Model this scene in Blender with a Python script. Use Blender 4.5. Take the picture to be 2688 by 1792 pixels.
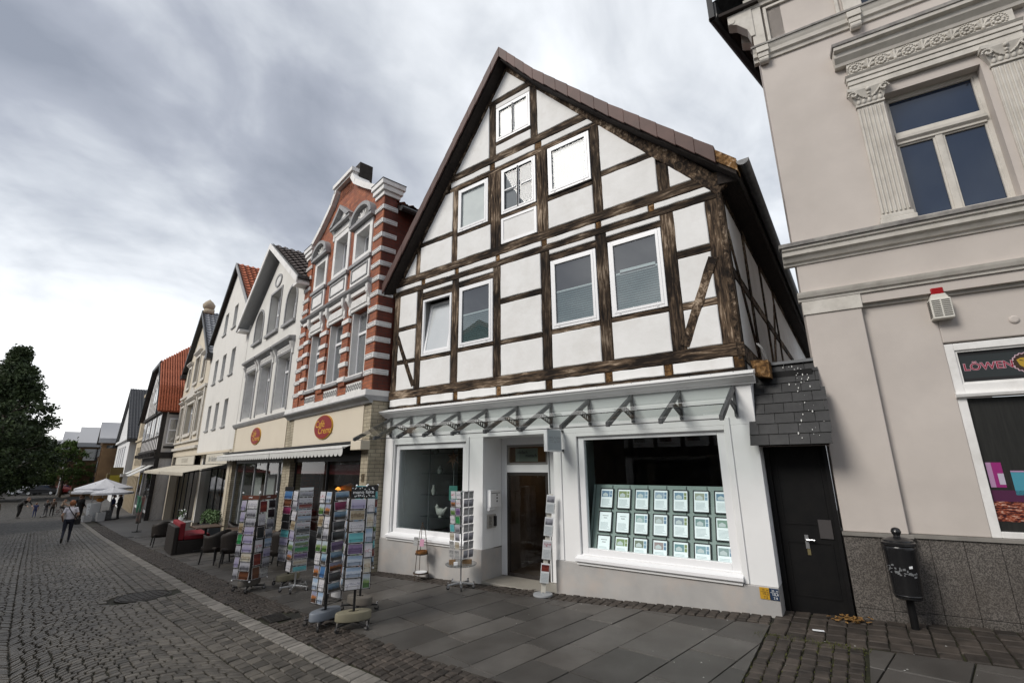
import bpy, bmesh, math, random
from mathutils import Vector, Matrix, noise
R = math.radians
random.seed(7)
S = bpy.context.scene
COL = S.collection
for o in list(bpy.data.objects): bpy.data.objects.remove(o)

# ------------------------------------------------------------------ camera
# World: x runs along the front of the timbered house (right = +x), y into the houses, z = 0 at eye height.
CAM = Vector((0.0, -7.0, 0.0))
def set_camera():
    pitch, roll, yaw = R(14.77), R(-0.5), R(35.9)
    fw = Vector((-math.sin(yaw)*math.cos(pitch), math.cos(yaw)*math.cos(pitch), math.sin(pitch)))
    r0 = Vector((math.cos(yaw), math.sin(yaw), 0)); u0 = r0.cross(fw)
    rt = r0*math.cos(roll) + u0*math.sin(roll); up = u0*math.cos(roll) - r0*math.sin(roll)
    cd = bpy.data.cameras.new('camera'); co = bpy.data.objects.new('camera', cd); COL.objects.link(co)
    cd.sensor_width = 36; cd.lens = 36*1217/2688; cd.clip_start = 0.05; cd.clip_end = 2000
    m = Matrix((rt, up, -fw)).transposed().to_4x4(); m.translation = CAM
    co.matrix_world = m; S.camera = co
set_camera()

# ------------------------------------------------------------------ light
SUN_AZ_VEC = Vector((-0.30, -0.72, 0.63)).normalized()      # towards the sun
def set_light():
    sd = bpy.data.lights.new('sun', 'SUN'); so = bpy.data.objects.new('sun', sd); COL.objects.link(so)
    sd.energy = 1.2; sd.angle = R(24); sd.color = (1.0, 0.955, 0.89)
    so.rotation_euler = (-SUN_AZ_VEC).to_track_quat('-Z', 'Y').to_euler()
    w = bpy.data.worlds.new('World'); S.world = w; w.use_nodes = True
    nt = w.node_tree; N = nt.nodes; L = nt.links; N.clear()
    def n(t, **k):
        a = N.new(t)
        for q, v in k.items(): setattr(a, q, v)
        return a
    def m(op, a, b=None, c=None, clamp=False):
        x = n('ShaderNodeMath', operation=op, use_clamp=clamp)
        for i, v in enumerate((a, b, c)):
            if v is None: continue
            if isinstance(v, (int, float)): x.inputs[i].default_value = v
            else: L.new(v, x.inputs[i])
        return x.outputs[0]
    def mixc(f, a, b):
        x = n('ShaderNodeMix', data_type='RGBA')
        for i, v in ((0, f), (6, a), (7, b)):
            if isinstance(v, (int, float)): x.inputs[i].default_value = v
            elif isinstance(v, tuple): x.inputs[i].default_value = (*v, 1)
            else: L.new(v, x.inputs[i])
        return x.outputs[2]
    sky = n('ShaderNodeTexSky', sky_type='NISHITA', sun_disc=False)
    sky.sun_elevation = math.asin(SUN_AZ_VEC.z); sky.sun_rotation = math.atan2(SUN_AZ_VEC.x, SUN_AZ_VEC.y)
    tc = n('ShaderNodeTexCoord'); sp = n('ShaderNodeSeparateXYZ'); L.new(tc.outputs['Generated'], sp.inputs[0])
    X, Y, Z = sp.outputs
    zz = m('ADD', m('MAXIMUM', Z, 0.0), 0.32)
    cb = n('ShaderNodeCombineXYZ'); L.new(m('DIVIDE', X, zz), cb.inputs[0]); L.new(m('DIVIDE', Y, zz), cb.inputs[1])
    mp = n('ShaderNodeMapping'); L.new(cb.outputs[0], mp.inputs[0])
    mp.inputs['Rotation'].default_value = (0, 0, R(28)); mp.inputs['Scale'].default_value = (1.25, 0.95, 1); mp.inputs['Location'].default_value = (12.5, 1.1, 0)
    def noi(sc, det, rough, dist=0.0, loc=None):
        t = n('ShaderNodeTexNoise', noise_dimensions='3D'); t.inputs['Scale'].default_value = sc; t.inputs['Detail'].default_value = det
        t.inputs['Roughness'].default_value = rough; t.inputs['Distortion'].default_value = dist
        L.new(mp.outputs[0], t.inputs['Vector']); return t.outputs[0]
    big = noi(0.8, 3, .5, .6); mid = noi(2.4, 5, .5, .5); fine = noi(8, 5, .55, .4)
    v = m('ADD', m('ADD', m('MULTIPLY', big, .53), m('MULTIPLY', mid, .40)), m('MULTIPLY', fine, .10))
    cr = n('ShaderNodeValToRGB'); L.new(v, cr.inputs[0])
    E = cr.color_ramp.elements
    E[0].position = .36; E[0].color = (.118, .130, .155, 1); E[1].position = .66; E[1].color = (.46, .475, .495, 1)
    e = E.new(.45); e.color = (.178, .190, .218, 1); e = E.new(.51); e.color = (.256, .270, .292, 1); e = E.new(.57); e.color = (.345, .358, .375, 1)
    # the cloud layer thins towards the low sky at the end of the street, where the sun is behind it
    gd = Vector((-0.97, 0.14, 0.12)).normalized()
    vd = n('ShaderNodeVectorMath', operation='DOT_PRODUCT'); nr = n('ShaderNodeVectorMath', operation='NORMALIZE')
    L.new(tc.outputs['Generated'], nr.inputs[0]); L.new(nr.outputs[0], vd.inputs[0]); vd.inputs[1].default_value = gd
    glow = m('POWER', m('MAXIMUM', vd.outputs['Value'], 0.0), 13.0)
    low = m('SUBTRACT', 1.0, m('MULTIPLY', m('MAXIMUM', Z, 0.0), 3.3), clamp=True)
    glow = m('MULTIPLY', m('MULTIPLY', glow, low), m('ADD', .05, m('MULTIPLY', mid, 1.7)))
    wide = m('MULTIPLY', m('POWER', m('MAXIMUM', vd.outputs['Value'], 0.0), 3.0), .03)
    hor = m('MULTIPLY', m('POWER', m('SUBTRACT', 1.0, m('MAXIMUM', Z, 0.0), clamp=True), 8.0), .16)
    cloud = mixc(m('ADD', m('ADD', glow, wide), hor, clamp=True), cr.outputs[0], (.66, .655, .645))
    bg1 = n('ShaderNodeBackground'); L.new(sky.outputs[0], bg1.inputs[0]); bg1.inputs[1].default_value = 0.08
    bg2 = n('ShaderNodeBackground'); L.new(cloud, bg2.inputs[0]); bg2.inputs[1].default_value = 1.08
    mx = n('ShaderNodeMixShader'); mx.inputs[0].default_value = .92
    L.new(bg1.outputs[0], mx.inputs[1]); L.new(bg2.outputs[0], mx.inputs[2])
    out = n('ShaderNodeOutputWorld'); L.new(mx.outputs[0], out.inputs[0])
set_light()
vs = S.view_settings
vs.view_transform = 'Standard'; vs.look = 'None'; vs.gamma = 1; vs.use_curve_mapping = False
vs.exposure = 1.24
S.render.engine = 'CYCLES'

# ------------------------------------------------------------------ materials
MATS = {}
def mat(name, c, rough=.6, c2=None, scale=6., detail=5., stretch=(1, 1, 1), lo=.35, hi=.65, bump=0., bscale=None, bdist=.02, metal=0., spec=.5, ior=1.45, rand=0., dirt=None, extra=None):
    """noise-varied principled material; c2 = second colour, rand = per-object value variation, dirt=(colour, amount, scale)"""
    if name in MATS: return MATS[name]
    M = bpy.data.materials.new(name); M.use_nodes = True; nt = M.node_tree; N = nt.nodes; L = nt.links
    P = N['Principled BSDF']; P.inputs['Roughness'].default_value = rough; P.inputs['Metallic'].default_value = metal
    P.inputs['Specular IOR Level'].default_value = spec; P.inputs['IOR'].default_value = ior
    P.inputs['Base Color'].default_value = (*c, 1)
    M.diffuse_color = (*c, 1)
    if c2 is not None or bump or dirt or rand:
        tc = N.new('ShaderNodeTexCoord'); mp = N.new('ShaderNodeMapping'); mp.inputs['Scale'].default_value = stretch
        L.new(tc.outputs['Object'], mp.inputs[0])
    col = None
    if c2 is not None:
        t = N.new('ShaderNodeTexNoise'); t.inputs['Scale'].default_value = scale; t.inputs['Detail'].default_value = detail; t.inputs['Roughness'].default_value = .6
        L.new(mp.outputs[0], t.inputs['Vector'])
        r = N.new('ShaderNodeValToRGB'); L.new(t.outputs[0], r.inputs[0])
        r.color_ramp.elements[0].position = lo; r.color_ramp.elements[1].position = hi
        r.color_ramp.elements[0].color = (*c, 1); r.color_ramp.elements[1].color = (*c2, 1); col = r.outputs[0]
    if dirt:
        t = N.new('ShaderNodeTexNoise'); t.inputs['Scale'].default_value = dirt[2]; t.inputs['Detail'].default_value = 7; t.inputs['Roughness'].default_value = .65
        L.new(tc.outputs['Object'], t.inputs['Vector'])
        mr = N.new('ShaderNodeMapRange'); L.new(t.outputs[0], mr.inputs[0]); mr.inputs[1].default_value = .48; mr.inputs[2].default_value = .72; mr.inputs[4].default_value = dirt[1]
        x = N.new('ShaderNodeMix'); x.data_type = 'RGBA'; L.new(mr.outputs[0], x.inputs[0]); x.inputs[7].default_value = (*dirt[0], 1)
        if col is None: x.inputs[6].default_value = (*c, 1)
        else: L.new(col, x.inputs[6])
        col = x.outputs[2]
    if rand:
        oi = N.new('ShaderNodeObjectInfo'); mr = N.new('ShaderNodeMapRange'); L.new(oi.outputs['Random'], mr.inputs[0])
        mr.inputs[3].default_value = 1-rand; mr.inputs[4].default_value = 1+rand
        h = N.new('ShaderNodeHueSaturation'); L.new(mr.outputs[0], h.inputs['Value'])
        if col is None: h.inputs['Color'].default_value = (*c, 1)
        else: L.new(col, h.inputs['Color'])
        col = h.outputs[0]
    if col is not None: L.new(col, P.inputs['Base Color'])
    if bump:
        t = N.new('ShaderNodeTexNoise'); t.inputs['Scale'].default_value = bscale or scale; t.inputs['Detail'].default_value = 6; t.inputs['Roughness'].default_value = .6
        L.new(mp.outputs[0], t.inputs['Vector'])
        b = N.new('ShaderNodeBump'); b.inputs['Strength'].default_value = bump; b.inputs['Distance'].default_value = bdist
        L.new(t.outputs[0], b.inputs['Height']); L.new(b.outputs[0], P.inputs['Normal'])
    if extra: extra(M, N, L, P)
    MATS[name] = M; return M
def glass(name, tint=(.9, .95, .93), f0=.07, rough=0.0):
    """window pane: mirror growing with the viewing angle over a see-through tint"""
    if name in MATS: return MATS[name]
    M = bpy.data.materials.new(name); M.use_nodes = True; nt = M.node_tree; N = nt.nodes; L = nt.links; N.clear()
    o = N.new('ShaderNodeOutputMaterial'); f = N.new('ShaderNodeLayerWeight'); f.inputs[0].default_value = .5
    p = N.new('ShaderNodeMath'); p.operation = 'POWER'; L.new(f.outputs['Facing'], p.inputs[0]); p.inputs[1].default_value = 5
    q = N.new('ShaderNodeMath'); q.operation = 'MULTIPLY_ADD'; L.new(p.outputs[0], q.inputs[0]); q.inputs[1].default_value = 1-f0; q.inputs[2].default_value = f0
    t = N.new('ShaderNodeBsdfTransparent'); t.inputs[0].default_value = (*tint, 1)
    g = N.new('ShaderNodeBsdfGlossy'); g.inputs['Roughness'].default_value = rough
    m = N.new('ShaderNodeMixShader'); L.new(q.outputs[0], m.inputs[0]); L.new(t.outputs[0], m.inputs[1]); L.new(g.outputs[0], m.inputs[2]); L.new(m.outputs[0], o.inputs[0])
    MATS[name] = M; return M
def brickmat(name, c1, c2, mortar, bw, bh, ms=.012, bump=.5, rough=.75):
    if name in MATS: return MATS[name]
    M = bpy.data.materials.new(name); M.use_nodes = True; nt = M.node_tree; N = nt.nodes; L = nt.links; P = N['Principled BSDF']
    tc = N.new('ShaderNodeTexCoord'); s = N.new('ShaderNodeSeparateXYZ'); L.new(tc.outputs['Object'], s.inputs[0])
    a = N.new('ShaderNodeMath'); a.operation = 'ADD'; L.new(s.outputs[0], a.inputs[0]); L.new(s.outputs[1], a.inputs[1])
    cb = N.new('ShaderNodeCombineXYZ'); L.new(a.outputs[0], cb.inputs[0]); L.new(s.outputs[2], cb.inputs[1])
    b = N.new('ShaderNodeTexBrick'); L.new(cb.outputs[0], b.inputs['Vector']); b.inputs['Scale'].default_value = 1
    b.inputs['Brick Width'].default_value = bw; b.inputs['Row Height'].default_value = bh; b.inputs['Mortar Size'].default_value = ms*.5; b.inputs['Mortar Smooth'].default_value = .2
    b.inputs['Color1'].default_value = (*c1, 1); b.inputs['Color2'].default_value = (*c2, 1); b.inputs['Mortar'].default_value = (*mortar, 1); b.inputs['Bias'].default_value = 0
    t = N.new('ShaderNodeTexNoise'); t.inputs['Scale'].default_value = 3.1; t.inputs['Detail'].default_value = 6; L.new(tc.outputs['Object'], t.inputs['Vector'])
    mr = N.new('ShaderNodeMapRange'); L.new(t.outputs[0], mr.inputs[0]); mr.inputs[1].default_value = .3; mr.inputs[2].default_value = .7; mr.inputs[3].default_value = .68; mr.inputs[4].default_value = 1.2
    h = N.new('ShaderNodeHueSaturation'); L.new(b.outputs['Color'], h.inputs['Color']); L.new(mr.outputs[0], h.inputs['Value']); L.new(h.outputs[0], P.inputs['Base Color'])
    P.inputs['Roughness'].default_value = rough
    bp = N.new('ShaderNodeBump'); bp.invert = True; bp.inputs['Strength'].default_value = bump; bp.inputs['Distance'].default_value = .01
    L.new(b.outputs['Fac'], bp.inputs['Height']); L.new(bp.outputs[0], P.inputs['Normal'])
    MATS[name] = M; return M

# ------------------------------------------------------------------ mesh helpers
class MB:
    def __init__(s): s.v = []; s.f = []; s.m = []; s.T = None
    def add(s, vs, fs, mi=0):
        b = len(s.v)
        s.v += [tuple(s.T @ Vector(p)) if s.T else tuple(p) for p in vs]
        for q in fs: s.f.append(tuple(b+i for i in q)); s.m.append(mi)
        return s
    def box(s, x0, x1, y0, y1, z0, z1, mi=0):
        return s.add([(x0,y0,z0),(x1,y0,z0),(x1,y1,z0),(x0,y1,z0),(x0,y0,z1),(x1,y0,z1),(x1,y1,z1),(x0,y1,z1)],
                     [(0,3,2,1),(4,5,6,7),(0,1,5,4),(1,2,6,5),(2,3,7,6),(3,0,4,7)], mi)
    def cbox(s, cx, cy, cz, w, d, h, mi=0): return s.box(cx-w/2, cx+w/2, cy-d/2, cy+d/2, cz-h/2, cz+h/2, mi)
    def prism(s, pts, y0, y1, mi=0, ax='y'):
        """extrude a polygon given in (x,z) from y0 to y1 (ax y), or (y,z) along x, or (x,y) along z"""
        n = len(pts)
        P = {'y': lambda a, b, t: (a, t, b), 'x': lambda a, b, t: (t, a, b), 'z': lambda a, b, t: (a, b, t)}[ax]
        vs = [P(a, b, y0) for a, b in pts] + [P(a, b, y1) for a, b in pts]
        fs = [tuple(range(n)), tuple(range(2*n-1, n-1, -1))] + [(i, i+n, (i+1) % n+n, (i+1) % n) for i in range(n)]
        return s.add(vs, fs, mi)
    def panel(s, pts, y, t, ch, mi=0):
        """polygon (x,z) panel: front at y, thickness t to the back, edge chamfer ch"""
        n = len(pts); cx = sum(p[0] for p in pts)/n; cz = sum(p[1] for p in pts)/n
        A = sum(pts[i][0]*pts[(i+1) % n][1]-pts[(i+1) % n][0]*pts[i][1] for i in range(n))
        if A < 0: pts = pts[::-1]
        ins = inset(pts, ch)
        vs = [(a, y, b) for a, b in ins] + [(a, y+ch*.8, b) for a, b in pts] + [(a, y+t, b) for a, b in pts]
        fs = [tuple(range(n))] + [(i, n+i, n+(i+1) % n, (i+1) % n) for i in range(n)] + [(n+i, 2*n+i, 2*n+(i+1) % n, n+(i+1) % n) for i in range(n)]
        return s.add(vs, fs, mi)
    def tube(s, p, q, r0, r1=None, n=8, mi=0, cap=True):
        r1 = r0 if r1 is None else r1
        p = Vector(p); q = Vector(q); d = (q-p)
        if d.length < 1e-7: return s
        d.normalize(); a = d.orthogonal().normalized(); b = d.cross(a)
        vs = []
        for c, r in ((p, r0), (q, r1)):
            vs += [tuple(c+a*(math.cos(2*math.pi*i/n)*r)+b*(math.sin(2*math.pi*i/n)*r)) for i in range(n)]
        fs = [(i, (i+1) % n, n+(i+1) % n, n+i) for i in range(n)]
        if cap: fs += [tuple(range(n-1, -1, -1)), tuple(range(n, 2*n))]
        return s.add(vs, fs, mi)
    def path(s, pts, r, n=6, mi=0):
        for i in range(len(pts)-1): s.tube(pts[i], pts[i+1], r if not isinstance(r, (list, tuple)) else r[i], r if not isinstance(r, (list, tuple)) else r[i+1], n, mi)
        return s
    def lathe(s, prof, c=(0, 0, 0), n=20, mi=0, sx=1., sy=1., ph=0.):
        vs = []; k = len(prof)
        for r, z in prof:
            vs += [(c[0]+sx*r*math.cos(2*math.pi*i/n+ph), c[1]+sy*r*math.sin(2*math.pi*i/n+ph), c[2]+z) for i in range(n)]
        fs = [(j*n+i, j*n+(i+1) % n, (j+1)*n+(i+1) % n, (j+1)*n+i) for j in range(k-1) for i in range(n)]
        fs += [tuple(range(n-1, -1, -1)), tuple(range((k-1)*n, k*n))]
        return s.add(vs, fs, mi)
    def sphere(s, c, r, n=10, k=7, mi=0, sc=(1, 1, 1)):
        prof = [(max(1e-4, math.sin(math.pi*j/k))*r, -math.cos(math.pi*j/k)*r*sc[2]) for j in range(k+1)]
        return s.lathe(prof, c, n, mi, sc[0], sc[1])
    def grid(s, fn, nu, nv, mi=0):
        vs = [fn(i/nu, j/nv) for j in range(nv+1) for i in range(nu+1)]
        return s.add(vs, [(j*(nu+1)+i, j*(nu+1)+i+1, (j+1)*(nu+1)+i+1, (j+1)*(nu+1)+i) for j in range(nv) for i in range(nu)], mi)
    def mesh(s, name, mats, smooth=False):
        me = bpy.data.meshes.new(name); me.from_pydata(s.v, [], s.f)
        for m in (mats if isinstance(mats, (list, tuple)) else [mats]): me.materials.append(m)
        if any(s.m): me.polygons.foreach_set('material_index', s.m)
        if smooth: me.polygons.foreach_set('use_smooth', [True]*len(s.f))
        me.update(); return me
    def build(s, name, mats, parent=None, smooth=False, bevel=0., loc=None, rz=0., auto=None):
        o = bpy.data.objects.new(name, s.mesh(name, mats, smooth or auto is not None)); COL.objects.link(o); o.parent = parent
        if loc is not None: o.location = loc
        if rz: o.rotation_euler = (0, 0, rz)
        if auto is not None:
            try: o.data.set_sharp_from_angle(angle=R(auto))
            except Exception: pass
        if bevel:
            b = o.modifiers.new('bevel', 'BEVEL'); b.width = bevel; b.segments = 2; b.limit_method = 'ANGLE'; b.angle_limit = R(40)
        return o
def inset(pts, d):
    n = len(pts); out = []
    for i in range(n):
        p0 = Vector(pts[i-1]); p1 = Vector(pts[i]); p2 = Vector(pts[(i+1) % n])
        a = (p1-p0).normalized(); b = (p2-p1).normalized()
        na = Vector((-a.y, a.x)); nb = Vector((-b.y, b.x)); m = (na+nb)
        k = m.dot(na)
        m = m/k if abs(k) > .15 else na
        out.append(tuple(p1+m*d))
    return out
def clip(poly, a, b, c):
    """keep a*x+b*y <= c"""
    out = []
    for i in range(len(poly)):
        p = poly[i]; q = poly[(i+1) % len(poly)]
        dp = a*p[0]+b*p[1]-c; dq = a*q[0]+b*q[1]-c
        if dp <= 0: out.append(p)
        if dp*dq < 0:
            t = dp/(dp-dq); out.append((p[0]+(q[0]-p[0])*t, p[1]+(q[1]-p[1])*t))
    return out
def interp(x, xs, ys):
    if x <= xs[0]: return ys[0]
    for i in range(len(xs)-1):
        if x <= xs[i+1]:
            t = (x-xs[i])/(xs[i+1]-xs[i]); return ys[i]+(ys[i+1]-ys[i])*t
    return ys[-1]
def tag(o, label, cat, group=None):
    o['label'] = label; o['category'] = cat
    if group: o['group'] = group
    return o
def empty(name, loc=(0, 0, 0), rz=0.):
    o = bpy.data.objects.new(name, None); COL.objects.link(o); o.location = loc; o.rotation_euler = (0, 0, rz); o.empty_display_size = .2
    return o
def thing(name, label, cat, loc=(0, 0, 0), rz=0., group=None): return tag(empty(name, loc, rz), label, cat, group)
def struct(o): o['kind'] = 'structure'; return o
def stuff(o): o['kind'] = 'stuff'; return o
def copy_tree(o, parent=None):
    c = o.copy(); COL.objects.link(c); c.parent = parent
    for ch in list(o.children): copy_tree(ch, c)
    return c
_fonts = {}
def text_mesh(body, size, ext=.001, align='CENTER', sx=1., bold=0.):
    cu = bpy.data.curves.new('txt', 'FONT'); cu.body = body; cu.size = size; cu.extrude = ext; cu.align_x = align; cu.align_y = 'CENTER'; cu.resolution_u = 3; cu.offset = bold
    o = bpy.data.objects.new('txt', cu); COL.objects.link(o)
    dg = bpy.context.evaluated_depsgraph_get(); me = bpy.data.meshes.new_from_object(o.evaluated_get(dg))
    bpy.data.objects.remove(o); bpy.data.curves.remove(cu)
    for v in me.vertices: v.co.x *= sx
    return me
def text(name, body, size, m, parent, loc, ext=.001, align='CENTER', sx=1., bold=0., rot=None):
    """upright lettering in the local x-z plane, facing -y"""
    me = text_mesh(body, size, ext, align, sx, bold); me.materials.clear(); me.materials.append(m)
    o = bpy.data.objects.new(name, me); COL.objects.link(o); o.parent = parent; o.location = loc; o.rotation_euler = rot or (R(90), 0, 0)
    return o

# ------------------------------------------------------------------ ground shape
GX = [-300, -130, -51, -28, -8.6, -4.24, -1.05, 6, 60]; GZ = [-4.4, -4.2, -3.72, -3.0, -2.16, -1.985, -1.81, -1.5, -.8]
def gz(x, y=0.): return interp(x, GX, GZ)-.02*min(max(-y, 0), 4)
KX = [-300, -60, -46, -38.9, -19.8, -9.67, -4.86, -3.0, 0, 4, 60]; KY = [46, 5.9, 3.4, 2.17, -1.09, -2.75, -3.40, -3.58, -3.80, -4.0, -6]
def yk(x): return interp(x, KX, KY)
# frame of the house row that continues to the left of the timbered house (turned 11.6 degrees)
RA = R(11.6); P0 = Vector((-8.75, -.36, 0)); RD = Vector((math.cos(RA), -math.sin(RA), 0)); RN = Vector((math.sin(RA), math.cos(RA), 0))
def row(u, v=0., z=0.):
    """point at u metres right of the brick house's right corner (negative = left), v metres behind the row's front"""
    p = P0+RD*u+RN*v; return Vector((p.x, p.y, z))
def yface(x):
    return 0. if x > -8.75 else P0.y+(P0.x-x)*math.tan(RA)
# ------------------------------------------------------------------ palette
def timber(name, st, lo=(.012, .008, .006), hi=(.115, .078, .05)):
    def ex(M, N, L, P):
        tc = N.new('ShaderNodeTexCoord'); mp = N.new('ShaderNodeMapping'); mp.inputs['Scale'].default_value = st; L.new(tc.outputs['Object'], mp.inputs[0])
        t = N.new('ShaderNodeTexNoise'); t.inputs['Scale'].default_value = 1; t.inputs['Detail'].default_value = 9; t.inputs['Roughness'].default_value = .68; t.inputs['Distortion'].default_value = .6; L.new(mp.outputs[0], t.inputs['Vector'])
        t2 = N.new('ShaderNodeTexNoise'); t2.inputs['Scale'].default_value = 1.3; t2.inputs['Detail'].default_value = 4; L.new(tc.outputs['Object'], t2.inputs['Vector'])
        a = N.new('ShaderNodeMath'); a.operation = 'ADD'; L.new(t.outputs[0], a.inputs[0])
        b = N.new('ShaderNodeMath'); b.operation = 'MULTIPLY_ADD'; L.new(t2.outputs[0], b.inputs[0]); b.inputs[1].default_value = .75; b.inputs[2].default_value = -.375; L.new(b.outputs[0], a.inputs[1])
        r = N.new('ShaderNodeValToRGB'); L.new(a.outputs[0], r.inputs[0]); e = r.color_ramp.elements
        e[0].position = .38; e[0].color = (*lo, 1); e[1].position = .70; e[1].color = (.44, .345, .255, 1)
        k = e.new(.47); k.color = tuple((x*.62+y*.38) for x, y in zip(lo, hi))+(1,); k = e.new(.57); k.color = (*hi, 1)
        oi = N.new('ShaderNodeObjectInfo'); mr = N.new('ShaderNodeMapRange'); L.new(oi.outputs['Random'], mr.inputs[0]); mr.inputs[3].default_value = .5; mr.inputs[4].default_value = 1.2
        h = N.new('ShaderNodeHueSaturation'); L.new(r.outputs[0], h.inputs['Color']); L.new(mr.outputs[0], h.inputs['Value']); L.new(h.outputs[0], P.inputs['Base Color'])
        bp = N.new('ShaderNodeBump'); bp.inputs['Strength'].default_value = 1.; bp.inputs['Distance'].default_value = .02; L.new(t.outputs[0], bp.inputs['Height']); L.new(bp.outputs[0], P.inputs['Normal'])
    return mat(name, hi, .85, extra=ex, spec=.25)
T_V = timber('oak_upright', (24, 24, 2.6)); T_H = timber('oak_level', (2.6, 24, 24)); T_D = timber('oak_slant', (16, 20, 12))
T_O = timber('oak_joist_end', (16, 20, 16), (.05, .025, .01), (.22, .12, .045))
PLASTER = mat('white_plaster', (.80, .795, .785), .85, (.74, .735, .72), 2.2, bump=.35, bscale=9, bdist=.012, dirt=((.55, .52, .48), .35, 1.7), spec=.25)
SHOPWHITE = mat('shopfront_paint', (.80, .80, .80), .7, (.76, .76, .755), 1.4, bump=.06, bscale=60, bdist=.004, dirt=((.6, .58, .55), .18, 1.1), spec=.3)
SOCLE = mat('grey_socle_render', (.36, .35, .34), .85, (.43, .415, .40), 2.0, bump=.25, bscale=45, bdist=.006, dirt=((.5, .42, .36), .5, 2.6), spec=.2)
UPVC = mat('white_window_plastic', (.80, .80, .81), .35, spec=.5)
PAINTWHITE = mat('white_stucco_trim', (.78, .77, .755), .65, (.70, .69, .67), 3, dirt=((.42, .40, .37), .35, 4), spec=.3)
TRIMGREY = mat('weathered_ledge', (.17, .16, .155), .8, (.36, .345, .32), 5, bump=.2, spec=.2)
BARK_R = mat('verge_tile_brown', (.070, .034, .027), .55, (.095, .047, .038), 4, rand=.16, spec=.35)
DARKWOOD = mat('soffit_boards', (.012, .009, .008), .9, (.03, .022, .018), 8, stretch=(8, 1, 8), bump=.3)
ZINC = mat('dark_zinc', (.045, .047, .05), .42, (.09, .092, .095), 9, metal=.55)
SILVER = mat('brushed_alu', (.55, .56, .57), .35, metal=.9)
CHROME = mat('chrome', (.7, .7, .72), .12, metal=1.)
BLACKM = mat('black_steel', (.014, .014, .015), .42, spec=.5)
GREYSTEEL = mat('canopy_grey_steel', (.055, .057, .06), .45, (.075, .077, .08), 12, spec=.5)
BLACKP = mat('black_door_paint', (.005, .005, .0055), .5, (.008, .0075, .0075), 7, bump=.08, spec=.25)
PINK = mat('pinkish_render', (.49, .445, .408), .85, (.545, .495, .455), 1.1, bump=.12, bscale=70, bdist=.004, dirt=((.43, .385, .36), .45, .9), spec=.2)
CREAMST = mat('cream_stucco', (.60, .57, .52), .7, (.52, .49, .44), 3.5, bump=.08, bscale=40, bdist=.004, dirt=((.30, .28, .25), .45, 5), spec=.25)
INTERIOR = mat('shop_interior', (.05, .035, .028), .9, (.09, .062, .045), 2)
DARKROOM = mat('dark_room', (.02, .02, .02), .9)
GLASS_SHOP = glass('shop_glass', (.88, .93, .92), .05)
GLASS_CAN = glass('canopy_glass', (.84, .885, .875), .11)
WINREF = mat('window_glass', (.035, .04, .045), .03, spec=.5, ior=2.3)
WINLIGHT = mat('window_glass_painted_sky', (.50, .53, .54), .04, (.58, .60, .61), .8, spec=.5, ior=2.1)  # pale base colour imitates bright sky mirrored in the tilted sash
WINBLUE = mat('window_glass_dark', (.012, .024, .052), .02, spec=.5, ior=1.75)  # blue of the mirrored sky is put into the base colour
BLIND = mat('pleated_blind', (.16, .235, .24), .55, spec=.5, ior=1.9)
BLINDW = mat('blind_rail', (.62, .68, .68), .4)
PAPER = mat('white_paper', (.76, .77, .78), .6)
BLACKINK = mat('black_print', (.015, .015, .016), .5)
GREYINK = mat('grey_print', (.22, .23, .24), .5)
RUBBER = mat('rubber', (.02, .02, .02), .7)

# ------------------------------------------------------------------ ground, street, pavement
SETT = mat('grey_setts', (.048, .042, .034), .55, (.090, .080, .066), 7, bump=.5, bscale=38, bdist=.006, rand=.38, spec=.45)
SETT_ALL = mat('grey_setts_far', (.046, .040, .033), .55, (.098, .087, .072), 3.3, 3, bump=.5, bscale=38, bdist=.006, spec=.45)
SETT_L = mat('pale_kerb_setts', (.13, .12, .105), .65, (.19, .175, .155), 6, bump=.4, bscale=38, bdist=.006, rand=.25, spec=.4)
SETT_B = mat('brown_setts', (.028, .023, .019), .68, (.062, .05, .041), 5, bump=.5, bscale=38, bdist=.006, rand=.35, spec=.4)
JOINT = mat('joint_sand', (.012, .011, .009), .95, (.026, .027, .014), 2.4, bump=.4, bscale=60)
MOSSJ = mat('mossy_joint', (.010, .009, .006), .95, (.026, .028, .008), 1.6, lo=.4, hi=.6, bump=.5, bscale=50)
SLAB = mat('grey_paving_slab', (.052, .0475, .0425), .5, (.080, .074, .067), 2.0, bump=.25, bscale=70, bdist=.004, rand=.30, dirt=((.040, .034, .028), .75, 1.1), spec=.5)
def far_cobble(M, N, L, P):
    tc = N.new('ShaderNodeTexCoord'); v = N.new('ShaderNodeTexVoronoi'); v.feature = 'F1'; v.inputs['Scale'].default_value = 7.5; L.new(tc.outputs['Object'], v.inputs['Vector'])
    r = N.new('ShaderNodeValToRGB'); L.new(v.outputs['Distance'], r.inputs[0]); e = r.color_ramp.elements
    e[0].position = .3; e[0].color = (.085, .077, .067, 1); e[1].position = .62; e[1].color = (.012, .011, .009, 1)
    h = N.new('ShaderNodeHueSaturation'); L.new(r.outputs[0], h.inputs['Color'])
    t = N.new('ShaderNodeTexNoise'); t.inputs['Scale'].default_value = .8; t.inputs['Detail'].default_value = 5; L.new(tc.outputs['Object'], t.inputs['Vector'])
    mr = N.new('ShaderNodeMapRange'); L.new(t.outputs[0], mr.inputs[0]); mr.inputs[1].default_value = .3; mr.inputs[2].default_value = .7; mr.inputs[3].default_value = .75; mr.inputs[4].default_value = 1.3; L.new(mr.outputs[0], h.inputs['Value'])
    L.new(h.outputs[0], P.inputs['Base Color'])
    b = N.new('ShaderNodeBump'); b.invert = True; b.inputs['Strength'].default_value = .5; b.inputs['Distance'].default_value = .03; L.new(v.outputs['Distance'], b.inputs['Height']); L.new(b.outputs[0], P.inputs['Normal'])
FARC = mat('distant_cobbles', (.06, .055, .048), .7, extra=far_cobble, spec=.4)
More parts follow.
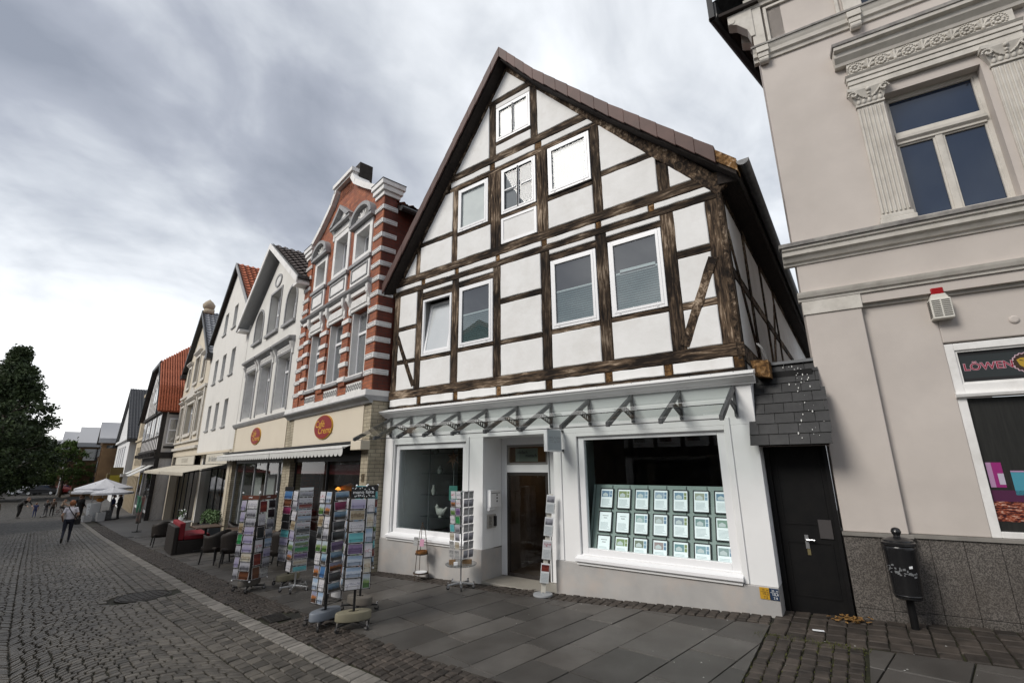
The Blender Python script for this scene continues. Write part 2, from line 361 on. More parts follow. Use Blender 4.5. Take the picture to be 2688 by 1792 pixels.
FARS = mat('distant_paving', (.052, .05, .048), .65, (.08, .077, .074), 1.2, dirt=((.05, .046, .04), .6, .6))

def strip_sheet(name, xs, ya, yb, dz, m, ny=3):
    b = MB(); n = len(xs)
    vs = []
    for x in xs:
        a, c = ya(x), yb(x)
        for j in range(ny+1):
            y = a+(c-a)*j/ny; vs.append((x, y, gz(x, y)+dz))
    fs = [(i*(ny+1)+j, (i+1)*(ny+1)+j, (i+1)*(ny+1)+j+1, i*(ny+1)+j+1) for i in range(n-1) for j in range(ny)]
    b.add(vs, fs); return b.build(name, m)
XS = [-300, -200, -130, -100, -80, -65, -51, -46, -38.9, -34, -28, -24, -19.8, -15, -12, -9.67, -8.6, -6.5, -4.86, -4.24, -3, -2, -1.05, 0, 2, 4, 6, 15, 30, 60]
ground = struct(strip_sheet('ground', XS, lambda x: -90, lambda x: 160, -.09, mat('earth', (.05, .045, .038), .9, (.07, .065, .05), .5), 50))
XF = [x for x in XS if x < -36]+[-36]; XN = [-36]+[x for x in XS if x > -36 and x < 30]; XFS = [x for x in XS if x < -26]+[-26]; XNS = [-26]+[x for x in XS if x > -26 and x < 30]
street = struct(strip_sheet('street', XN, lambda x: -30, lambda x: yk(x), -.022, JOINT, 24))
o = strip_sheet('distant_cobbles', XF, lambda x: -40, lambda x: yk(x)-.22, .0, FARC, 10); o.parent = street
o = strip_sheet('distant_cobbles', [x for x in XN if x < 30], lambda x: -29, lambda x: min(yk(x)-.9, -8.9+.126*max(0, -x)), .0, FARC, 8); o.parent = street
pavement = struct(strip_sheet('pavement', [x for x in XNS if x < 8], lambda x: yk(x), lambda x: yface(x)+.6, -.022, MOSSJ, 6))
o = strip_sheet('distant_slabs', XFS, lambda x: yk(x)+.58, lambda x: yface(x)+14, .0, FARS, 6); o.parent = pavement
o = strip_sheet('distant_slabs', [-26, -24, -19.8, -15, -12, -9.8], lambda x: yface(x)-.02, lambda x: yface(x)+.55, -.004, FARS, 1); o.parent = pavement

rnd = random.Random(11)
def stone(mb, c, z, h=.028, ins=.010, tilt=.004):
    """one sett from four ground corners"""
    cx = sum(p[0] for p in c)/len(c); cy = sum(p[1] for p in c)/len(c); n = len(c)
    tx, ty = rnd.uniform(-tilt, tilt)*8, rnd.uniform(-tilt, tilt)*8
    f = lambda x, y: z(x, y)+(x-cx)*tx+(y-cy)*ty
    top = []
    for x, y in c:
        d = math.hypot(x-cx, y-cy) or 1; top.append((x+(cx-x)*ins/d*1.3, y+(cy-y)*ins/d*1.3))
    dz = rnd.uniform(-.004, .004)
    vs = [(x, y, f(x, y)+dz) for x, y in top]+[(x, y, f(x, y)+dz-.009) for x, y in c]+[(x, y, f(x, y)-h) for x, y in c]
    fs = [tuple(range(n))]+[(n+i, n+(i+1) % n, (i+1) % n, i) for i in range(n)]+[(2*n+i, 2*n+(i+1) % n, n+(i+1) % n, n+i) for i in range(n)]
    mb.add(vs, fs)
def jit(c, a): return [(x+rnd.uniform(-a, a), y+rnd.uniform(-a, a)) for x, y in c]
Z = lambda x, y: gz(x, y)
# every kind of sett: list of (distance to camera, corners)
def lay(lst, near_name, all_name, parent, m_one, m_all, limit=300):
    """nearest ones are pieces of their own, the rest one joined part"""
    lst.sort(key=lambda c: (c[0][0])**2+(c[0][1]+7)**2 if len(c) < 9 else 0)
    vis = [c for c in lst if in_view(c[0])]; hid = [c for c in lst if not in_view(c[0])]
    for c in vis[:limit]:
        mb = MB(); stone(mb, c, Z); mb.build(near_name, m_one, parent)
    mb = MB()
    for c in vis[limit:]+hid: stone(mb, c, Z)
    if mb.v: stuff(mb.build(all_name, m_all, parent))
_cam = S.camera.matrix_world.inverted()
def in_view(p, mg=1.02):
    q = _cam @ Vector((p[0], p[1], gz(p[0], p[1])))
    if q.z > -.2: return False
    return abs(q.x/q.z)*1217 < 1344*mg and abs(q.y/q.z)*1217 < 896*mg
# segmental arcs of small setts in the carriageway
arcs = []
W = 1.7
for col in range(0, 7):
    t0 = .83+col*W
    s = -39.
    while s < 0.5:
        rowlen = .105
        k = int(W/.118)
        w = [rnd.uniform(.8, 1.2) for _ in range(k)]; tot = sum(w); a = 0
        for i in range(k):
            f0, f1 = a/tot, (a+w[i])/tot; a += w[i]
            def P(f, ds):
                q = 2*f-1; x = s+ds-.62*(1-q*q)*(1 if col % 1 == 0 else -1); t = t0+f*W
                return (x, yk(x)-t)
            g = .007
            c = [P(f0+g/W, g), P(f1-g/W, g), P(f1-g/W, rowlen-g), P(f0+g/W, rowlen-g)]
            c = c[::-1] if False else c
            x, y = c[0]
            if math.hypot(x+11.3, y+3.28) < .52: continue
            if x < -36.2 or x > 1 or y < -9.0+.126*max(0, -x): continue
            c = jit(c, .009)
            arcs.append([c[0], c[3], c[2], c[1]])
        s += rowlen
def ccw(c):
    A = sum(c[i][0]*c[(i+1) % len(c)][1]-c[(i+1) % len(c)][0]*c[i][1] for i in range(len(c)))
    return c if A > 0 else c[::-1]
arcs = [ccw(c) for c in arcs]
lay(arcs, 'cobblestone', 'cobblestones', street, SETT, SETT_ALL)
# gutter courses and the pale kerb course
gut, pale = [], []
for r_ in range(4):
    x = -36.
    while x < 2:
        L_ = rnd.uniform(.13, .2); ta, tb = .235+r_*.148, .235+(r_+1)*.148
        c = [(x+.006, yk(x)-tb+.006), (x+L_-.006, yk(x+L_)-tb+.006), (x+L_-.006, yk(x+L_)-ta-.006), (x+.006, yk(x)-ta-.006)]
        gut.append(ccw(jit(c, .006))); x += L_
x = -42.
while x < 2:
    L_ = rnd.uniform(.105, .145)
    c = [(x+.005, yk(x)-.22), (x+L_-.005, yk(x+L_)-.22), (x+L_-.005, yk(x+L_)-.01), (x+.005, yk(x)-.01)]
    pale.append(ccw(jit(c, .006))); x += L_
gut = [c for c in gut if math.hypot(c[0][0]+11.3, c[0][1]+3.28) > .5]
lay(gut, 'gutter_sett', 'gutter_setts', street, SETT, SETT_ALL, 180)
lay(pale, 'kerb_sett', 'kerb_setts', street, SETT_L, SETT_L, 160)
# brown setts between kerb and slabs, along the house foot, and in front of the passage
brown = []
def patch(x0, x1, ya, yb, sx, sy, ang=0.):
    nx = int((x1-x0)/sx)
    for i in range(nx):
        xa = x0+i*sx; y = ya(xa)+rnd.uniform(0, sy*.4)
        while y < yb(xa)-.03:
            w = sy*rnd.uniform(.85, 1.2)
            c = [(xa+.006, y+.006), (xa+sx-.006, y+.006), (xa+sx-.006, y+w-.006), (xa+.006, y+w-.006)]
            sh = math.tan(ang); c = [(px, py+(px-xa)*sh) for px, py in c]
            brown.append(ccw(jit(c, .008))); y += w
patch(-36, 2.5, lambda x: yk(x), lambda x: yk(x)+.56, .115, .115, -R(9))
patch(-8.6, -1.1, lambda x: -.36, lambda x: -.02, .12, .11)
patch(-1.13, -.24, lambda x: max(-2.9, yk(x)+.58), lambda x: -.74, .125, .135)
patch(-1.13, 2.6, lambda x: -.74, lambda x: (.28 if x < -.35 else .30+(x+.3)*.1033-.02), .18, .19)
brown = [c for c in brown if not (abs(c[0][0]+7.35) < .27 and abs(c[0][1]+2.86) < .21)]
lay(brown, 'brown_sett', 'brown_setts', pavement, SETT_B, SETT_B)
# big slabs in courses square to the house row
slabs = []
s = -20.
while s < 14:
    w = rnd.choice((.42, .5, .55, .62)); v = -6.2+rnd.uniform(0, .5)
    while v < 3.5:
        l = rnd.choice((.55, .7, .8, .95, 1.1)); g = .006
        c = [row(s+g, v+g), row(s+w-g, v+g), row(s+w-g, v+l-g), row(s+g, v+l-g)]
        c = [(p.x, p.y) for p in c]; v += l
        cx = sum(p[0] for p in c)/4
        if cx < -26: continue
        sl = (yk(cx+.5)-yk(cx-.5)); c = clip(c, sl, -1, sl*cx-(yk(cx)+.57))                    # kerb side
        if cx > -8.9: c = clip(c, 0, 1, -.37)
        else: c = clip(c, RN.x, RN.y, P0.x*RN.x+P0.y*RN.y-.02)
        if cx < -.7: c = clip(c, 1, 0, -1.14)
        else: c = clip(clip(c, -1, 0, .22), 0, 1, -.75)
        if len(c) > 2:
            A = abs(sum(c[i][0]*c[(i+1) % len(c)][1]-c[(i+1) % len(c)][0]*c[i][1] for i in range(len(c))))/2
            if A > .02 and cx < 4: slabs.append(ccw(c))
    s += w
mb = MB()
nb = 0
for c in slabs:
    if nb < 300 and in_view(c[0], 1.15):
        m1 = MB(); stone(m1, c, Z, .03, .0035, .0006); m1.build('paving_slab', SLAB, pavement); nb += 1
    else: stone(mb, c, Z, .03, .0035, .0006)
if mb.v: stuff(mb.build('paving_slabs', SLAB, pavement))
# manhole cover and gully in the carriageway
mh = thing('manhole_cover', 'round dark iron manhole cover set in the cobbled street', 'manhole', (-11.3, -3.28, gz(-11.3, -3.28)))
IRON = mat('cast_iron', (.014, .012, .011), .6, (.026, .022, .018), 9, metal=.2, bump=.4, bscale=50)
MB().lathe([(.43, -.03), (.43, .004), (.40, .006), (.40, -.006), (.37, -.006), (.37, .006)], n=40).build('rim', IRON, mh)
b = MB().lathe([(.366, -.02), (.366, .006), (.30, .010), (.001, .012)], n=40)
for i in range(-3, 4):
    w = math.sqrt(.30**2-(i*.085)**2); b.box(-w, w, i*.085-.018, i*.085+.018, .010, .017)
b.build('lid', IRON, mh)
gu = thing('gully_grate', 'small dark square drain cover among the brown setts', 'drain', (-7.35, -2.86, gz(-7.35, -2.86)+.001), -R(9))
MB().box(-.2, .2, -.14, .14, -.03, .006).build('frame', IRON, gu)
b = MB()
for i in range(7): b.box(-.165+i*.05, -.135+i*.05, -.11, .11, .002, .012)
b.build('bars', IRON, gu)
# ------------------------------------------------------------------ generic building pieces
class House:
    """a thing whose parts are written in (u, v, z) of its own street front; z relative to eye height"""
    def __init__(s, name, label, loc, rz, off, cat='building'):
        s.e = thing(name, label, cat, loc, rz); s.T = Matrix.Translation(-Vector(off))
    def mb(s):
        m = MB(); m.T = s.T; return m
    def txt(s, name, body, size, m, p, parent=None, **k):
        q = s.T @ Vector(p); return text(name, body, size, m, parent or s.e, q, **k)
def row_house(name, label, u0):
    zb = gz(row(u0).x, row(u0).y); p = row(u0, 0, zb)
    return House(name, label, p, -RA, (u0, 0, zb))
def ring(b, x0, x1, z0, z1, w, y0, y1, mi=0, wb=None):
    wb = wb or w
    b.box(x0, x0+w, y0, y1, z0, z1, mi); b.box(x1-w, x1, y0, y1, z0, z1, mi)
    b.box(x0+w, x1-w, y0, y1, z1-w, z1, mi); b.box(x0+w, x1-w, y0, y1, z0, z0+wb, mi)
    return b
def sheet(b, x0, x1, y, z0, z1): return b.add([(x0, y, z0), (x1, y, z0), (x1, y, z1), (x0, y, z1)], [(0, 1, 2, 3)])
rw = random.Random(3)
def wob_poly(p, step=.16, a=.005):
    out = []
    for i in range(len(p)):
        q0, q1 = p[i], p[(i+1) % len(p)]; d = math.hypot(q1[0]-q0[0], q1[1]-q0[1]); n = max(1, int(d/step))
        for k in range(n):
            t = k/n; e = 0 if k == 0 else a
            out.append((q0[0]+(q1[0]-q0[0])*t+rw.uniform(-e, e), q0[1]+(q1[1]-q0[1])*t+rw.uniform(-e, e)))
    return out
def beam(H, name, p, q, w, m, y0=-.002, y1=.05, wob=.006, flip=None):
    """hewn timber in the front plane from p to q (x,z), width w; front edges waver"""
    p = Vector(p); q = Vector(q); d = q-p; L = d.length; d.normalize(); nn = Vector((-d.y, d.x)); n = max(2, int(L/.11))
    b = H.mb(); sec = []
    ph = rw.uniform(0, 50)
    for i in range(n+1):
        c = p+d*(L*i/n)
        e = lambda k: (noise.noise(Vector((i*.37+ph, k*7.3, 0)))+.5*noise.noise(Vector((i*1.3+ph, k*3.1, 5))))*wob
        f = y0+noise.noise(Vector((i*.5+ph, 9, 2)))*.005
        A = c+nn*(w/2+e(1)); B = c-nn*(w/2+e(2))
        ch = .011
        A2 = c+nn*(w/2-ch+e(1)); B2 = c-nn*(w/2-ch+e(2))
        P = (lambda a, y: (y, a.x, a.y)) if flip == 'x' else (lambda a, y: (a.x, y, a.y))
        sec.append([P(A, y1), P(A, f+ch), P(A2, f), P(B2, f), P(B, f+ch), P(B, y1)])
    vs = [v for s_ in sec for v in s_]
    fs = [(i*6+k, (i+1)*6+k, (i+1)*6+k+1, i*6+k+1) for i in range(n) for k in range(5)]+[tuple(range(6)), tuple(range(n*6+5, n*6-1, -1))]
    b.add(vs, fs); return b.build(name, m, H.e)
def post(H, x0, x1, z0, z1, **k): return beam(H, 'post', ((x0+x1)/2, z0), ((x0+x1)/2, z1), x1-x0, T_V, **k)
def rail(H, x0, x1, z0, z1, name='rail', m=None, **k): return beam(H, name, (x0, (z0+z1)/2), (x1, (z0+z1)/2), z1-z0, m or T_H, **k)
def panel(H, pts, y=-.013, m=None, a=.005, g=.006):
    A = sum(pts[i][0]*pts[(i+1) % len(pts)][1]-pts[(i+1) % len(pts)][0]*pts[i][1] for i in range(len(pts)))
    if A < 0: pts = pts[::-1]
    if abs(A) < .006: return
    pts = inset(pts, g)
    b = H.mb(); b.panel(wob_poly(pts, a=a), y, .05, .011); return b.build('plaster_panel', m or PLASTER, H.e)
def rect(x0, x1, z0, z1): return [(x0, z0), (x1, z0), (x1, z1), (x0, z1)]

def holed(H, name, u0, u1, z0, z1, holes, v0, v1, m, cuts=(), bevel=0):
    """front wall with rectangular openings; cuts = half-planes a*u+b*z<=c for the gable slopes"""
    b = H.mb(); zs = sorted({z0, z1, *[h[2] for h in holes], *[h[3] for h in holes]})
    for i in range(len(zs)-1):
        za, zb = zs[i], zs[i+1]; zm = (za+zb)/2
        bl = sorted([(h[0], h[1]) for h in holes if h[2] < zm < h[3]]); u = u0
        for a, c in bl+[(u1, u1)]:
            if a > u+1e-4:
                p = rect(u, a, za, zb)
                for k in cuts: p = clip(p, *k) if p else p
                if len(p) > 2: b.prism(p, v0, v1)
            u = c
    return b.build(name, m, H.e)
def slope_cut(ax, az, bx, bz, keep_below=True):
    """half-plane below the line a->b"""
    nx, nz = -(bz-az), (bx-ax)
    if nz < 0: nx, nz = -nx, -nz
    return (nx, nz, nx*ax+nz*az)
# ------------------------------------------------------------------ the timbered house with the shop
GA = gz(-4.8, 0)
A = House('timbered_house', 'white and brown half-timbered gabled house with a glass-canopied shop below', (-4.8, 0, GA), 0, (-4.8, 0, GA))
POSTS = [(-8.58, -8.38), (-7.79, -7.60), (-6.68, -6.48), (-5.53, -5.34), (-4.37, -4.17), (-3.21, -3.0), (-2.04, -1.83), (-1.33, -1.08)]
xl = lambda z: -5.15-(8.70-z)/1.386
xr = lambda z: -4.38+(7.81-z)/1.172
# dark core behind the infill, then the storeys
holed(A, 'core_wall', -8.55, -1.10, 1.2, 8.72, [(-7.58, -6.69, 2.36, 3.64)], .04, .3, DARKWOOD, (slope_cut(-5.145, 8.72, -8.55, 3.98), slope_cut(-5.145, 8.72, -1.10, 3.98)))
b = A.mb(); b.box(-8.55, -8.25, .3, 22, -2.6, 4.0); b.box(-8.55, -1.10, 22, 22.3, -2.6, 4.0); b.prism([(-8.55, 4.0), (-1.10, 4.0), (-5.145, 8.7)], 22, 22.3); b.build('rear_wall', PLASTER, A.e)
for x0, x1 in POSTS: post(A, x0, x1, 1.635, 3.925)
rail(A, -8.6, -1.06, 1.44, 1.63, 'sill_beam', y0=-.012, wob=.012)
rail(A, -8.6, -1.1, 1.18, 1.275, 'bottom_beam', wob=.016)
rail(A, -8.58, -1.08, 3.93, 4.06, 'wall_plate')
rail(A, -8.62, -1.02, 4.18, 4.37, 'storey_beam', y0=-.012, wob=.012)
for (za, zb, st) in ((1.275, 1.44, [(-7.66, -7.54), (-6.58, -6.46), (-5.45, -5.34), (-4.33, -4.19), (-3.18, -3.05), (-2.2, -2.07), (-1.22, -1.09)]),
                     (4.06, 4.18, [(-7.67, -7.55), (-6.61, -6.5), (-5.46, -5.36), (-4.34, -4.22), (-3.19, -3.08), (-2.22, -2.12), (-1.16, -1.09)])):
    x = -8.56
    for a0, a1 in st:
        panel(A, rect(x, a0, za, zb), a=.008); beam(A, 'joist_end', ((a0+a1)/2, za), ((a0+a1)/2, zb), a1-a0, T_O, y0=.004); x = a1
def bay(i): return POSTS[i][1], POSTS[i+1][0]
# plain bays
for i, rails in ((0, ((2.24, 2.33), (3.04, 3.13))), (3, ((2.25, 2.34), (3.09, 3.20))), (6, ((2.24, 2.35), (3.09, 3.21)))):
    x0, x1 = bay(i); z = 1.63
    for a0, a1 in rails:
        panel(A, rect(x0, x1, z, a0)); rail(A, x0, x1, a0, a1); z = a1
    panel(A, rect(x0, x1, z, 3.93))
beam(A, 'brace', (-8.40, 2.92), (-7.80, 1.70), .125, T_D, y0=-.019, y1=.03)
beam(A, 'brace', (-1.31, 2.98), (-1.86, 1.68), .15, T_D, y0=-.019, y1=.03)
CLEAR = glass('upper_window_glass', (.74, .79, .79), .22)
CLEAR_B = glass('gable_window_glass', (.93, .95, .95), .03)
WHITEROOM = mat('pale_curtain', (.62, .64, .64), .9, (.68, .70, .69), 3)
def window(H, x0, x1, z0, z1, y=-.012, kind='single', blind=None, parent=None, fw=.085, back=None, rail_h=None, m=None, gm=None):
    """framed window; frame is the part, panes / blind / rails are its pieces"""
    m = m or UPVC; b = H.mb(); ring(b, x0, x1, z0, z1, fw*.62, y, y+.05); f = b.build('window', m, parent or H.e, bevel=.004)
    xs = [(x0, x1)] if kind in ('single', 'tilt') else [(x0, (x0+x1)/2+fw*.22), ((x0+x1)/2-fw*.22, x1)]
    gm = gm or CLEAR
    if kind == 'tilt':
        b = H.mb(); b.box(x0+fw*.6, x1-fw*.6, y+.34, y+.36, z0+.03, z1-.03); b.box(x0, x0+fw*.6, y+.05, y+.34, z0, z1); b.box(x1-fw*.6, x1, y+.05, y+.34, z0, z1); b.build('dark_reveal', mat('grey_reveal', (.16, .16, .155), .8), f)
        an = R(9); s_ = empty('sash'); s_.parent = f; b = H.mb(); b.T = None
        w, h = (x1-x0)-fw*1.3, (z1-z0)-fw*1.3
        M = Matrix.Translation(H.T @ Vector((x0+fw*.65, y+.02, z0+fw*.65))) @ Matrix.Rotation(-an, 4, 'X')
        bpy.data.objects.remove(s_)
        b.T = M; ring(b, 0, w, 0, h, fw*.72, -.015, .03); sash = b.build('sash', m, f, bevel=.004)
        b = MB(); b.T = M; b.box(fw*.72, w-fw*.72, 0, .012, fw*.72, h-fw*.72); b.build('pane', WINLIGHT, f)
        return f
    for (a0, a1) in xs:
        k = fw*.55 if kind != 'double' else fw*.42
        b = H.mb(); ring(b, a0+fw*.55, a1-fw*.55, z0+fw*.55, z1-fw*.55, k, y-.008, y+.03) if kind != 'double' else ring(b, a0+(fw*.55 if a0 == x0 else 0), a1-(fw*.55 if a1 == x1 else 0), z0+fw*.55, z1-fw*.55, k, y-.008, y+.03)
        if rail_h: b.box(a0+fw, a1-fw, y-.004, y+.02, rail_h-.012, rail_h+.012)
        b.build('sash', m, f, bevel=.003)
    b = H.mb(); ring(b, x0+fw*(1.06 if kind != 'double' else .95), x1-fw*(1.06 if kind != 'double' else .95), z0+fw*(1.06 if kind != 'double' else .95), z1-fw*(1.06 if kind != 'double' else .95), .007, y+.004, y+.017); b.build('gasket', GREYINK, f)
    b = H.mb(); sheet(b, x0+fw*.9, x1-fw*.9, y+.018, z0+fw*.9, z1-fw*.9); b.build('pane', gm, f)
    if blind:
        b = H.mb(); n = int((blind-z0-fw)/.042); za = z0+fw*.9
        pts = []
        for i in range(n+1):
            pts += [(y+.026, za+i*.042), (y+.042, za+i*.042+.021)]
        vs = [(x, p[0], p[1]) for p in pts for x in (x0+fw, x1-fw)]
        b.add(vs, [(2*i, 2*i+1, 2*i+3, 2*i+2) for i in range(len(pts)-1)]); b.build('blind', BLIND, f)
        b = H.mb(); b.box(x0+fw, x1-fw, y+.026, y+.045, za+n*.042+.02, za+n*.042+.05); b.build('blind_rail', BLINDW, f)
    back = back or DARKROOM
    if back:
        b = H.mb(); b.box(x0+fw, x1-fw, y+.046, y+.048, z0+fw, z1-fw); b.build('curtain_and_sky_backing' if back is not DARKROOM else 'dark_backing', back, f)
    # weep-hole caps on the bottom frame
    if kind == 'single':
        b = H.mb()
        for t in (.16, .84): b.box(x0+(x1-x0)*t-.02, x0+(x1-x0)*t+.02, y-.004, y, z0+.02, z0+.032)
        b.build('drain_cap', mat('cap_grey', (.45, .45, .46), .5), f)
    return f
for i, (z0, z1, kind, bl) in ((1, (2.335, 3.66, 'tilt', None)), (2, (2.36, 3.70, 'single', 3.05)), (4, (2.355, 3.69, 'single', 3.04)), (5, (2.36, 3.72, 'single', 3.08))):
    x0, x1 = bay(i)
    window(A, x0+.02, x1-.01, z0, z1, kind=kind, blind=bl)
    panel(A, rect(x0, x1, 1.63, z0-.09)); rail(A, x0, x1, z0-.09, z0-.015)
    rail(A, x0, x1, z1+.015, 3.835, 'lintel', y0=.006); panel(A, rect(x0, x1, 3.84, 3.93), a=.003, g=.003)
b = A.mb(); b.box(-2.80, -2.19, .014, .036, 3.075, 3.165); b.build('white_ledge', BLINDW, A.e)
# lower gable storey
zA, zB = 4.37, 6.17
GP = [(-7.88, -7.74), (-6.72, -6.56), (-5.60, -5.33), (-4.42, -4.17), (-3.20, -3.02), (-2.02, -1.83)]
for k, (x0, x1) in enumerate(GP):
    z1 = min(zB, (8.70+(x0+5.15)*1.386) if x0 < -5.2 else (7.81-(x1+4.38)*1.172))
    if k == 2:
        post(A, x0, -5.475, zA, zB); post(A, -5.47, x1, zA, zB); continue
    if k == 3:
        post(A, x0, -4.30, zA, zB); post(A, -4.295, x1, zA, zB); continue
    post(A, x0, x1, zA, z1+.05)
def gpanel(x0, x1, z0, z1):
    p = rect(x0, x1, z0, z1)
    p = clip(p, -1.386, 1, 8.70+5.15*1.386-.0)        # left rafter
    p = clip(p, 1.172, 1, 7.81-4.38*1.172)           # right rafter
    if len(p) > 2: panel(A, p)
gpanel(-9, -7.88, zA, zB); gpanel(-7.74, -6.72, zA, 5.03); gpanel(-7.74, -6.72, 5.14, zB); rail(A, -7.75, -6.72, 5.03, 5.14)
gpanel(-6.56, -5.60, zA, 4.96); rail(A, -6.56, -5.60, 4.965, 5.03); window(A, -6.55, -5.68, 5.05, 6.12, back=WHITEROOM, gm=CLEAR_B); post(A, -5.68, -5.60, 5.03, zB)
b = A.mb(); ring(b, -5.31, -4.43, 4.39, 4.97, .06, -.02, .03); b.build('loft_hatch', UPVC, A.e, bevel=.004); panel(A, rect(-5.26, -4.48, 4.44, 4.92), y=-.008)
rail(A, -5.33, -4.42, 4.975, 5.06); window(A, -5.31, -4.44, 5.075, 6.14, kind='double', rail_h=5.62, gm=CLEAR_B, back=mat('painted_sky_grey', (.20, .21, .225), .8))  # grey backing sheet painted in place of sky mirrored in this window
gpanel(-4.17, -3.20, zA, 4.97); rail(A, -4.17, -3.20, 4.975, 5.05); window(A, -4.14, -3.22, 5.10, 6.15, back=WHITEROOM, gm=CLEAR_B)
gpanel(-3.02, -2.02, zA, 5.06); rail(A, -3.02, -2.1, 5.06, 5.165); gpanel(-3.02, -2.02, 5.165, zB); gpanel(-1.83, -1, zA, zB)
rail(A, -6.83, -3.05, 6.17, 6.27, 'wall_plate'); rail(A, -6.76, -3.20, 6.42, 6.60, 'storey_beam', y0=-.012)
x = -6.80
for a0, a1 in ((-5.63, -5.49), (-4.44, -4.28), (-3.12, -3.05)):
    gpanel(x, a0, 6.27, 6.42); beam(A, 'joist_end', ((a0+a1)/2, 6.27), ((a0+a1)/2, 6.42), a1-a0, T_O, y0=.004); x = a1
# top of the gable
post(A, -5.65, -5.46, 6.60, 7.95); post(A, -4.53, -4.36, 6.60, 7.95)
rail(A, -5.72, -4.42, 7.925, 8.07, 'lintel'); gpanel(-6.7, -5.65, 6.60, 8.2); gpanel(-4.36, -3.2, 6.60, 8.2)
window(A, -5.45, -4.54, 6.92, 7.79, kind='double', back=WHITEROOM, gm=CLEAR_B); rail(A, -5.46, -4.53, 6.83, 6.905); panel(A, rect(-5.46, -4.53, 6.60, 6.83)); gpanel(-6, -4, 8.07, 9)
panel(A, rect(-5.46, -4.53, 7.795, 7.92), a=.003, g=.004)
beam(A, 'rafter', (-8.66, 4.00), (-5.16, 8.83), .13, T_D, y0=-.01); beam(A, 'rafter', (-5.12, 8.80), (-1.05, 4.05), .24, T_D, y0=-.022)
# right flank above the passage
b = A.mb(); b.box(-1.30, -1.115, .18, 22, 1.2, 4.3); b.build('flank_wall', PLASTER, A.e)
def flank(name, p, q, w): return beam(A, name, p, q, w, T_D, y0=-1.10, y1=-1.16, flip='x')
FL = [((.10, 1.45), (.10, 4.1), .24), ((1.72, 1.5), (1.72, 4.1), .2), ((3.5, 1.5), (3.5, 4.1), .2), ((5.4, 1.5), (5.4, 4.1), .2)]
for p, q, w in FL: flank('post', p, q, w)
flank('sill_beam', (.0, 1.52), (21.8, 1.52), .26); flank('wall_plate', (.0, 4.1), (21.8, 4.1), .22); flank('rail', (.2, 2.78), (21.8, 2.78), .15); flank('brace', (.22, 3.45), (1.66, 1.65), .15); flank('brace', (5.3, 3.6), (3.6, 1.65), .15)
for y0, y1 in ((.23, 1.61), (1.83, 3.39), (3.61, 5.29)):
    for z0, z1 in ((1.66, 2.70), (2.86, 3.98)):
        b = A.mb(); b.box(-1.13, -1.107, y0, y1, z0, z1); b.build('plaster_panel', PLASTER, A.e, bevel=.01)
# roof: two slabs, verge tiles, gutter
def roof_pts(side):
    return [(-5.15, 9.08), (-9.20, 3.56)] if side < 0 else [(-5.15, 9.08), (-4.26, 7.95), (-2.67, 6.22), (-.78, 4.30)]
ROOFT = mat('brown_roof_tile', (.10, .05, .04), .6, (.15, .08, .06), 5)
for sd in (-1, 1):
    t = roof_pts(sd); p = [(a, c-.02) for a, c in t]+[(a+(.03 if sd < 0 else -.03), c-.235) for a, c in t[::-1]]
    b = A.mb(); b.prism(p if sd > 0 else p, -.255, 22.5, 0); rf = b.build('roof', [DARKWOOD], A.e)
    b = A.mb(); vs = []
    for a, c in t: vs += [(a, -.25, c), (a, 22.5, c)]
    b.add(vs, [(2*i, 2*i+1, 2*i+3, 2*i+2) for i in range(len(t)-1)]); b.build('roof_cover', ROOFT, rf)
    # verge tiles, lower ones lapping over the upper
    ln = []
    for i in range(len(t)-1):
        d = math.dist(t[i], t[i+1]); n = max(1, round(d/.375)); ln += [(t[i][0]+(t[i+1][0]-t[i][0])*k/n, t[i][1]+(t[i+1][1]-t[i][1])*k/n) for k in range(n)]
    ln.append(t[-1])
    N_ = len(ln)-1 if sd < 0 else len(ln)-2
    for i in range(N_):
        (xa, za), (xb, zb) = ln[i], ln[i+1]
        e = .012*rw.random(); dy = rw.uniform(-.004, .004)
        b = A.mb()
        p = [(xa, za+.035), (xb, zb+.035+.012), (xb, zb-.235-.010), (xa, za-.225)]
        b.prism(p if sd > 0 else p[::-1], -.315+dy, -.28+dy)
        q = [(xa, za+.035), (xb, zb+.047), (xb, zb+.015), (xa, za+.003)]
        b.prism(q if sd > 0 else q[::-1], -.28+dy, -.08)
        b.build('verge_tile', BARK_R, rf, bevel=.006)
    if sd > 0:
        (xa, za), (xb, zb) = ln[-2], ln[-1]
        b = A.mb(); b.prism([(xa, za), (xb, zb), (xb, zb-.2), (xa, za-.2)], -.285, -.06); b.build('barge_end', T_O, rf)
b = A.mb(); n = 10
for i in range(n):
    a0, a1 = math.pi+math.pi*i/n, math.pi+math.pi*(i+1)/n
    b.add([(-.70+.085*math.cos(a), y, 4.24+.085*math.sin(a)) for a in (a0, a1) for y in (-.30, 22.4)], [(0, 1, 3, 2)])
b.prism([(-.70+.085*math.cos(math.pi+math.pi*i/n), 4.24+.085*math.sin(math.pi+math.pi*i/n)) for i in range(n+1)], -.303, -.30)
g_ = b.build('gutter', ZINC, A.e); so = g_.modifiers.new('s', 'SOLIDIFY'); so.thickness = .006
b = A.mb(); b.prism([(-1.10, 4.12), (-.80, 4.08), (-.78, 4.20), (-1.10, 4.5)], -.05, 22.3); b.build('eaves_box', DARKWOOD, A.e)
b = A.mb(); b.prism([(-.98, 1.14), (-.80, 1.10), (-.80, 1.34), (-1.02, 1.36)], .05, .4); b.build('corbel', T_O, A.e)

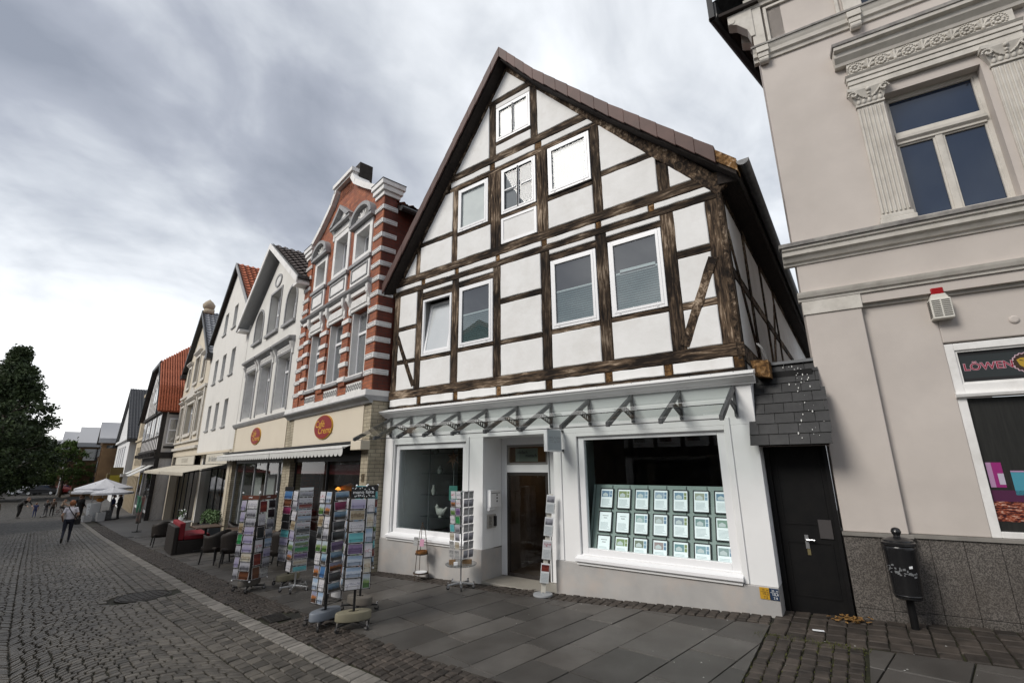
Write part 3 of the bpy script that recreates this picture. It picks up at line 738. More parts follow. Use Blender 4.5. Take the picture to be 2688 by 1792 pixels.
# ------------------------------------------------------------------ shop front under the timbered floors
b = A.mb()
for x0, x1 in ((-8.62, -8.30), (-6.21, -5.77), (-4.22, -3.77), (-1.46, -1.05)): b.box(x0, x1, 0, .34, -1.5, .49)
b.box(-8.62, -1.05, 0, .34, .49, 1.19)
for x0, x1 in ((-8.30, -6.21), (-3.77, -1.46)): b.box(x0, x1, .0, .34, -1.5, -1.38); b.box(x0, x1, .0, .34, .43, .49)
b.box(-5.80, -5.77, .34, .6, -1.5, .49); b.box(-4.22, -4.19, .34, .6, -1.5, .49); b.box(-5.8, -4.19, .34, .6, .49, .6)
b.box(-1.08, -1.05, .34, 22, -2.4, 1.3)
b.build('shopfront_wall', SHOPWHITE, A.e, bevel=.006)
for x0, x1, z0, z1 in ((-8.40, -8.33, -1.495, .52), (-6.18, -6.11, -1.495, .52), (-4.13, -4.06, -1.495, .60), (-1.445, -1.375, -1.495, .60), (-5.77, -4.22, .50, .56)):
    b = A.mb(); b.box(x0, x1, -.022, 0, z0, z1); b.build('surround_board', SHOPWHITE, A.e, bevel=.004)   # shallow raised surrounds
b = A.mb()
for x0, x1 in ((-8.62, -5.77), (-4.22, -1.05)): b.box(x0, x1, -.024, .34, -2.45, -1.5)
b.box(-5.795, -5.765, .0, .6, -2.45, -1.515); b.box(-1.075, -1.043, .34, 4, -2.4, -1.5)
b.build('socle', SOCLE, A.e, bevel=.01)
b = A.mb(); b.box(-5.77, -4.22, -.03, .62, -2.3, -2.005); b.build('threshold', mat('threshold_stone', (.24, .225, .195), .6, (.29, .27, .235), 3, dirt=((.15, .14, .12), .5, 3)), A.e, bevel=.012)
# cornice with its white metal flashing
CP = [(.0, 1.03), (-.035, 1.03), (-.045, 1.055), (-.075, 1.065), (-.12, 1.105), (-.155, 1.12), (-.165, 1.15), (.0, 1.165)]
b = A.mb(); b.prism(CP, -8.72, -.98, ax='x'); b.build('cornice', SHOPWHITE, A.e)
b = A.mb(); b.prism([(-.185, 1.150), (-.185, 1.172), (-.01, 1.225), (-.01, 1.166)], -8.73, -.97, ax='x'); fl = b.build('flashing', mat('white_sheet_metal', (.82, .82, .81), .35, spec=.5), A.e)
b = A.mb()
for i in range(26): b.lathe([(.008, 0), (.008, .006)], (-8.6+i*.295, -.10, 1.199), 6)
b.build('rivet', GREYINK, fl)
def shopwin(x0, x1, z0, z1, gl, sill_x0, sill_x1):
    b = A.mb(); ring(b, x0, x1, z0, z1, gl, .045, .13); f = b.build('shop_window', UPVC, A.e, bevel=.006)
    b = A.mb(); sheet(b, x0+gl-.01, x1-gl+.01, .085, z0+gl-.01, z1-gl+.01); b.build('pane', GLASS_SHOP, f)
    b = A.mb(); b.prism([(-.085, z0-.035), (-.085, z0-.075), (-.075, z0-.085), (-.055, z0-.06), (.05, z0-.02), (.05, z0+.02)], sill_x0, sill_x1, ax='x'); b.build('sill', UPVC, f)
    b = A.mb(); b.box(sill_x0+.02, sill_x1-.02, -.05, .0, z0-.125, z0-.088); b.build('sill_moulding', SHOPWHITE, f)
    return f
shopwin(-8.28, -6.22, -1.385, .42, .10, -8.38, -6.15)
shopwin(-3.76, -1.465, -1.39, .475, .105, -3.83, -1.43)
# door wall in the recess
b = A.mb(); b.box(-5.765, -5.64, .57, .64, -2.0, .49); b.box(-4.69, -4.22, .57, .64, -2.0, .49); b.box(-5.64, -4.69, .57, .64, .36, .49); b.box(-5.64, -4.69, .57, .64, -.16, -.02)
df = b.build('door_frame', UPVC, A.e, bevel=.006)
b = A.mb(); ring(b, -5.64, -4.69, -.02, .36, .045, .585, .63); b.build('transom', mat('grey_frame', (.24, .23, .22), .4), df)
b = A.mb(); sheet(b, -5.6, -4.73, .60, .02, .32); b.build('transom_pane', GLASS_SHOP, df)
b = A.mb(); b.box(-5.45, -4.93, .612, .615, .04, .29); nt_ = b.build('notice', mat('notice_paper', (.16, .18, .15), .6), df)
A.txt('lettering', 'einfach', .085, BLACKINK, (-5.28, .609, .215), nt_); A.txt('lettering', 'mensch', .085, BLACKINK, (-5.08, .609, .15), nt_)
b = A.mb(); ring(b, -5.64, -4.70, -2.0, -.16, .055, .585, .63); b.build('door', mat('dark_door_frame', (.03, .025, .022), .5), df)
b = A.mb(); sheet(b, -5.59, -4.75, .60, -1.95, -.21); b.build('door_pane', GLASS_SHOP, df)
b = A.mb(); b.tube((-4.735, .555, -1.2), (-4.735, .555, -.85), .011); b.build('door_handle', SILVER, df)
b = A.mb(); b.box(-4.66, -4.645, .555, .575, -1.98, .3); b.build('door_seal', GREYINK, df)
# rooms behind the glass
def room(x0, x1, y0, y1, z0, z1, m):
    b = A.mb(); b.box(x0, x1, y1, y1+.05, z0, z1); b.box(x0-.05, x0, y0, y1, z0, z1); b.box(x1, x1+.05, y0, y1, z0, z1); b.box(x0, x1, y0, y1, z1, z1+.05); b.box(x0, x1, y0, y1, z0-.05, z0)
    return b.build('shop_room', m, A.e)
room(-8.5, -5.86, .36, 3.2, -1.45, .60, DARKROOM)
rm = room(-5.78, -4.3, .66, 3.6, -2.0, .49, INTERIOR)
WOOD = mat('warm_shelf_wood', (.16, .075, .03), .5, (.22, .11, .05), 6, stretch=(1, 8, 8))
for k in range(7):
    b = A.mb(); b.box(-5.75, -4.35, 2.6, 2.95, -1.85+k*.3, -1.82+k*.3); b.build('shelf', WOOD, rm)
    b = A.mb()
    for j in range(9): b.box(-5.7+j*.15, -5.6+j*.15, 2.65, 2.8, -1.818+k*.3, -1.818+k*.3+rw.uniform(.08, .22))
    b.build('goods', mat('shelf_goods', (.12, .07, .04), .8, (.22, .14, .08), 14), rm)
b = A.mb(); b.box(-5.5, -4.5, 1.9, 2.3, -2.0, -1.15); b.build('counter', WOOD, rm)
b = A.mb(); b.box(-5.25, -4.85, 1.6, 2.0, .455, .48); GLOW_E = b.build('added_glow_panel', None, rm)  # unseen glowing panel, added to brighten the room behind the door
GLOWM = mat('added_warm_glow', (.9, .7, .45), .5); GLOWM.node_tree.nodes['Principled BSDF'].inputs['Emission Color'].default_value = (1, .68, .36, 1); GLOWM.node_tree.nodes['Principled BSDF'].inputs['Emission Strength'].default_value = 3.0; GLOW_E.data.materials.clear(); GLOW_E.data.materials.append(GLOWM)
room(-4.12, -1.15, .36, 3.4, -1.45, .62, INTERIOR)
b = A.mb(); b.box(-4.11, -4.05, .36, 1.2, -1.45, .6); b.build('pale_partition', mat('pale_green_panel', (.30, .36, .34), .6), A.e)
# canopy: brackets, rods and glass
BX = [-8.45, -7.79, -7.10, -6.39, -5.68, -4.95, -4.23, -3.49, -2.75, -2.01, -1.27]
b = A.mb()
for y, z in ((-.955, .505), (-.56, .725)): b.tube((BX[0]-.02, y, z), (BX[-1]+.02, y, z), .007)
can = b.build('glass_canopy', BLACKM, A.e)
for x in BX:
    b = A.mb(); w = .022
    b.box(x-w, x+w, -.034, -.004, .60, 1.03)
    b.prism([(-.02, 1.03), (-.98, .545), (-.98, .49), (-.94, .485), (-.02, .965)], x-w, x+w, ax='x')
    w2 = .006
    b.prism([(-.034, .64), (-.034, .665), (-.46, .80), (-.50, .795)], x-w2, x+w2, ax='x'); b.prism([(-.034, .735), (-.034, .76), (-.36, .845), (-.42, .835)], x-w2, x+w2, ax='x')
    for i in range(6):
        t = .05+i*.063; b.prism([(-t, .63+t*.34), (-t-.024, .64+t*.34), (-t-.024, .755+t*.26), (-t, .75+t*.26)], x-w2, x+w2, ax='x')
    b.build('bracket', GREYSTEEL, can)
for i in range(len(BX)-1):
    x0, x1 = BX[i]+.004, BX[i+1]-.004; b = A.mb()
    b.add([(x0, -.03, 1.04), (x1, -.03, 1.04), (x1, -1.0, .551), (x0, -1.0, .551)], [(0, 1, 2, 3)]); b.build('glass_pane', GLASS_CAN, can)

# ------------------------------------------------------------------ things on and in the shop front
def ordw(i): return ('first', 'second', 'third', 'fourth', 'fifth', 'sixth', 'seventh', 'eighth', 'ninth', 'tenth', 'eleventh', 'twelfth', 'thirteenth', 'fourteenth')[i]
# property sheets in the window: a leaning clear board with 7 x 3 lit frames
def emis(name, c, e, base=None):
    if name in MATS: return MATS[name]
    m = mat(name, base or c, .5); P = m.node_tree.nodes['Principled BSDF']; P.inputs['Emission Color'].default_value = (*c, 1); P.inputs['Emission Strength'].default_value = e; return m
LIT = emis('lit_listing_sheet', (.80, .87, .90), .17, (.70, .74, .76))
DISP = mat('display_backing', (.30, .37, .35), .5, (.24, .31, .29), 2)
bd = thing('display_board', 'pale green leaning board holding the rows of listings in the shop window', 'display board', (-2.6, .40, -1.42))
def lean(z): return .09+(z+1.42)*.31
b = MB(); b.T = Matrix.Translation((2.6, -.40, 1.42)); b.prism([(lean(-1.42)+.03, -1.42), (lean(-1.42)+.045, -1.42), (lean(-.345)+.045, -.345), (lean(-.345)+.03, -.345)], -3.70, -1.52, ax='x'); b.build('backing', DISP, bd)
b = MB(); b.T = Matrix.Translation((2.6, -.40, 1.42))
for i in range(8):
    x = -3.655+i*.296; b.tube((x, lean(-1.42)+.02, -1.42), (x, lean(-.35)+.02, -.35), .004)
b.build('cable', BLACKM, bd)
b = MB(); b.T = Matrix.Translation((2.6, -.40, 1.42)); b.box(-3.72, -1.50, .10, .16, -1.45, -1.41); b.build('foot_rail', SILVER, bd)
PIC = [(.10, .17, .26), (.16, .20, .08), (.15, .24, .32), (.20, .26, .34), (.12, .20, .28), (.24, .26, .20), (.08, .16, .24), (.30, .38, .40), (.34, .40, .42), (.20, .30, .30), (.25, .27, .26), (.16, .20, .24), (.12, .20, .20), (.14, .22, .18), (.10, .10, .12), (.16, .22, .10), (.12, .14, .10), (.24, .18, .18), (.10, .20, .22), (.16, .26, .30), (.18, .24, .24)]
def frame_mesh():
    b = MB(); w, h, t = .232, .318, .014
    ring(b, -w/2, w/2, -h/2, h/2, t, -.014, .0); return b.mesh('listing_frame', BLACKP)
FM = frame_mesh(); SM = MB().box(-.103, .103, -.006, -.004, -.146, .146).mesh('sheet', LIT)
tl = MB()
for k in range(7): tl.box(-.08, rw.uniform(.02, .085), -.0075, -.0065, -.02-k*.016, -.015-k*.016)
TL = tl.mesh('text_lines', mat('faint_text', (.38, .45, .48), .6))
rows = ('top', 'middle', 'bottom')
for r_ in range(3):
    for c_ in range(7):
        z = -.555-r_*.345; x = -3.445+c_*.297
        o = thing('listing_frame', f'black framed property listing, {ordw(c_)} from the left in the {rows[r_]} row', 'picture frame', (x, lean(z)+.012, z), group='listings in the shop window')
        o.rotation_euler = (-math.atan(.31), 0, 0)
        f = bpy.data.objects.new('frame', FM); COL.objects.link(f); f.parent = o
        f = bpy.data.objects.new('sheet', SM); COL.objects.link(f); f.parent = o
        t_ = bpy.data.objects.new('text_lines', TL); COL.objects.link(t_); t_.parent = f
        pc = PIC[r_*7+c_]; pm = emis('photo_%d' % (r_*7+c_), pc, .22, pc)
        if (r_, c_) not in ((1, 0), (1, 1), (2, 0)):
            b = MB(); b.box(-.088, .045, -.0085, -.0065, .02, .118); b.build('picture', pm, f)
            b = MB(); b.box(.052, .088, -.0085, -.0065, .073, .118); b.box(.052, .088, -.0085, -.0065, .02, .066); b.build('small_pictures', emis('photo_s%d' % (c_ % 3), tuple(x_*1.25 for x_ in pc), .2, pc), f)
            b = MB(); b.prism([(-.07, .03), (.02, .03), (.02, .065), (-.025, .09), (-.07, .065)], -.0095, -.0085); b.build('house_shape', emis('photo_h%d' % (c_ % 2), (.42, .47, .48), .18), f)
        else:
            b = MB(); b.box(-.03, .03, -.0085, -.0065, .05, .06); b.box(-.05, .05, -.0085, -.0065, .085, .093); b.build('heading', GREYINK, f)
# left window: ornaments on a clear shelf
sh = thing('glass_shelf_stand', 'dark display stand with clear shelves inside the left shop window', 'shelf', (-7.2, .75, -1.45))
b = MB()
for x in (-.75, .0, .75): b.tube((x, 0, 0), (x, 0, 1.95), .012)
b.build('upright', GREYINK, sh)
b = MB()
for z in (.35, .8, 1.25, 1.68): b.box(-.85, .85, -.16, .16, z, z+.012)
b.build('shelf', GLASS_CAN, sh)
GRN = mat('dark_green_glass_ware', (.03, .10, .07), .25)
PALE = mat('pale_ornament', (.34, .35, .33), .6)
def small(name, lab, cat, x, z, fn, m, y=.72, group=None):
    b = MB(); fn(b); o = b.build(name, m, None, loc=(x, y, z), auto=40); tag(o, lab, cat, group); return o
def star(b):
    for i in range(12):
        a = 2*math.pi*i/12; r = .2 if i % 2 else .13
        b.tube((0, 0, 0), (r*math.cos(a), -.02, r*math.sin(a)), .03, .002, 5)
small('paper_star', 'brown spiky paper star hanging in the left shop window', 'star', -6.95, .12, star, mat('straw_brown', (.16, .09, .05), .7), .45)
b = MB(); b.tube((-6.95, .45, .12), (-6.95, .45, .60), .003)
b.build('star_thread', GREYINK).parent = None
tag(bpy.data.objects['star_thread'], 'thin thread the paper star hangs on in the left window', 'thread')
def hen(b):
    b.sphere((0, 0, .09), .10, 12, 8, sc=(1.2, .7, .85)); b.sphere((-.11, 0, .19), .045, 10, 6); b.tube((-.08, 0, .11), (-.11, 0, .19), .05, .04); b.tube((.08, 0, .1), (.19, 0, .2), .05, .012); b.tube((-.15, 0, .185), (-.185, 0, .175), .014, .002); b.lathe([(.05, -.01), (.04, .01)], (0, 0, 0), 10)
    for i in range(3): b.sphere((-.13+i*.02, 0, .235-.004*i), .014, 6, 4)
small('ceramic_hen', 'pale ceramic hen standing inside the left shop window', 'ornament', -7.55, -1.10+.012, hen, PALE, .73)
for i, (x, z, h, r, mm, lb) in enumerate(((-7.8, -.638, .2, .06, PALE, 'pale tall vase on the upper shelf in the left window'), (-7.62, -.188, .16, .07, PALE, 'pale jar on the third shelf in the left window'), (-6.9, -.638, .14, .09, GRN, 'green glass bowl right of the tall vase in the left window'), (-6.75, -1.088, .16, .06, GRN, 'small green vase low in the left window'), (-7.75, .242, .10, .07, PALE, 'little pale pot on the top shelf in the left window'))):
    small('vase', lb, 'vase', x, z, lambda b: b.lathe([(r*.6, 0), (r, h*.4), (r*.5, h*.8), (r*.65, h)], n=14), mm, .75, 'ornaments in the left window')
small('green_box', 'green square gift card stuck behind the left shop window', 'card', -6.62, -.55, lambda b: b.box(-.11, .11, 0, .012, -.14, .14), mat('teal_card', (.06, .20, .17), .4), .11)
# projecting sign
sg = thing('projecting_sign', 'small pale grey square sign projecting from the wall beside the door', 'sign', (-4.02, 0, .37))
b = MB(); b.box(-.032, .032, -.56, -.10, -.185, .185); b.build('case', UPVC, sg, bevel=.006)
b = MB(); b.box(.0325, .0365, -.53, -.13, -.16, .16); fc = b.build('face', mat('sign_grey', (.36, .40, .43), .4), sg)
b = MB()
for z in (-.16, .16): b.box(-.016, .016, -.10, -.001, z-.018, z+.018)
b.build('mount', GREYSTEEL, sg)
rt = (R(90), 0, R(90))
for body, y in (('KIESEL', -.435), ('KIESEL', -.215)): text('lettering', body, .042, GREYINK, fc, (.0375, y, .035), .0004, rot=rt)
b = MB()
for y0, y1, z in ((-.50, -.37, -.005), (-.28, -.15, -.005), (-.50, -.37, -.03), (-.28, -.15, -.03)): b.box(.0366, .038, y0, y1, z-.003, z+.003)
b.prism([(-.37, .01), (-.325, .06), (-.28, .01), (-.285, .005), (-.325, .05), (-.365, .005)], .0366, .038, ax='x'); b.prism([(-.35, -.05), (-.325, -.01), (-.30, -.05), (-.31, -.05), (-.325, -.025), (-.34, -.05)], .0366, .038, ax='x')
b.build('emblem', GREYINK, fc)
# letter box and door phone on the recess wall
lb = thing('letter_box', 'white metal letter box on the wall left of the shop door', 'letter box', (-5.77, .27, -.78))
b = MB(); b.box(.001, .10, -.16, .16, 0, .30); b.build('case', UPVC, lb, bevel=.008)
b = MB(); b.box(.0, .108, -.165, .165, .285, .305); b.build('lid', UPVC, lb, bevel=.004)
b = MB()
for i in range(3): b.box(.10, .104, .02, .05, .09+i*.055, .12+i*.055)
b.box(.10, .103, -.13, .13, .245, .255); b.build('slots', BLACKINK, lb)
b = MB(); b.tube((.05, -.165, -.03), (.05, .0, -.03), .035, n=12); b.build('newspaper_tube', UPVC, lb)
ip = thing('door_phone', 'beige door intercom panel below the white letter box', 'intercom', (-5.77, .25, -1.15))
b = MB(); b.box(.001, .035, -.13, .11, 0, .24); b.build('housing', mat('intercom_beige', (.38, .36, .33), .5), ip, bevel=.006)
b = MB(); b.box(.035, .075, .03, .09, .03, .21); b.build('handset', BLACKM, ip, bevel=.01)
b = MB()
for i in range(4): b.box(.035, .04, -.11, -.03, .03+i*.05, .06+i*.05)
b.build('button', SILVER, ip)
# utility marker plates on the socle corner
for nm, x0, x1, mm, tm, lines, lab in (('marker_plate', -1.268, -1.160, mat('plate_yellow', (.48, .27, .02), .45), BLACKINK, ('15  m', '10,2', '7,5'), 'yellow pipe marker plate low on the socle beside the black door'), ('marker_plate', -1.157, -1.056, mat('plate_blue', (.012, .03, .07), .4), PAPER, ('25  m', '10,4', '7,9'), 'dark blue hydrant marker plate on the socle corner beside the black door')):
    o = thing(nm, lab, 'sign', ((x0+x1)/2, -.024, -1.575)); w = (x1-x0)/2
    b = MB(); b.box(-w, w, -.008, -.0005, -.066, .066); pl = b.build('plate', mm, o, bevel=.002)
    for i, tx in enumerate(lines): text('lettering', tx, (.032, .042, .038)[i], tm, pl, (.01, -.0092, .04-i*.042), .0004)
    b = MB(); b.box(-w*.8, w*.8, -.0095, -.0082, .018, .021); b.build('rule', tm, pl)
# ------------------------------------------------------------------ pinkish building on the right
PA = R(5.9); PP = Vector((-.299, .30, gz(-.3, .3)))
K = House('stucco_building', 'pinkish rendered building with white stucco window dressing and granite base', PP, PA, (0, 0, PP.z))
def kp(u, v, z):
    return Vector((PP.x+u*math.cos(PA)-v*math.sin(PA), PP.y+u*math.sin(PA)+v*math.cos(PA), z))
# wall body: ground floor with a recessed field right of the corner pilaster, then upper floors
b = K.mb(); b.box(0, .63, 0, .4, -.83, 2.0); b.box(.63, 1.36, .09, .4, -.83, 2.0); b.box(1.36, 4.5, .09, .4, 1.38, 2.0); b.box(2.9, 4.5, .09, .4, -.83, 1.38); b.build('ground_floor_wall', PINK, K.e, bevel=.01)
b = K.mb(); b.box(0, 4.5, 0, .4, 2.0, 2.99); b.box(0, 1.37, 0, .4, 2.99, 6.3); b.box(2.37, 4.5, 0, .4, 2.99, 6.3); b.box(1.37, 2.37, 0, .4, 2.99, 3.04); b.box(1.37, 2.37, 0, .4, 4.95, 6.3); b.build('upper_wall', PINK, K.e)
b = K.mb(); b.prism([(.0, .02), (.4, .02), (3.8, 10), (3.4, 10)], -2.3, 7.3, ax='z'); b.box(3.4, 4.5, 10, 10.3, -2.3, 7.3); b.build('side_wall', PINK, K.e)
b = K.mb(); b.box(0, 1.38, 0.02, .4, 6.3, 7.9); b.box(2.45, 4.5, .02, .4, 6.3, 7.9); b.box(1.38, 2.45, .02, .4, 6.3, 6.45); b.build('attic_wall', PINK, K.e)
b = K.mb(); b.box(1.38, 2.45, .25, .27, 6.4, 7.9); b.build('attic_pane', WINBLUE, K.e)
# granite facing
GRAN = mat('speckled_granite', (.05, .045, .041), .45, (.155, .14, .126), 85, 3, lo=.42, hi=.60, rand=.10, dirt=((.06, .05, .042), .5, 1.6), spec=.4)
us = [-.012, .345, .655]; 
for (u0, u1, v0) in ((-.012, .345, -.03), (.349, .655, -.03), (.66, .80, .055), (.804, 1.10, .055), (1.104, 1.40, .055), (1.404, 1.70, .055), (1.704, 2.0, .055), (2.004, 2.3, .055), (2.304, 2.6, .055), (2.604, 2.9, .055), (2.904, 3.2, .055)):
    for z0, z1 in ((-1.655, -.872), (-2.2, -1.66)):
        b = K.mb(); b.box(u0, u1, v0, .35, z0, z1); b.build('granite_panel', GRAN, K.e, bevel=.004)
b = K.mb(); b.box(-.02, .66, -.05, .09, -.870, -.832); b.box(.66, 3.3, .035, .12, -.870, -.832); b.build('base_cap', mat('cap_stone', (.23, .215, .195), .7, (.17, .16, .145), 5), K.e)
# mouldings (profiles run along u and return round the corner)
def mould(H, name, prof, u0, u1, m, ret=0.):
    b = H.mb(); b.prism(prof, u0-ret, u1, ax='x'); return b.build(name, m, H.e)
mould(K, 'lower_moulding', [(.06, 2.13), (-.025, 2.13), (-.03, 2.16), (-.055, 2.175), (-.075, 2.215), (-.085, 2.245), (.06, 2.265)], -.05, 4.5, CREAMST)
b = K.mb(); b.box(-.015, .645, -.018, .09, 1.94, 2.13); b.build('pilaster_band', CREAMST, K.e, bevel=.004)
for z0, z1, v in ((1.955, 2.015, .06), (2.02, 2.075, .045), (2.08, 2.13, .03)):
    b = K.mb(); b.box(.645, 4.5, v, .12, z0, z1); b.build('fascia_band', CREAMST, K.e)
mould(K, 'storey_cornice', [(.05, 2.67), (-.02, 2.67), (-.03, 2.70), (-.06, 2.715), (-.09, 2.765), (-.13, 2.79), (-.135, 2.85), (-.16, 2.865), (-.165, 2.90), (.05, 2.935)], -.15, 4.5, CREAMST)
mould(K, 'cornice_cover', [(-.19, 2.905), (-.195, 2.955), (.02, 2.995), (.02, 2.936), (-.165, 2.903)], -.18, 4.5, TRIMGREY)
# upper window and its dressing
f0 = .14
b = K.mb(); ring(b, 1.37, 2.37, 3.04, 4.95, .045, f0, f0+.06); b.box(1.415, 2.325, f0-.015, f0+.05, 4.19, 4.36); b.box(1.81, 1.885, f0-.005, f0+.05, 3.085, 4.19); uw = b.build('window', CREAMST, K.e, bevel=.004)
mould_b = K.mb(); mould_b.prism([(f0-.015, 4.22), (f0-.05, 4.25), (f0-.055, 4.29), (f0-.015, 4.30)], 1.41, 2.33, ax='x'); mould_b.build('transom_moulding', CREAMST, uw)
for (x0, x1, z0, z1) in ((1.415, 2.325, 4.36, 4.905), (1.415, 1.81, 3.085, 4.19), (1.885, 2.325, 3.085, 4.19)):
    b = K.mb(); b.box(x0, x1, f0+.035, f0+.04, z0, z1); b.build('pane', WINBLUE, uw)
    b = K.mb(); ring(b, x0, x1, z0, z1, .022, f0+.01, f0+.034); b.build('bead', CREAMST, uw)
b = K.mb(); b.box(1.1, 2.7, .45, .5, 2.9, 5.1); b.build('dark_room', DARKROOM, uw)
def pilaster(u0, u1):
    b = K.mb(); n = 6; w = (u1-u0-.03)/n; b.box(u0, u1, -.035, 0, 3.13, 4.83)
    for i in range(n+1): b.box(u0+.005+i*w, u0+.005+i*w+w*.42, -.055, -.035, 3.16, 4.80)
    p = b.build('pilaster', CREAMST, K.e, bevel=.006)
    b = K.mb(); b.box(u0-.04, u1+.04, -.08, 0, 3.0, 3.07); b.box(u0-.02, u1+.02, -.065, 0, 3.07, 3.13); b.build('pilaster_base', CREAMST, p, bevel=.01)
    b = K.mb(); c = (u0+u1)/2; h = (u1-u0)/2
    b.box(u0-.01, u1+.01, -.06, 0, 4.83, 4.86)
    b.add([(c-h, -.045, 4.86), (c+h, -.045, 4.86), (c+h, 0, 4.86), (c-h, 0, 4.86), (c-h-.07, -.12, 5.06), (c+h+.07, -.12, 5.06), (c+h+.07, 0, 5.06), (c-h-.07, 0, 5.06)], [(0, 1, 5, 4), (1, 2, 6, 5), (3, 0, 4, 7), (4, 5, 6, 7)])
    b.prism([(c-h-.08, -.14), (c-.05, -.09), (c+.05, -.09), (c+h+.08, -.14), (c+h+.08, 0), (c-h-.08, 0)], 5.06, 5.11, ax='z')
    for s_ in (-1, 1):
        for k in range(14):                                       # volutes
            a0 = k*.5; r = .055-.0032*k
            b.sphere((c+s_*(h+.02)+s_*-.0+math.cos(a0)*r*s_, -.115, 5.0+math.sin(a0)*r), .014, 6, 4)
        b.path([(c+s_*.03, -.075, 4.93), (c+s_*.09, -.095, 4.97), (c+s_*(h-.01), -.115, 5.045)], .012)
    for i in range(5):
        x = c-h+.03+i*(2*h-.06)/4; b.sphere((x, -.06, 4.90), .032, 8, 6, sc=(.8, .6, 1.4)); b.sphere((x, -.085, 4.945), .014, 6, 4)
    b.sphere((c, -.105, 5.04), .032, 8, 6); b.sphere((c, -.09, 4.985), .022, 8, 6)
    b.build('capital', CREAMST, p, auto=50)
pilaster(1.045, 1.35); pilaster(2.445, 2.75)
b = K.mb(); b.box(1.01, 2.79, -.07, 0, 5.11, 5.19); b.box(1.0, 2.80, -.085, 0, 5.195, 5.26); b.box(.99, 2.81, -.10, 0, 5.265, 5.315); b.prism([(0, 5.315), (-.10, 5.315), (-.125, 5.345), (0, 5.35)], .98, 2.82, ax='x'); b.build('architrave', CREAMST, K.e, bevel=.004)
b = K.mb(); b.box(1.03, 2.77, -.07, 0, 5.35, 5.56); fz = b.build('frieze', CREAMST, K.e)
for i in range(6):                                                # rosettes in scrolls with palmettes between
    u = 1.12+i*.30; b = K.mb()
    for k in range(9):
        a = 2*math.pi*k/9; b.sphere((u+.048*math.cos(a), -.082, 5.455+.05*math.sin(a)), .020, 6, 4, sc=(1, .7, 1))
    b.sphere((u, -.085, 5.455), .022, 8, 5)
    for k in range(20):
        a = 2*math.pi*k/20; b.sphere((u+.088*math.cos(a), -.076, 5.455+.088*math.sin(a)), .011, 5, 4)
    b.build('rosette', CREAMST, fz, auto=50)
    if i < 5 or True:
        b = K.mb(); c = u+.15
        for dx, dz, sx, an in ((0, .075, .6, 0), (-.04, .045, .5, .7), (.04, .045, .5, -.7), (-.045, -.01, .5, 1.2), (.045, -.01, .5, -1.2), (0, -.05, .9, 0)):
            b.tube((c, -.078, 5.42), (c+dx*1.2, -.085, 5.445+dz), .012, .022, 6); b.sphere((c+dx*1.2, -.085, 5.445+dz), .022, 6, 5)
        if c < 2.75: b.build('palmette', CREAMST, fz, auto=50)
mould(K, 'window_cornice', [(.02, 5.56), (-.085, 5.56), (-.10, 5.60), (-.16, 5.66), (-.17, 5.72), (-.23, 5.74), (-.235, 5.79), (.02, 5.815)], .90, 2.90, CREAMST)
mould(K, 'cornice_cover', [(-.25, 5.795), (-.255, 5.84), (.01, 5.875), (.01, 5.817), (-.235, 5.792)], .885, 2.915, TRIMGREY)
# string course, attic pilasters, panel and consoles
mould(K, 'string_course', [(.05, 6.20), (-.03, 6.20), (-.04, 6.25), (-.075, 6.27), (-.085, 6.33), (-.10, 6.36), (-.12, 6.41), (.05, 6.44)], -.08, 4.5, CREAMST)
mould(K, 'cornice_cover', [(-.135, 6.412), (-.135, 6.445), (.02, 6.47), (.02, 6.442)], -.10, 4.5, TRIMGREY)
for u in (-.03, 1.16):
    b = K.mb(); b.box(u, u+.17, -.13, 0, 6.30, 6.40); b.box(u+.012, u+.158, -.11, 0, 6.215, 6.30)
    b.tube((u+.02, -.06, 6.17), (u+.15, -.06, 6.17), .055, n=14); b.build('console', CREAMST, K.e, bevel=.006)
b = K.mb(); b.box(-.04, .13, -.04, .02, 6.47, 7.9); b.build('attic_pilaster', CREAMST, K.e, bevel=.008)
b = K.mb(); b.box(1.16, 1.38, -.04, .02, 6.47, 7.9); b.build('attic_pilaster', CREAMST, K.e, bevel=.008)
b = K.mb(); ring(b, .16, 1.12, 6.51, 7.22, .045, -.02, .02); b.build('panel_frame', CREAMST, K.e, bevel=.006)
mould(K, 'top_cornice', [(.05, 7.25), (-.05, 7.25), (-.06, 7.30), (-.11, 7.33), (-.13, 7.40), (.05, 7.42)], -.10, 1.4, CREAMST)
# eaves along the left flank
b = K.mb(); b.prism([(-.56, -.12), (.1, -.12), (3.5, 10), (2.86, 10)], 7.30, 7.36, ax='z'); b.build('eaves_soffit', DARKWOOD, K.e)
b = K.mb(); b.tube((-.57, -.14, 7.33), (2.85, 9.9, 7.33), .075, n=12); b.build('eaves_gutter', BLACKM, K.e)
b = K.mb(); b.prism([(-.60, -.14), (-.50, -.14), (2.95, 10), (2.85, 10)], 7.36, 7.62, ax='z'); b.prism([(-.63, 7.28), (-.54, 7.28), (-.54, 8.4), (-.63, 8.4)], -.2, -.13); b.build('eaves_board', BLACKM, K.e)
b = K.mb(); b.add([(-.6, -.14, 7.62), (2.85, 10, 7.62), (4.6, 10, 9.6), (4.6, -.14, 9.6)], [(0, 1, 2, 3)]); b.build('roof', ZINC, K.e)
for i in range(2):
    y = -.06+i*.5; q = i*.17; b = K.mb(); b.prism([(q, 6.72), (q-.06, 6.72), (q-.10, 6.88), (q-.24, 7.06), (q-.36, 7.12), (q-.36, 7.29), (q, 7.29)], y, y+.18)
    b.tube((q-.30, y-.01, 7.15), (q-.30, y+.19, 7.15), .05, n=12); b.build('eaves_bracket', CREAMST, K.e, bevel=.008)
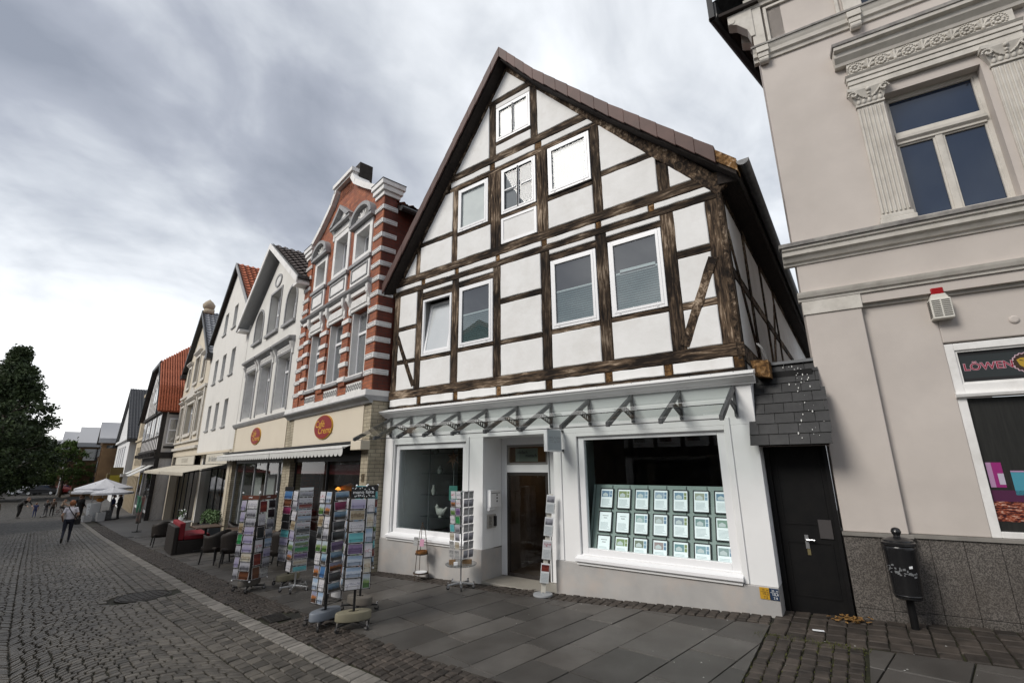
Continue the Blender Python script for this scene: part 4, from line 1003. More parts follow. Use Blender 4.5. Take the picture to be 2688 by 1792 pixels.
# ground-floor window with sign film
b = K.mb()
b.box(1.36, 1.445, .10, .17, -.83, 1.36); b.box(1.445, 2.9, .10, .17, 1.275, 1.36); b.box(1.445, 2.9, .10, .17, .755, .87); b.box(1.445, 2.9, .10, .17, -.83, -.765)
sw = b.build('shop_window', PAINTWHITE, K.e, bevel=.006)
b = K.mb(); ring(b, 1.445, 2.9, .87, 1.275, .022, .12, .16); b.build('sash', PAINTWHITE, sw)
b = K.mb(); b.prism([(.10, .70), (.055, .715), (.045, .745), (.055, .765), (.10, .77)], 1.35, 2.9, ax='x'); b.build('transom_moulding', PAINTWHITE, sw)
SIGNGREY = mat('dark_sign_film', (.030, .036, .038), .35); 
b = K.mb(); b.box(1.46, 2.9, .150, .156, .885, 1.255); sf = b.build('sign_film', SIGNGREY, sw)
b = K.mb(); b.box(1.46, 2.9, .1460, .1499, .90, .935); b.box(1.46, 2.9, .1460, .1499, 1.215, 1.25); b.build('dark_edge', BLACKINK, sf)
LPINK = mat('sign_outline_pale', (.60, .42, .48), .5); LRED = mat('sign_red', (.26, .012, .035), .5)
K.txt('lettering', 'LÖWEN', .118, LPINK, (1.715, .1485, 1.065), sf, sx=1.02, bold=.0042, ext=.0008); K.txt('lettering', 'LÖWEN', .118, LRED, (1.715, .1472, 1.065), sf, sx=1.02, bold=.0006, ext=.0008)
def disc(b, u, z, r, v, n=26, jag=0.): b.prism([(u+(r+(jag if i % 2 else 0))*math.cos(2*math.pi*i/n), z+(r+(jag if i % 2 else 0))*math.sin(2*math.pi*i/n)) for i in range(n)], v, v+.0015)
lu, lz = 2.03, 1.075
b = K.mb(); disc(b, lu, lz, .117, .1484, 34, -.012); em = b.build('emblem_edge', LPINK, sf)
b = K.mb(); disc(b, lu, lz, .108, .1468, 34, -.014); b.build('mane', mat('mane_brown', (.035, .016, .01), .6), sf)
b = K.mb(); b.prism([(lu-.068, lz+.035), (lu-.05, lz-.03), (lu-.02, lz-.06), (lu+.02, lz-.06), (lu+.05, lz-.03), (lu+.068, lz+.035), (lu+.03, lz+.055), (lu-.03, lz+.055)], .1452, .1466); b.build('face', mat('emblem_yellow', (.42, .27, .03), .5), sf)
b = K.mb()
for p in ([(lu-.045, lz+.025), (lu-.012, lz+.015), (lu-.014, lz+.024), (lu-.042, lz+.034)], [(lu+.012, lz+.015), (lu+.045, lz+.025), (lu+.042, lz+.034), (lu+.014, lz+.024)], [(lu-.015, lz-.015), (lu+.015, lz-.015), (lu, lz-.032)], [(lu-.025, lz-.045), (lu+.025, lz-.045), (lu+.02, lz-.039), (lu-.02, lz-.039)]): b.prism(p, .1440, .1451)
b.build('features', BLACKINK, sf)
b = K.mb(); b.box(1.445, 2.9, .150, .156, -.765, .70); fm = b.build('window_film', mat('black_curtain', (.010, .010, .009), .5, (.018, .018, .016), 3, stretch=(18, 1, 1)), sw)
def print_quads(lst, v=.1482):
    for nm, c, pts in lst:
        b = K.mb(); b.prism(pts, v, v+.0015); b.build('printed_shape', mat(nm, c, .45), fm)
print_quads([('print_magenta', (.26, .02, .15), rect(1.50, 1.60, -.30, -.03)), ('print_cyan', (.06, .26, .34), rect(1.66, 1.80, -.38, -.12)), ('print_plum', (.07, .015, .05), rect(1.82, 2.05, -.40, -.02)), ('print_plum', (.07, .015, .05), rect(1.46, 2.88, -.47, -.33))])
print_quads([('print_lilac', (.38, .22, .36), rect(1.47, 1.515, -.30, -.03)), ('print_pale', (.45, .42, .50), rect(1.55, 1.60, -.27, -.15)), ('print_lilac', (.38, .22, .36), rect(1.66, 1.80, -.135, -.12))], .1465)
def glitter(M, N, L, P):
    tc = N.new('ShaderNodeTexCoord'); mp = N.new('ShaderNodeMapping'); mp.inputs['Scale'].default_value = (22, 1, 60); L.new(tc.outputs['Object'], mp.inputs[0])
    v = N.new('ShaderNodeTexNoise'); v.inputs['Scale'].default_value = 1; v.inputs['Detail'].default_value = 3; L.new(mp.outputs[0], v.inputs['Vector'])
    r = N.new('ShaderNodeValToRGB'); L.new(v.outputs[0], r.inputs[0]); e = r.color_ramp.elements; e[0].position = .42; e[0].color = (.03, .004, .008, 1); e[1].position = .72; e[1].color = (.62, .50, .42, 1); k = e.new(.55); k.color = (.30, .07, .03, 1); L.new(r.outputs[0], P.inputs['Base Color'])
GL = mat('city_lights_print', (.3, .1, .05), .45, extra=glitter)
b = K.mb(); b.box(1.455, 2.88, .1480, .1496, -.66, -.45); b.build('printed_lights', GL, fm)
# alarm siren and small wall cap
p = kp(1.40, .09, 1.66)
sn = thing('alarm_siren', 'white louvred alarm siren box with red lamp on the pinkish wall', 'alarm box', p, PA)
WHITEP = mat('yellowed_white_plastic', (.62, .60, .54), .5)
b = MB(); b.box(-.10, .10, -.13, -.0, 0, .255); b.build('box', WHITEP, sn, bevel=.008)
b = MB()
for i in range(9):
    z = .03+i*.024
    for x0, x1 in ((-.085, -.008), (.008, .085)): b.box(x0, x1, -.134, -.1305, z, z+.010)
    b.box(-.1045, -.1005, -.115, -.02, z, z+.010)
b.build('louvre', mat('louvre_dark', (.06, .055, .05), .7), sn)
b = MB(); b.prism([(-.09, .256), (.09, .256), (.065, .315), (-.065, .315)], -.11, -.0); b.build('collar', WHITEP, sn)
b = MB(); b.box(-.062, .062, -.10, -.0, .316, .40); b.build('lamp', mat('red_lamp', (.30, .006, .008), .25), sn, bevel=.012)
p = kp(2.02, .09, 1.57); cp = MB().lathe([(.045, 0), (.045, .012), (.03, .02), (.001, .021)], n=20).build('wall_cap', PINK, None, loc=p); cp.rotation_euler = (R(90), 0, PA); tag(cp, 'small round painted cap on the pinkish wall right of the siren', 'wall cap')

# ------------------------------------------------------------------ passage between the two houses
pg = thing('passage_porch', 'black passage door under a steep slate hood between the two houses', 'porch', (-.68, .3, gz(-.68, .3)))
GZP = gz(-.68, .3); TP = Matrix.Translation((.68, -.3, -GZP))
def pm():
    m = MB(); m.T = TP; return m
b = pm(); b.box(-1.045, -.985, .26, .36, -1.84, 1.2); b.box(-.375, -.33, .26, .36, -1.80, 1.2); b.box(-.985, -.375, .26, .36, .85, 1.2); b.build('door_frame', BLACKP, pg)
b = pm(); b.box(-.985, -.375, .30, .345, -1.83, .85); dr = b.build('door', BLACKP, pg, bevel=.004)
b = pm()
for x0, x1, z0, z1 in ((-.93, -.43, -1.62, -.98), (-.93, -.43, -.78, .70)): ring(b, x0, x1, z0, z1, .018, .292, .30)
b.build('moulding', BLACKP, dr)
b = pm(); b.box(-.72, -.68, .285, .299, -1.06, -.90); b.build('lock_plate', SILVER, dr); b = pm(); b.tube((-.70, .29, -.955), (-.70, .25, -.955), .012); b.tube((-.70, .25, -.955), (-.61, .25, -.955), .010); b.build('handle', CHROME, dr)
b = pm(); b.cbox(-.695, .294, -1.10, .035, .006, .07); b.build('brass_plate', mat('brass', (.30, .25, .13), .4, metal=.7), dr)
b = pm(); b.box(-.55, -.41, .285, .299, -.93, -.71); b.build('notice_plate', mat('dull_plate', (.055, .05, .05), .5), dr)
SLATE = mat('dark_slate', (.012, .012, .0125), .55, (.024, .024, .0245), 6, bump=.3, bscale=30, bdist=.006, rand=.25, spec=.45)
def slope(t): return (-.14+t*.50, .215+t*1.10)        # t 0 bottom..1 top -> (y, z)
b = pm(); yb, zb = slope(0); yt, zt = slope(1); b.prism([(yb, zb-.03), (yt, zt-.03), (yt+.1, zt-.03), (yt+.1, .1+zb), (yb+.1, zb-.03)], -1.03, -.27, ax='x'); hd = b.build('hood', DARKWOOD, pg)
n = 8
for r_ in range(n):
    t0 = r_/n-.012; t1 = (r_+1)/n+.03; x0 = -1.13 if r_ < 2 else (-1.045 if r_ < 6 else -.98); x1 = -.215 if r_ < 5 else -.262
    x = x0-(.11 if r_ % 2 else 0); k = 0
    while x < x1-.02:
        xa = max(x, x0); xb = min(x+.225, x1); x += .225
        if xb-xa < .03: continue
        y0, z0 = slope(t0); y1, z1 = slope(t1); th = .012; off = .016
        nb = Vector((0, -1.10, .5)).normalized()
        b = pm(); g = .003
        b.add([(xa+g, y0+nb.y*off, z0+nb.z*off), (xb-g, y0+nb.y*off, z0+nb.z*off), (xb-g, y1, z1), (xa+g, y1, z1), (xa+g, y0+nb.y*(off-th), z0+nb.z*(off-th)), (xb-g, y0+nb.y*(off-th), z0+nb.z*(off-th))], [(0, 1, 2, 3), (4, 5, 1, 0), (0, 3, 4), (1, 5, 2)])
        b.build('slate', SLATE, hd)
b = pm(); yt, zt = slope(1.0); b.box(-.90, -.26, yt-.05, yt+.12, zt-.01, zt+.03); b.build('lead_flashing', mat('lead', (.14, .145, .15), .5), hd)
DROP = mat('bird_droppings', (.55, .55, .53), .8)
b = pm(); rr = random.Random(4)
for i in range(52):
    if i < 26: x = rr.gauss(-.52, .07); t = rr.gauss(.86, .06)
    else: x = rr.gauss(-.42, .12); t = rr.uniform(.05, .8)
    if not (-1 < x < -.27 and 0 < t < .97): continue
    y, z = slope(t); s_ = rr.uniform(.002, .008); nb = Vector((0, -1.10, .5)).normalized(); l = s_*rr.uniform(1, 2.6)
    c = Vector((x, y, z))+nb*.024; up_ = Vector((0, .5, 1.1)).normalized()
    b.add([tuple(c+Vector((s_, 0, 0))*math.cos(a)+up_*(l*math.sin(a))) for a in [k*math.pi/3 for k in range(6)]], [tuple(range(6))])
stuff(b.build('droppings', DROP, hd))
b = pm(); b.path([(-.93, .2, 1.62), (-.88, .16, 1.55), (-.84, .2, 1.38), (-.83, .3, 1.30)], .008); b.path([(-.91, .2, 1.62), (-.85, .15, 1.52), (-.82, .2, 1.36), (-.81, .3, 1.30)], .007); b.build('cable', mat('grey_cable', (.2, .2, .2), .5), pg)
# litter and moss at the door foot
LEAF = mat('dry_leaves', (.16, .075, .02), .8, (.30, .17, .05), 20)
b = MB(); rr = random.Random(8)
for i in range(90):
    x = rr.gauss(-.36, .085); y = rr.gauss(.13, .05); a = rr.uniform(0, 6.3); s_ = rr.uniform(.012, .03); z = gz(x, y)+.006+rr.random()*.03
    b.add([(x+s_*math.cos(a+k*math.pi/2), y+s_*math.sin(a+k*math.pi/2), z+rr.uniform(-.008, .012)) for k in range(4)], [(0, 1, 2, 3)])
lf = stuff(b.build('dry_leaves', LEAF)); lf['label'] = 'small heap of dry brown leaves at the foot of the black door'; lf['category'] = 'leaves'
b = MB(); rr = random.Random(5)
for i in range(900):
    if i < 500: x = rr.uniform(-1.25, -.2); y = rr.gauss(-.74, .05)-max(0, (x+.8))*.1
    else: x = rr.choice([-1.13+.125*k for k in range(8)])+rr.gauss(0, .01); y = rr.uniform(-2.6, -.75)
    h = rr.uniform(.008, .022); z = gz(x, y)-.006; a = rr.uniform(0, 6.3)
    b.add([(x+.006*math.cos(a), y+.006*math.sin(a), z), (x-.006*math.cos(a), y-.006*math.sin(a), z), (x+rr.uniform(-.012, .012), y+rr.uniform(-.012, .012), z+h)], [(0, 1, 2)])
ms = stuff(b.build('joint_moss', mat('moss', (.05, .055, .014), .9, (.09, .095, .022), 8))); ms['label'] = 'green moss and grass growing between the setts before the passage'; ms['category'] = 'moss'
b = MB(); rr = random.Random(21)
for i in range(46):
    x = rr.uniform(-4.5, 1.6); y = rr.uniform(-2.2, -.05); a = rr.uniform(0, 6.3); s_ = rr.uniform(.004, .012); z = gz(x, y)+.006
    b.add([(x+s_*math.cos(a+k*2.1), y+s_*math.sin(a+k*2.1), z+rr.uniform(0, .004)) for k in range(3)], [(0, 1, 2)])
lt = stuff(b.build('litter_crumbs', mat('pale_litter', (.5, .49, .46), .7))); lt['label'] = 'scattered pale crumbs of litter on the pavement by the houses'; lt['category'] = 'litter'
tk = MB().box(-.055, .055, -.022, .022, 0, .003).build('paper_scrap', PAPER, None, loc=(-.66, -.42, gz(-.66, -.42)+.012), rz=.2); tag(tk, 'crumpled white paper ticket on the setts before the black door', 'paper')
# litter bin on its post
bx, by = .20, .05; bn = thing('litter_bin', 'black round litter bin on a post before the granite base', 'bin', (bx, by, gz(bx, by)))
b = MB(); b.tube((0, .02, -.03), (0, .02, .36), .036, n=14); b.build('post', BLACKP, bn, smooth=False)
BINM = mat('bin_plastic', (.012, .012, .013), .22, (.016, .016, .017), 5, spec=.5)
b = MB(); b.lathe([(.15, .30), (.185, .315), (.195, .36), (.215, .78), (.225, .80), (.225, .83), (.215, .84)], n=32, sx=.68, sy=.68); bd_ = b.build('body', BINM, bn, auto=35)
b = MB(); b.lathe([(.222, .842), (.232, .85), (.23, .875), (.205, .885), (.20, .90), (.12, .925), (.05, .935), (.045, .95)], n=32, sx=.68, sy=.68); b.build('lid', BINM, bn, auto=35)
b = MB(); b.lathe([(.03, .93), (.05, .955), (.065, .985), (.05, 1.015), (.03, 1.025), (.001, 1.03)], n=18, sx=.75, sy=.75); b.build('knob', BINM, bn, auto=40)
b = MB()
for z in (.345, .80): b.lathe([(.213 if z > .5 else .196, z-.008), (.222 if z > .5 else .204, z), (.213 if z > .5 else .196, z+.008)], n=32, sx=.68, sy=.68)
b.build('hoop', BINM, bn, auto=35)
b = MB(); rr = random.Random(2)
for i in range(38):                                               # torn sticker remains round the middle
    a = rr.uniform(3.3, 5.6); z = .60+rr.gauss(0, .022)-.03*math.sin(a*1.5); r = (.2075+.0018)*.684; s_ = rr.uniform(.004, .016); hh = rr.uniform(.004, .014)
    b.add([(r*math.cos(a+da), r*math.sin(a+da), z+dz) for da, dz in ((-s_/r, -hh), (s_/r, -hh*.6), (s_/r*.7, hh), (-s_/r*.9, hh*.7))], [(0, 1, 2, 3)])
b.build('sticker_remains', mat('torn_sticker', (.16, .165, .17), .4), bd_)
b = MB(); r = .2105*.684
b.add([(r*math.cos(a), r*math.sin(a), z) for a, z in ((5.05, .625), (5.28, .63), (5.28, .655), (5.05, .65))], [(0, 1, 2, 3)]); b.build('sticker', PAPER, bd_)
# ------------------------------------------------------------------ the house row further left
def pane_window(H, u0, u1, z0, z1, v, m_frame, m_pane, fw=.05, transom=None, mull=True, name='window', sill=None, sillm=None, parent=None, over=.05):
    b = H.mb(); ring(b, u0, u1, z0, z1, fw, v, v+.06)
    if mull: b.box((u0+u1)/2-fw*.5, (u0+u1)/2+fw*.5, v+.005, v+.05, z0+fw, (transom or z1)-fw*.5)
    if transom: b.box(u0+fw, u1-fw, v-.01, v+.05, transom-fw*.6, transom+fw*.6)
    f = b.build(name, m_frame, parent or H.e)
    b = H.mb(); sheet(b, u0+fw*.8, u1-fw*.8, v+.03, z0+fw*.8, z1-fw*.8); b.build('pane', m_pane, f)
    if sill:
        b = H.mb(); b.box(u0-over, u1+over, -sill, v, z0-.07, z0-.005); b.build('sill', sillm or m_frame, f)
    return f
def gable_roof(H, uc, ul, ur, ze, za, v0, v1, th, m_under, m_top, zer=None):
    zer = ze if zer is None else zer
    for (ue, z_) in ((ul, ze), (ur, zer)):
        p = [(uc, za), (ue, z_), (ue, z_-th), (uc, za-th)]
        b = H.mb(); b.prism(p, v0, v1); r = b.build('roof', m_under, H.e)
        d = math.hypot(ue-uc, z_-za); nv = max(2, int(d/.34)); nu = max(2, int((v1-v0)/.25)); b = H.mb()
        sg = 1 if ue > uc else -1; nx, nz = (za-z_)/d*sg, abs(ue-uc)/d
        vs, fs = [], []
        for j in range(nv):
            for i in range(nu*3+1):
                t = i/3; wv = .035*math.cos(2*math.pi*(t % 1))
                y = v0+(v1-v0)*t/nu
                for k, lift in ((j/nv, .03), ((j+1.05)/nv, .075)):
                    k = min(k, 1.0); q = lift+wv
                    vs.append((uc+(ue-uc)*k+nx*q, y, za+(z_-za)*k+nz*q))
        w = (nu*3+1)*2
        for j in range(nv):
            for i in range(nu*3):
                a = j*w+i*2; fs.append((a, a+1, a+3, a+2) if sg > 0 else (a+2, a+3, a+1, a))
        b.add(vs, fs); stuff(b.build('roof_tiles', m_top, r))
BRICK = brickmat('orange_brick', (.36, .112, .045), (.235, .062, .027), (.12, .068, .045), .235, .082)
BRICKD = brickmat('deep_red_brick', (.14, .028, .014), (.10, .02, .01), (.055, .03, .022), .235, .082)
BTILE = brickmat('beige_wall_tiles', (.42, .37, .27), (.36, .31, .225), (.16, .135, .10), .24, .082, .012)
CAFE = mat('cafe_cream_board', (.66, .59, .475), .55, (.63, .56, .45), .9, spec=.35)
TILE_R = mat('red_clay_tile', (.24, .058, .022), .75, (.36, .10, .042), 9, 3)
TILE_D = mat('dark_brown_tile', (.035, .025, .021), .7, (.07, .05, .042), 9, 3)
TILE_B = mat('red_brown_tile', (.14, .052, .03), .75, (.22, .085, .05), 9, 3)
WALLW = mat('offwhite_render', (.63, .615, .575), .85, (.68, .665, .63), .9, dirt=((.50, .485, .45), .5, .8), bump=.06, bscale=60, bdist=.004, spec=.2)
WALLP = mat('plain_white_render', (.66, .64, .60), .85, (.70, .685, .65), .7, dirt=((.48, .46, .42), .55, .7), spec=.2)
GREYTRIM = mat('grey_stone_trim', (.26, .26, .265), .7, (.34, .34, .34), 5, spec=.3)
RSKY = mat('pane_painted_reflection', (.05, .055, .06), .03, (.16, .17, .175), .45, 2, ior=3.2)  # patchy lighter base colour stands in for clouds mirrored in the panes
WOODSTUC = mat('white_plaster_ornament', (.72, .71, .69), .7, (.60, .59, .57), 6, dirt=((.36, .34, .31), .4, 7))
# ---------------- brick house
B = row_house('brick_house', 'narrow red brick gabled house with white banded quoins above the café', -2.7)
low = [(-4.34, -3.56), (-2.90, -2.0), (-1.42, -.54)]
upw = [(-4.58, -3.62, 5.28, 6.28), (-3.12, -2.02, 5.22, 6.62), (-1.66, -.60, 5.24, 6.27)]
holes = [(a, c, 2.15, 3.84) for a, c in low]+upw
cuts = (slope_cut(-3.17, 8.05, -5.0, 6.95), slope_cut(-2.13, 8.05, -.40, 6.90))
holed(B, 'front_wall', -5.4, -.0, 1.5, 6.9, holes, 0, .3, BRICK)
holed(B, 'gable_wall', -5.0, -.4, 6.9, 8.45, [h for h in []], 0, .3, BRICK, cuts)
b = B.mb(); b.box(-3.15, -2.15, 0, .3, 7.9, 8.3); b.build('gable_head', BRICK, B.e)
b = B.mb(); b.box(-.3, -.001, .3, 8, -2.6, 6.6); b.box(-5.4, -5.1, .3, 8, -2.6, 6.6); b.box(-5.4, 0, 8, 8.3, -2.6, 6.6); b.build('side_wall', BRICKD, B.e)
b = B.mb(); b.box(-.3, .004, .0, .3, 1.5, 6.95); b.build('corner_pier', BRICKD, B.e)
for u0, u1 in ((-.42, .0), (-5.4, -4.95)):
    b = B.mb(); b.box(u0, u1, -.03, 0, 1.66, 6.72); b.build('corner_strip', BRICK, B.e)
z = 2.03
while z < 6.75:
    for u0, u1 in ((-.44, .03), (-5.44, -4.93)):
        b = B.mb(); b.box(u0, u1, -.06, (.36 if u1 > 0 else 0), z, z+.125); q = b.build('quoin_block', PAINTWHITE, B.e, bevel=.01)
        b = B.mb(); ring(b, u0+.05, u1-.05, z+.025, z+.10, .012, -.066, -.06); b.build('quoin_moulding', GREYTRIM, q)
        if u1 > 0:
            b = B.mb(); b.box(.031, .037, .03, .32, z+.03, z+.04); b.box(.031, .037, .03, .32, z+.085, z+.095); b.build('quoin_moulding', GREYTRIM, q)
    z += .386
for u0, u1 in ((-4.80, -4.45), (-3.46, -3.02), (-1.90, -1.52)):
    b = B.mb(); b.box(u0, u1, -.05, 0, 1.95, 3.8); b.build('window_pier', BRICK, B.e)
    for k in range(5):
        b = B.mb(); zq = 2.06+k*.386; b.box(u0-.03, u1+.03, -.085, 0, zq, zq+.12); b.build('quoin_block', PAINTWHITE, B.e, bevel=.01)
for (a, c) in low:
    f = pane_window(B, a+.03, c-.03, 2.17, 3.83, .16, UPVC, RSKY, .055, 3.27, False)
    b = B.mb(); b.box(a-.06, a+.03, 0.0, .17, 2.15, 3.84); b.box(c-.03, c+.0, 0, .17, 2.15, 3.84); b.build('reveal', PAINTWHITE, f)
    b = B.mb(); b.box(a-.10, c+.06, -.05, .0, 3.84, 4.16); b.box(a-.04, c, -.075, -.05, 3.93, 4.10); b.build('lintel', WOODSTUC, f, bevel=.008)
    for u in (a-.17, c+.05):
        b = B.mb(); b.prism([(0, 3.78), (-.05, 3.80), (-.07, 3.9), (-.06, 4.02), (-.14, 4.16), (-.15, 4.36), (0, 4.36)], u, u+.12, ax='x'); b.sphere((u+.06, -.09, 4.24), .07, 8, 6); b.build('console', WOODSTUC, f, bevel=.006)
    b = B.mb(); b.box(a-.10, c+.06, -.09, .16, 2.03, 2.10); b.build('sill', GREYTRIM, f); b = B.mb(); b.box(a-.05, c+.02, -.05, .16, 2.10, 2.15); b.build('sill_board', PAINTWHITE, f)
    b = B.mb(); b.box(a-.0, c-.02, -.03, 0, 1.72, 1.95); op = b.build('ornament_panel', WOODSTUC, B.e)
    b = B.mb(); n = 7
    for i in range(n):
        u = a+.05+(c-a-.12)*i/(n-1)
        for k in range(10):
            an = k*.62; b.sphere((u+.042*math.cos(an), -.036, 1.835+.055*math.sin(an)*(1 if i % 2 else -1)), .014, 5, 4)
        b.sphere((u, -.036, 1.90), .016, 5, 4); b.sphere((u, -.036, 1.77), .016, 5, 4)
    b.build('relief', mat('relief_grey', (.22, .22, .22), .8), op)
b = B.mb(); b.prism([(0, 4.36), (-.10, 4.38), (-.16, 4.43), (-.18, 4.48), (0, 4.52)], -5.12, -.34, ax='x'); b.build('string_course', GREYTRIM, B.e)
b = B.mb(); b.box(-5.05, -.40, -.08, 0, 4.26, 4.36); b.build('string_band', PAINTWHITE, B.e)
for k, (a, c, z0, z1) in enumerate(upw):
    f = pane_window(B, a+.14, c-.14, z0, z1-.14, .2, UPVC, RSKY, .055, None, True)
    b = B.mb(); ring(b, a-.03, c+.03, z0, z1+.03, .16, -.04, .21); b.build('surround', PAINTWHITE, f, bevel=.01)
    b = B.mb(); b.box(a-.10, c+.10, -.10, .2, z0-.09, z0); b.build('sill', GREYTRIM, f)
    b = B.mb(); b.box(a-.04, c+.04, -.05, 0, 4.62, z0-.09); pn = b.build('apron', PAINTWHITE, B.e, bevel=.008)
    b = B.mb(); ring(b, a+.05, c-.05, 4.70, z0-.16, .03, -.075, -.05); b.build('apron_frame', GREYTRIM, pn)
    um = (a+c)/2; hw = (c-a)/2+.14; zt = z1+.04
    if k == 1:
        b = B.mb(); b.box(um-hw+.06, um+hw-.06, -.05, 0, zt, zt+.20); b.build('frieze', WOODSTUC, f)
        zt += .20
        b = B.mb(); b.prism([(um-hw, zt), (um+hw, zt), (um+hw, zt+.09), (um-hw, zt+.09)], -.17, 0); b.prism([(um-hw-.03, zt+.09), (um, zt+.62), (um, zt+.50), (um-hw+.20, zt+.09)], -.20, 0); b.prism([(um+hw+.03, zt+.09), (um, zt+.62), (um, zt+.50), (um+hw-.20, zt+.09)], -.20, 0); pd = b.build('pediment', GREYTRIM, f)
        b = B.mb(); b.prism([(um-hw+.2, zt+.09), (um+hw-.2, zt+.09), (um, zt+.5)], -.06, 0); b.build('tympanum', PAINTWHITE, pd)
        for u in (um-hw+.02, um+hw-.14):
            b = B.mb(); b.prism([(0, zt-.34), (-.06, zt-.3), (-.06, zt-.1), (-.14, zt), (0, zt)], u, u+.12, ax='x'); b.build('console', WOODSTUC, f)
    else:
        b = B.mb(); b.box(um-hw, um+hw, -.16, 0, zt, zt+.09); n = 14; R0, R1 = hw, hw-.13
        for i in range(n):
            a0, a1 = math.pi*i/n, math.pi*(i+1)/n
            b.prism([(um+R0*math.cos(a0), zt+.09+R0*.72*math.sin(a0)), (um+R0*math.cos(a1), zt+.09+R0*.72*math.sin(a1)), (um+R1*math.cos(a1), zt+.09+R1*.72*math.sin(a1)), (um+R1*math.cos(a0), zt+.09+R1*.72*math.sin(a0))], -.18, 0)
        pd = b.build('arched_pediment', GREYTRIM, f)
        b = B.mb(); b.prism([(um+R1*math.cos(math.pi*i/n), zt+.09+R1*.72*math.sin(math.pi*i/n)) for i in range(n+1)], -.05, 0); b.build('tympanum', PAINTWHITE, pd)
        b = B.mb()
        for i in range(1, 8):
            an = math.pi*i/8; b.tube((um+.1*math.cos(an), -.06, zt+.12+.08*math.sin(an)), (um+R1*.8*math.cos(an), -.06, zt+.10+R1*.55*math.sin(an)), .018, .03, 5)
        b.build('shell', WOODSTUC, pd)
# coping, caps, cornice
def coping(p, q, w, name='coping', m=None, v0=-.14):
    d = Vector((q[0]-p[0], q[1]-p[1])).normalized(); n_ = Vector((-d.y, d.x))
    if n_.y < 0: n_ = -n_
    b = B.mb(); b.prism([p, q, (q[0]+n_.x*w, q[1]+n_.y*w), (p[0]+n_.x*w, p[1]+n_.y*w)], v0, .36); return b.build(name, m or PAINTWHITE, B.e)
for p, q in (((-5.0, 6.95), (-4.2, 7.36)), ((-4.2, 7.36), (-3.45, 7.86)), ((-3.45, 7.86), (-3.17, 8.2)), ((-3.17, 8.2), (-3.17+.001, 8.3)), ((-2.13, 8.2), (-1.85, 7.86)), ((-1.85, 7.86), (-1.1, 7.36)), ((-1.1, 7.36), (-.42, 6.95))): coping(p, q, .16)
b = B.mb(); b.box(-3.30, -2.0, -.12, .4, 8.3, 8.36); b.box(-3.36, -1.94, -.18, .46, 8.36, 8.48); b.build('gable_cap', PAINTWHITE, B.e)
for u0, u1 in ((-5.46, -4.93), (-.46, .04)):
    b = B.mb(); b.box(u0, u1, -.07, .40, 6.66, 6.78); b.box(u0-.05, u1+.05, -.12, .45, 6.78, 6.92); b.box(u0-.08, u1+.08, -.16, .5, 6.92, 7.05); b.build('pier_cap', PAINTWHITE, B.e, bevel=.01)
    b = B.mb(); b.box(u0-.09, u1+.09, -.17, .51, 7.051, 7.07); b.build('cap_cover', ZINC, B.e)
CPB = [(.0, 1.36), (-.06, 1.36), (-.10, 1.42), (-.18, 1.47), (-.21, 1.50), (-.21, 1.53), (0, 1.53)]
b = B.mb(); b.prism(CPB, -5.62, .06, ax='x'); b.box(.0, .06, .0, 1.2, 1.42, 1.53); b.build('cornice', GREYTRIM, B.e)
b = B.mb(); b.box(-5.55, .05, -.19, .0, 1.532, 1.66); b.box(.0, .05, .0, 1.2, 1.532, 1.66); b.build('cornice_band', PAINTWHITE, B.e)
gable_roof(B, -2.65, -5.6, .32, 6.35, 8.0, .34, 8.2, .14, DARKWOOD, TILE_B)
b = B.mb(); b.box(-2.26, -1.93, .05, .45, 7.9, 8.72); b.build('chimney', mat('soot_brick', (.02, .016, .014), .9, (.035, .03, .026), 9), B.e)
b = B.mb(); b.tube((.3, .3, 6.3), (.3, 8, 6.3), .07); b.build('gutter', ZINC, B.e)
b = B.mb(); b.tube((-.9, .5, 7.0), (-.9, .5, 7.45), .008); b.build('aerial', BLACKM, B.e)
# café ground floor (brick house)
def scallop_awning(H, u0, u1, zt, zf, out, m, seg=.24):
    b = H.mb(); b.add([(u0, -.02, zt), (u1, -.02, zt), (u1, -out, zf), (u0, -out, zf)], [(0, 1, 2, 3)])
    aw = b.build('awning', m, H.e); sm = aw.modifiers.new('s', 'SOLIDIFY'); sm.thickness = .012
    b = H.mb(); n = int((u1-u0)/seg)
    for i in range(n):
        a, c = u0+(u1-u0)*i/n, u0+(u1-u0)*(i+1)/n
        p = [(a, zf), (a, zf-.09)]+[(a+(c-a)*(.5-.5*math.cos(math.pi*k/8)), zf-.09-.085*math.sin(math.pi*k/8)) for k in range(1, 8)]+[(c, zf-.09), (c, zf)]
        b.prism(p, -out-.006, -out)
    b.build('valance', m, aw)
    b = H.mb(); b.box(u0, u1, -out-.02, -out+.05, zf, zf+.035); b.build('front_bar', PAINTWHITE, aw)
    b = H.mb(); b.box(u0, u1, -.16, -.0, zt+.0, zt+.045); b.build('awning_box', BLACKM, aw); return aw
def oval_sign(H, u, z, ru, rz):
    b = H.mb(); n = 40; b.prism([(u+ru*math.cos(2*math.pi*i/n), z+rz*math.sin(2*math.pi*i/n)) for i in range(n)], -.05, -.02); s_ = b.build('sign', mat('sign_gold', (.50, .27, .03), .5), H.e)
    b = H.mb(); b.prism([(u+ru*.95*math.cos(2*math.pi*i/n), z+rz*.95*math.sin(2*math.pi*i/n)) for i in range(n)], -.058, -.050); b.build('sign_field', mat('sign_deep_red', (.22, .008, .006), .45), s_)
    g = mat('sign_lettering', (.62, .36, .04), .5)
    H.txt('lettering', 'Café', .26, g, (u-.20*ru/.63, -.060, z+.08), s_, sx=1.35, ext=.002); H.txt('lettering', 'Crema', .24, g, (u+.16*ru/.63, -.060, z-.10), s_, sx=1.35, ext=.002)
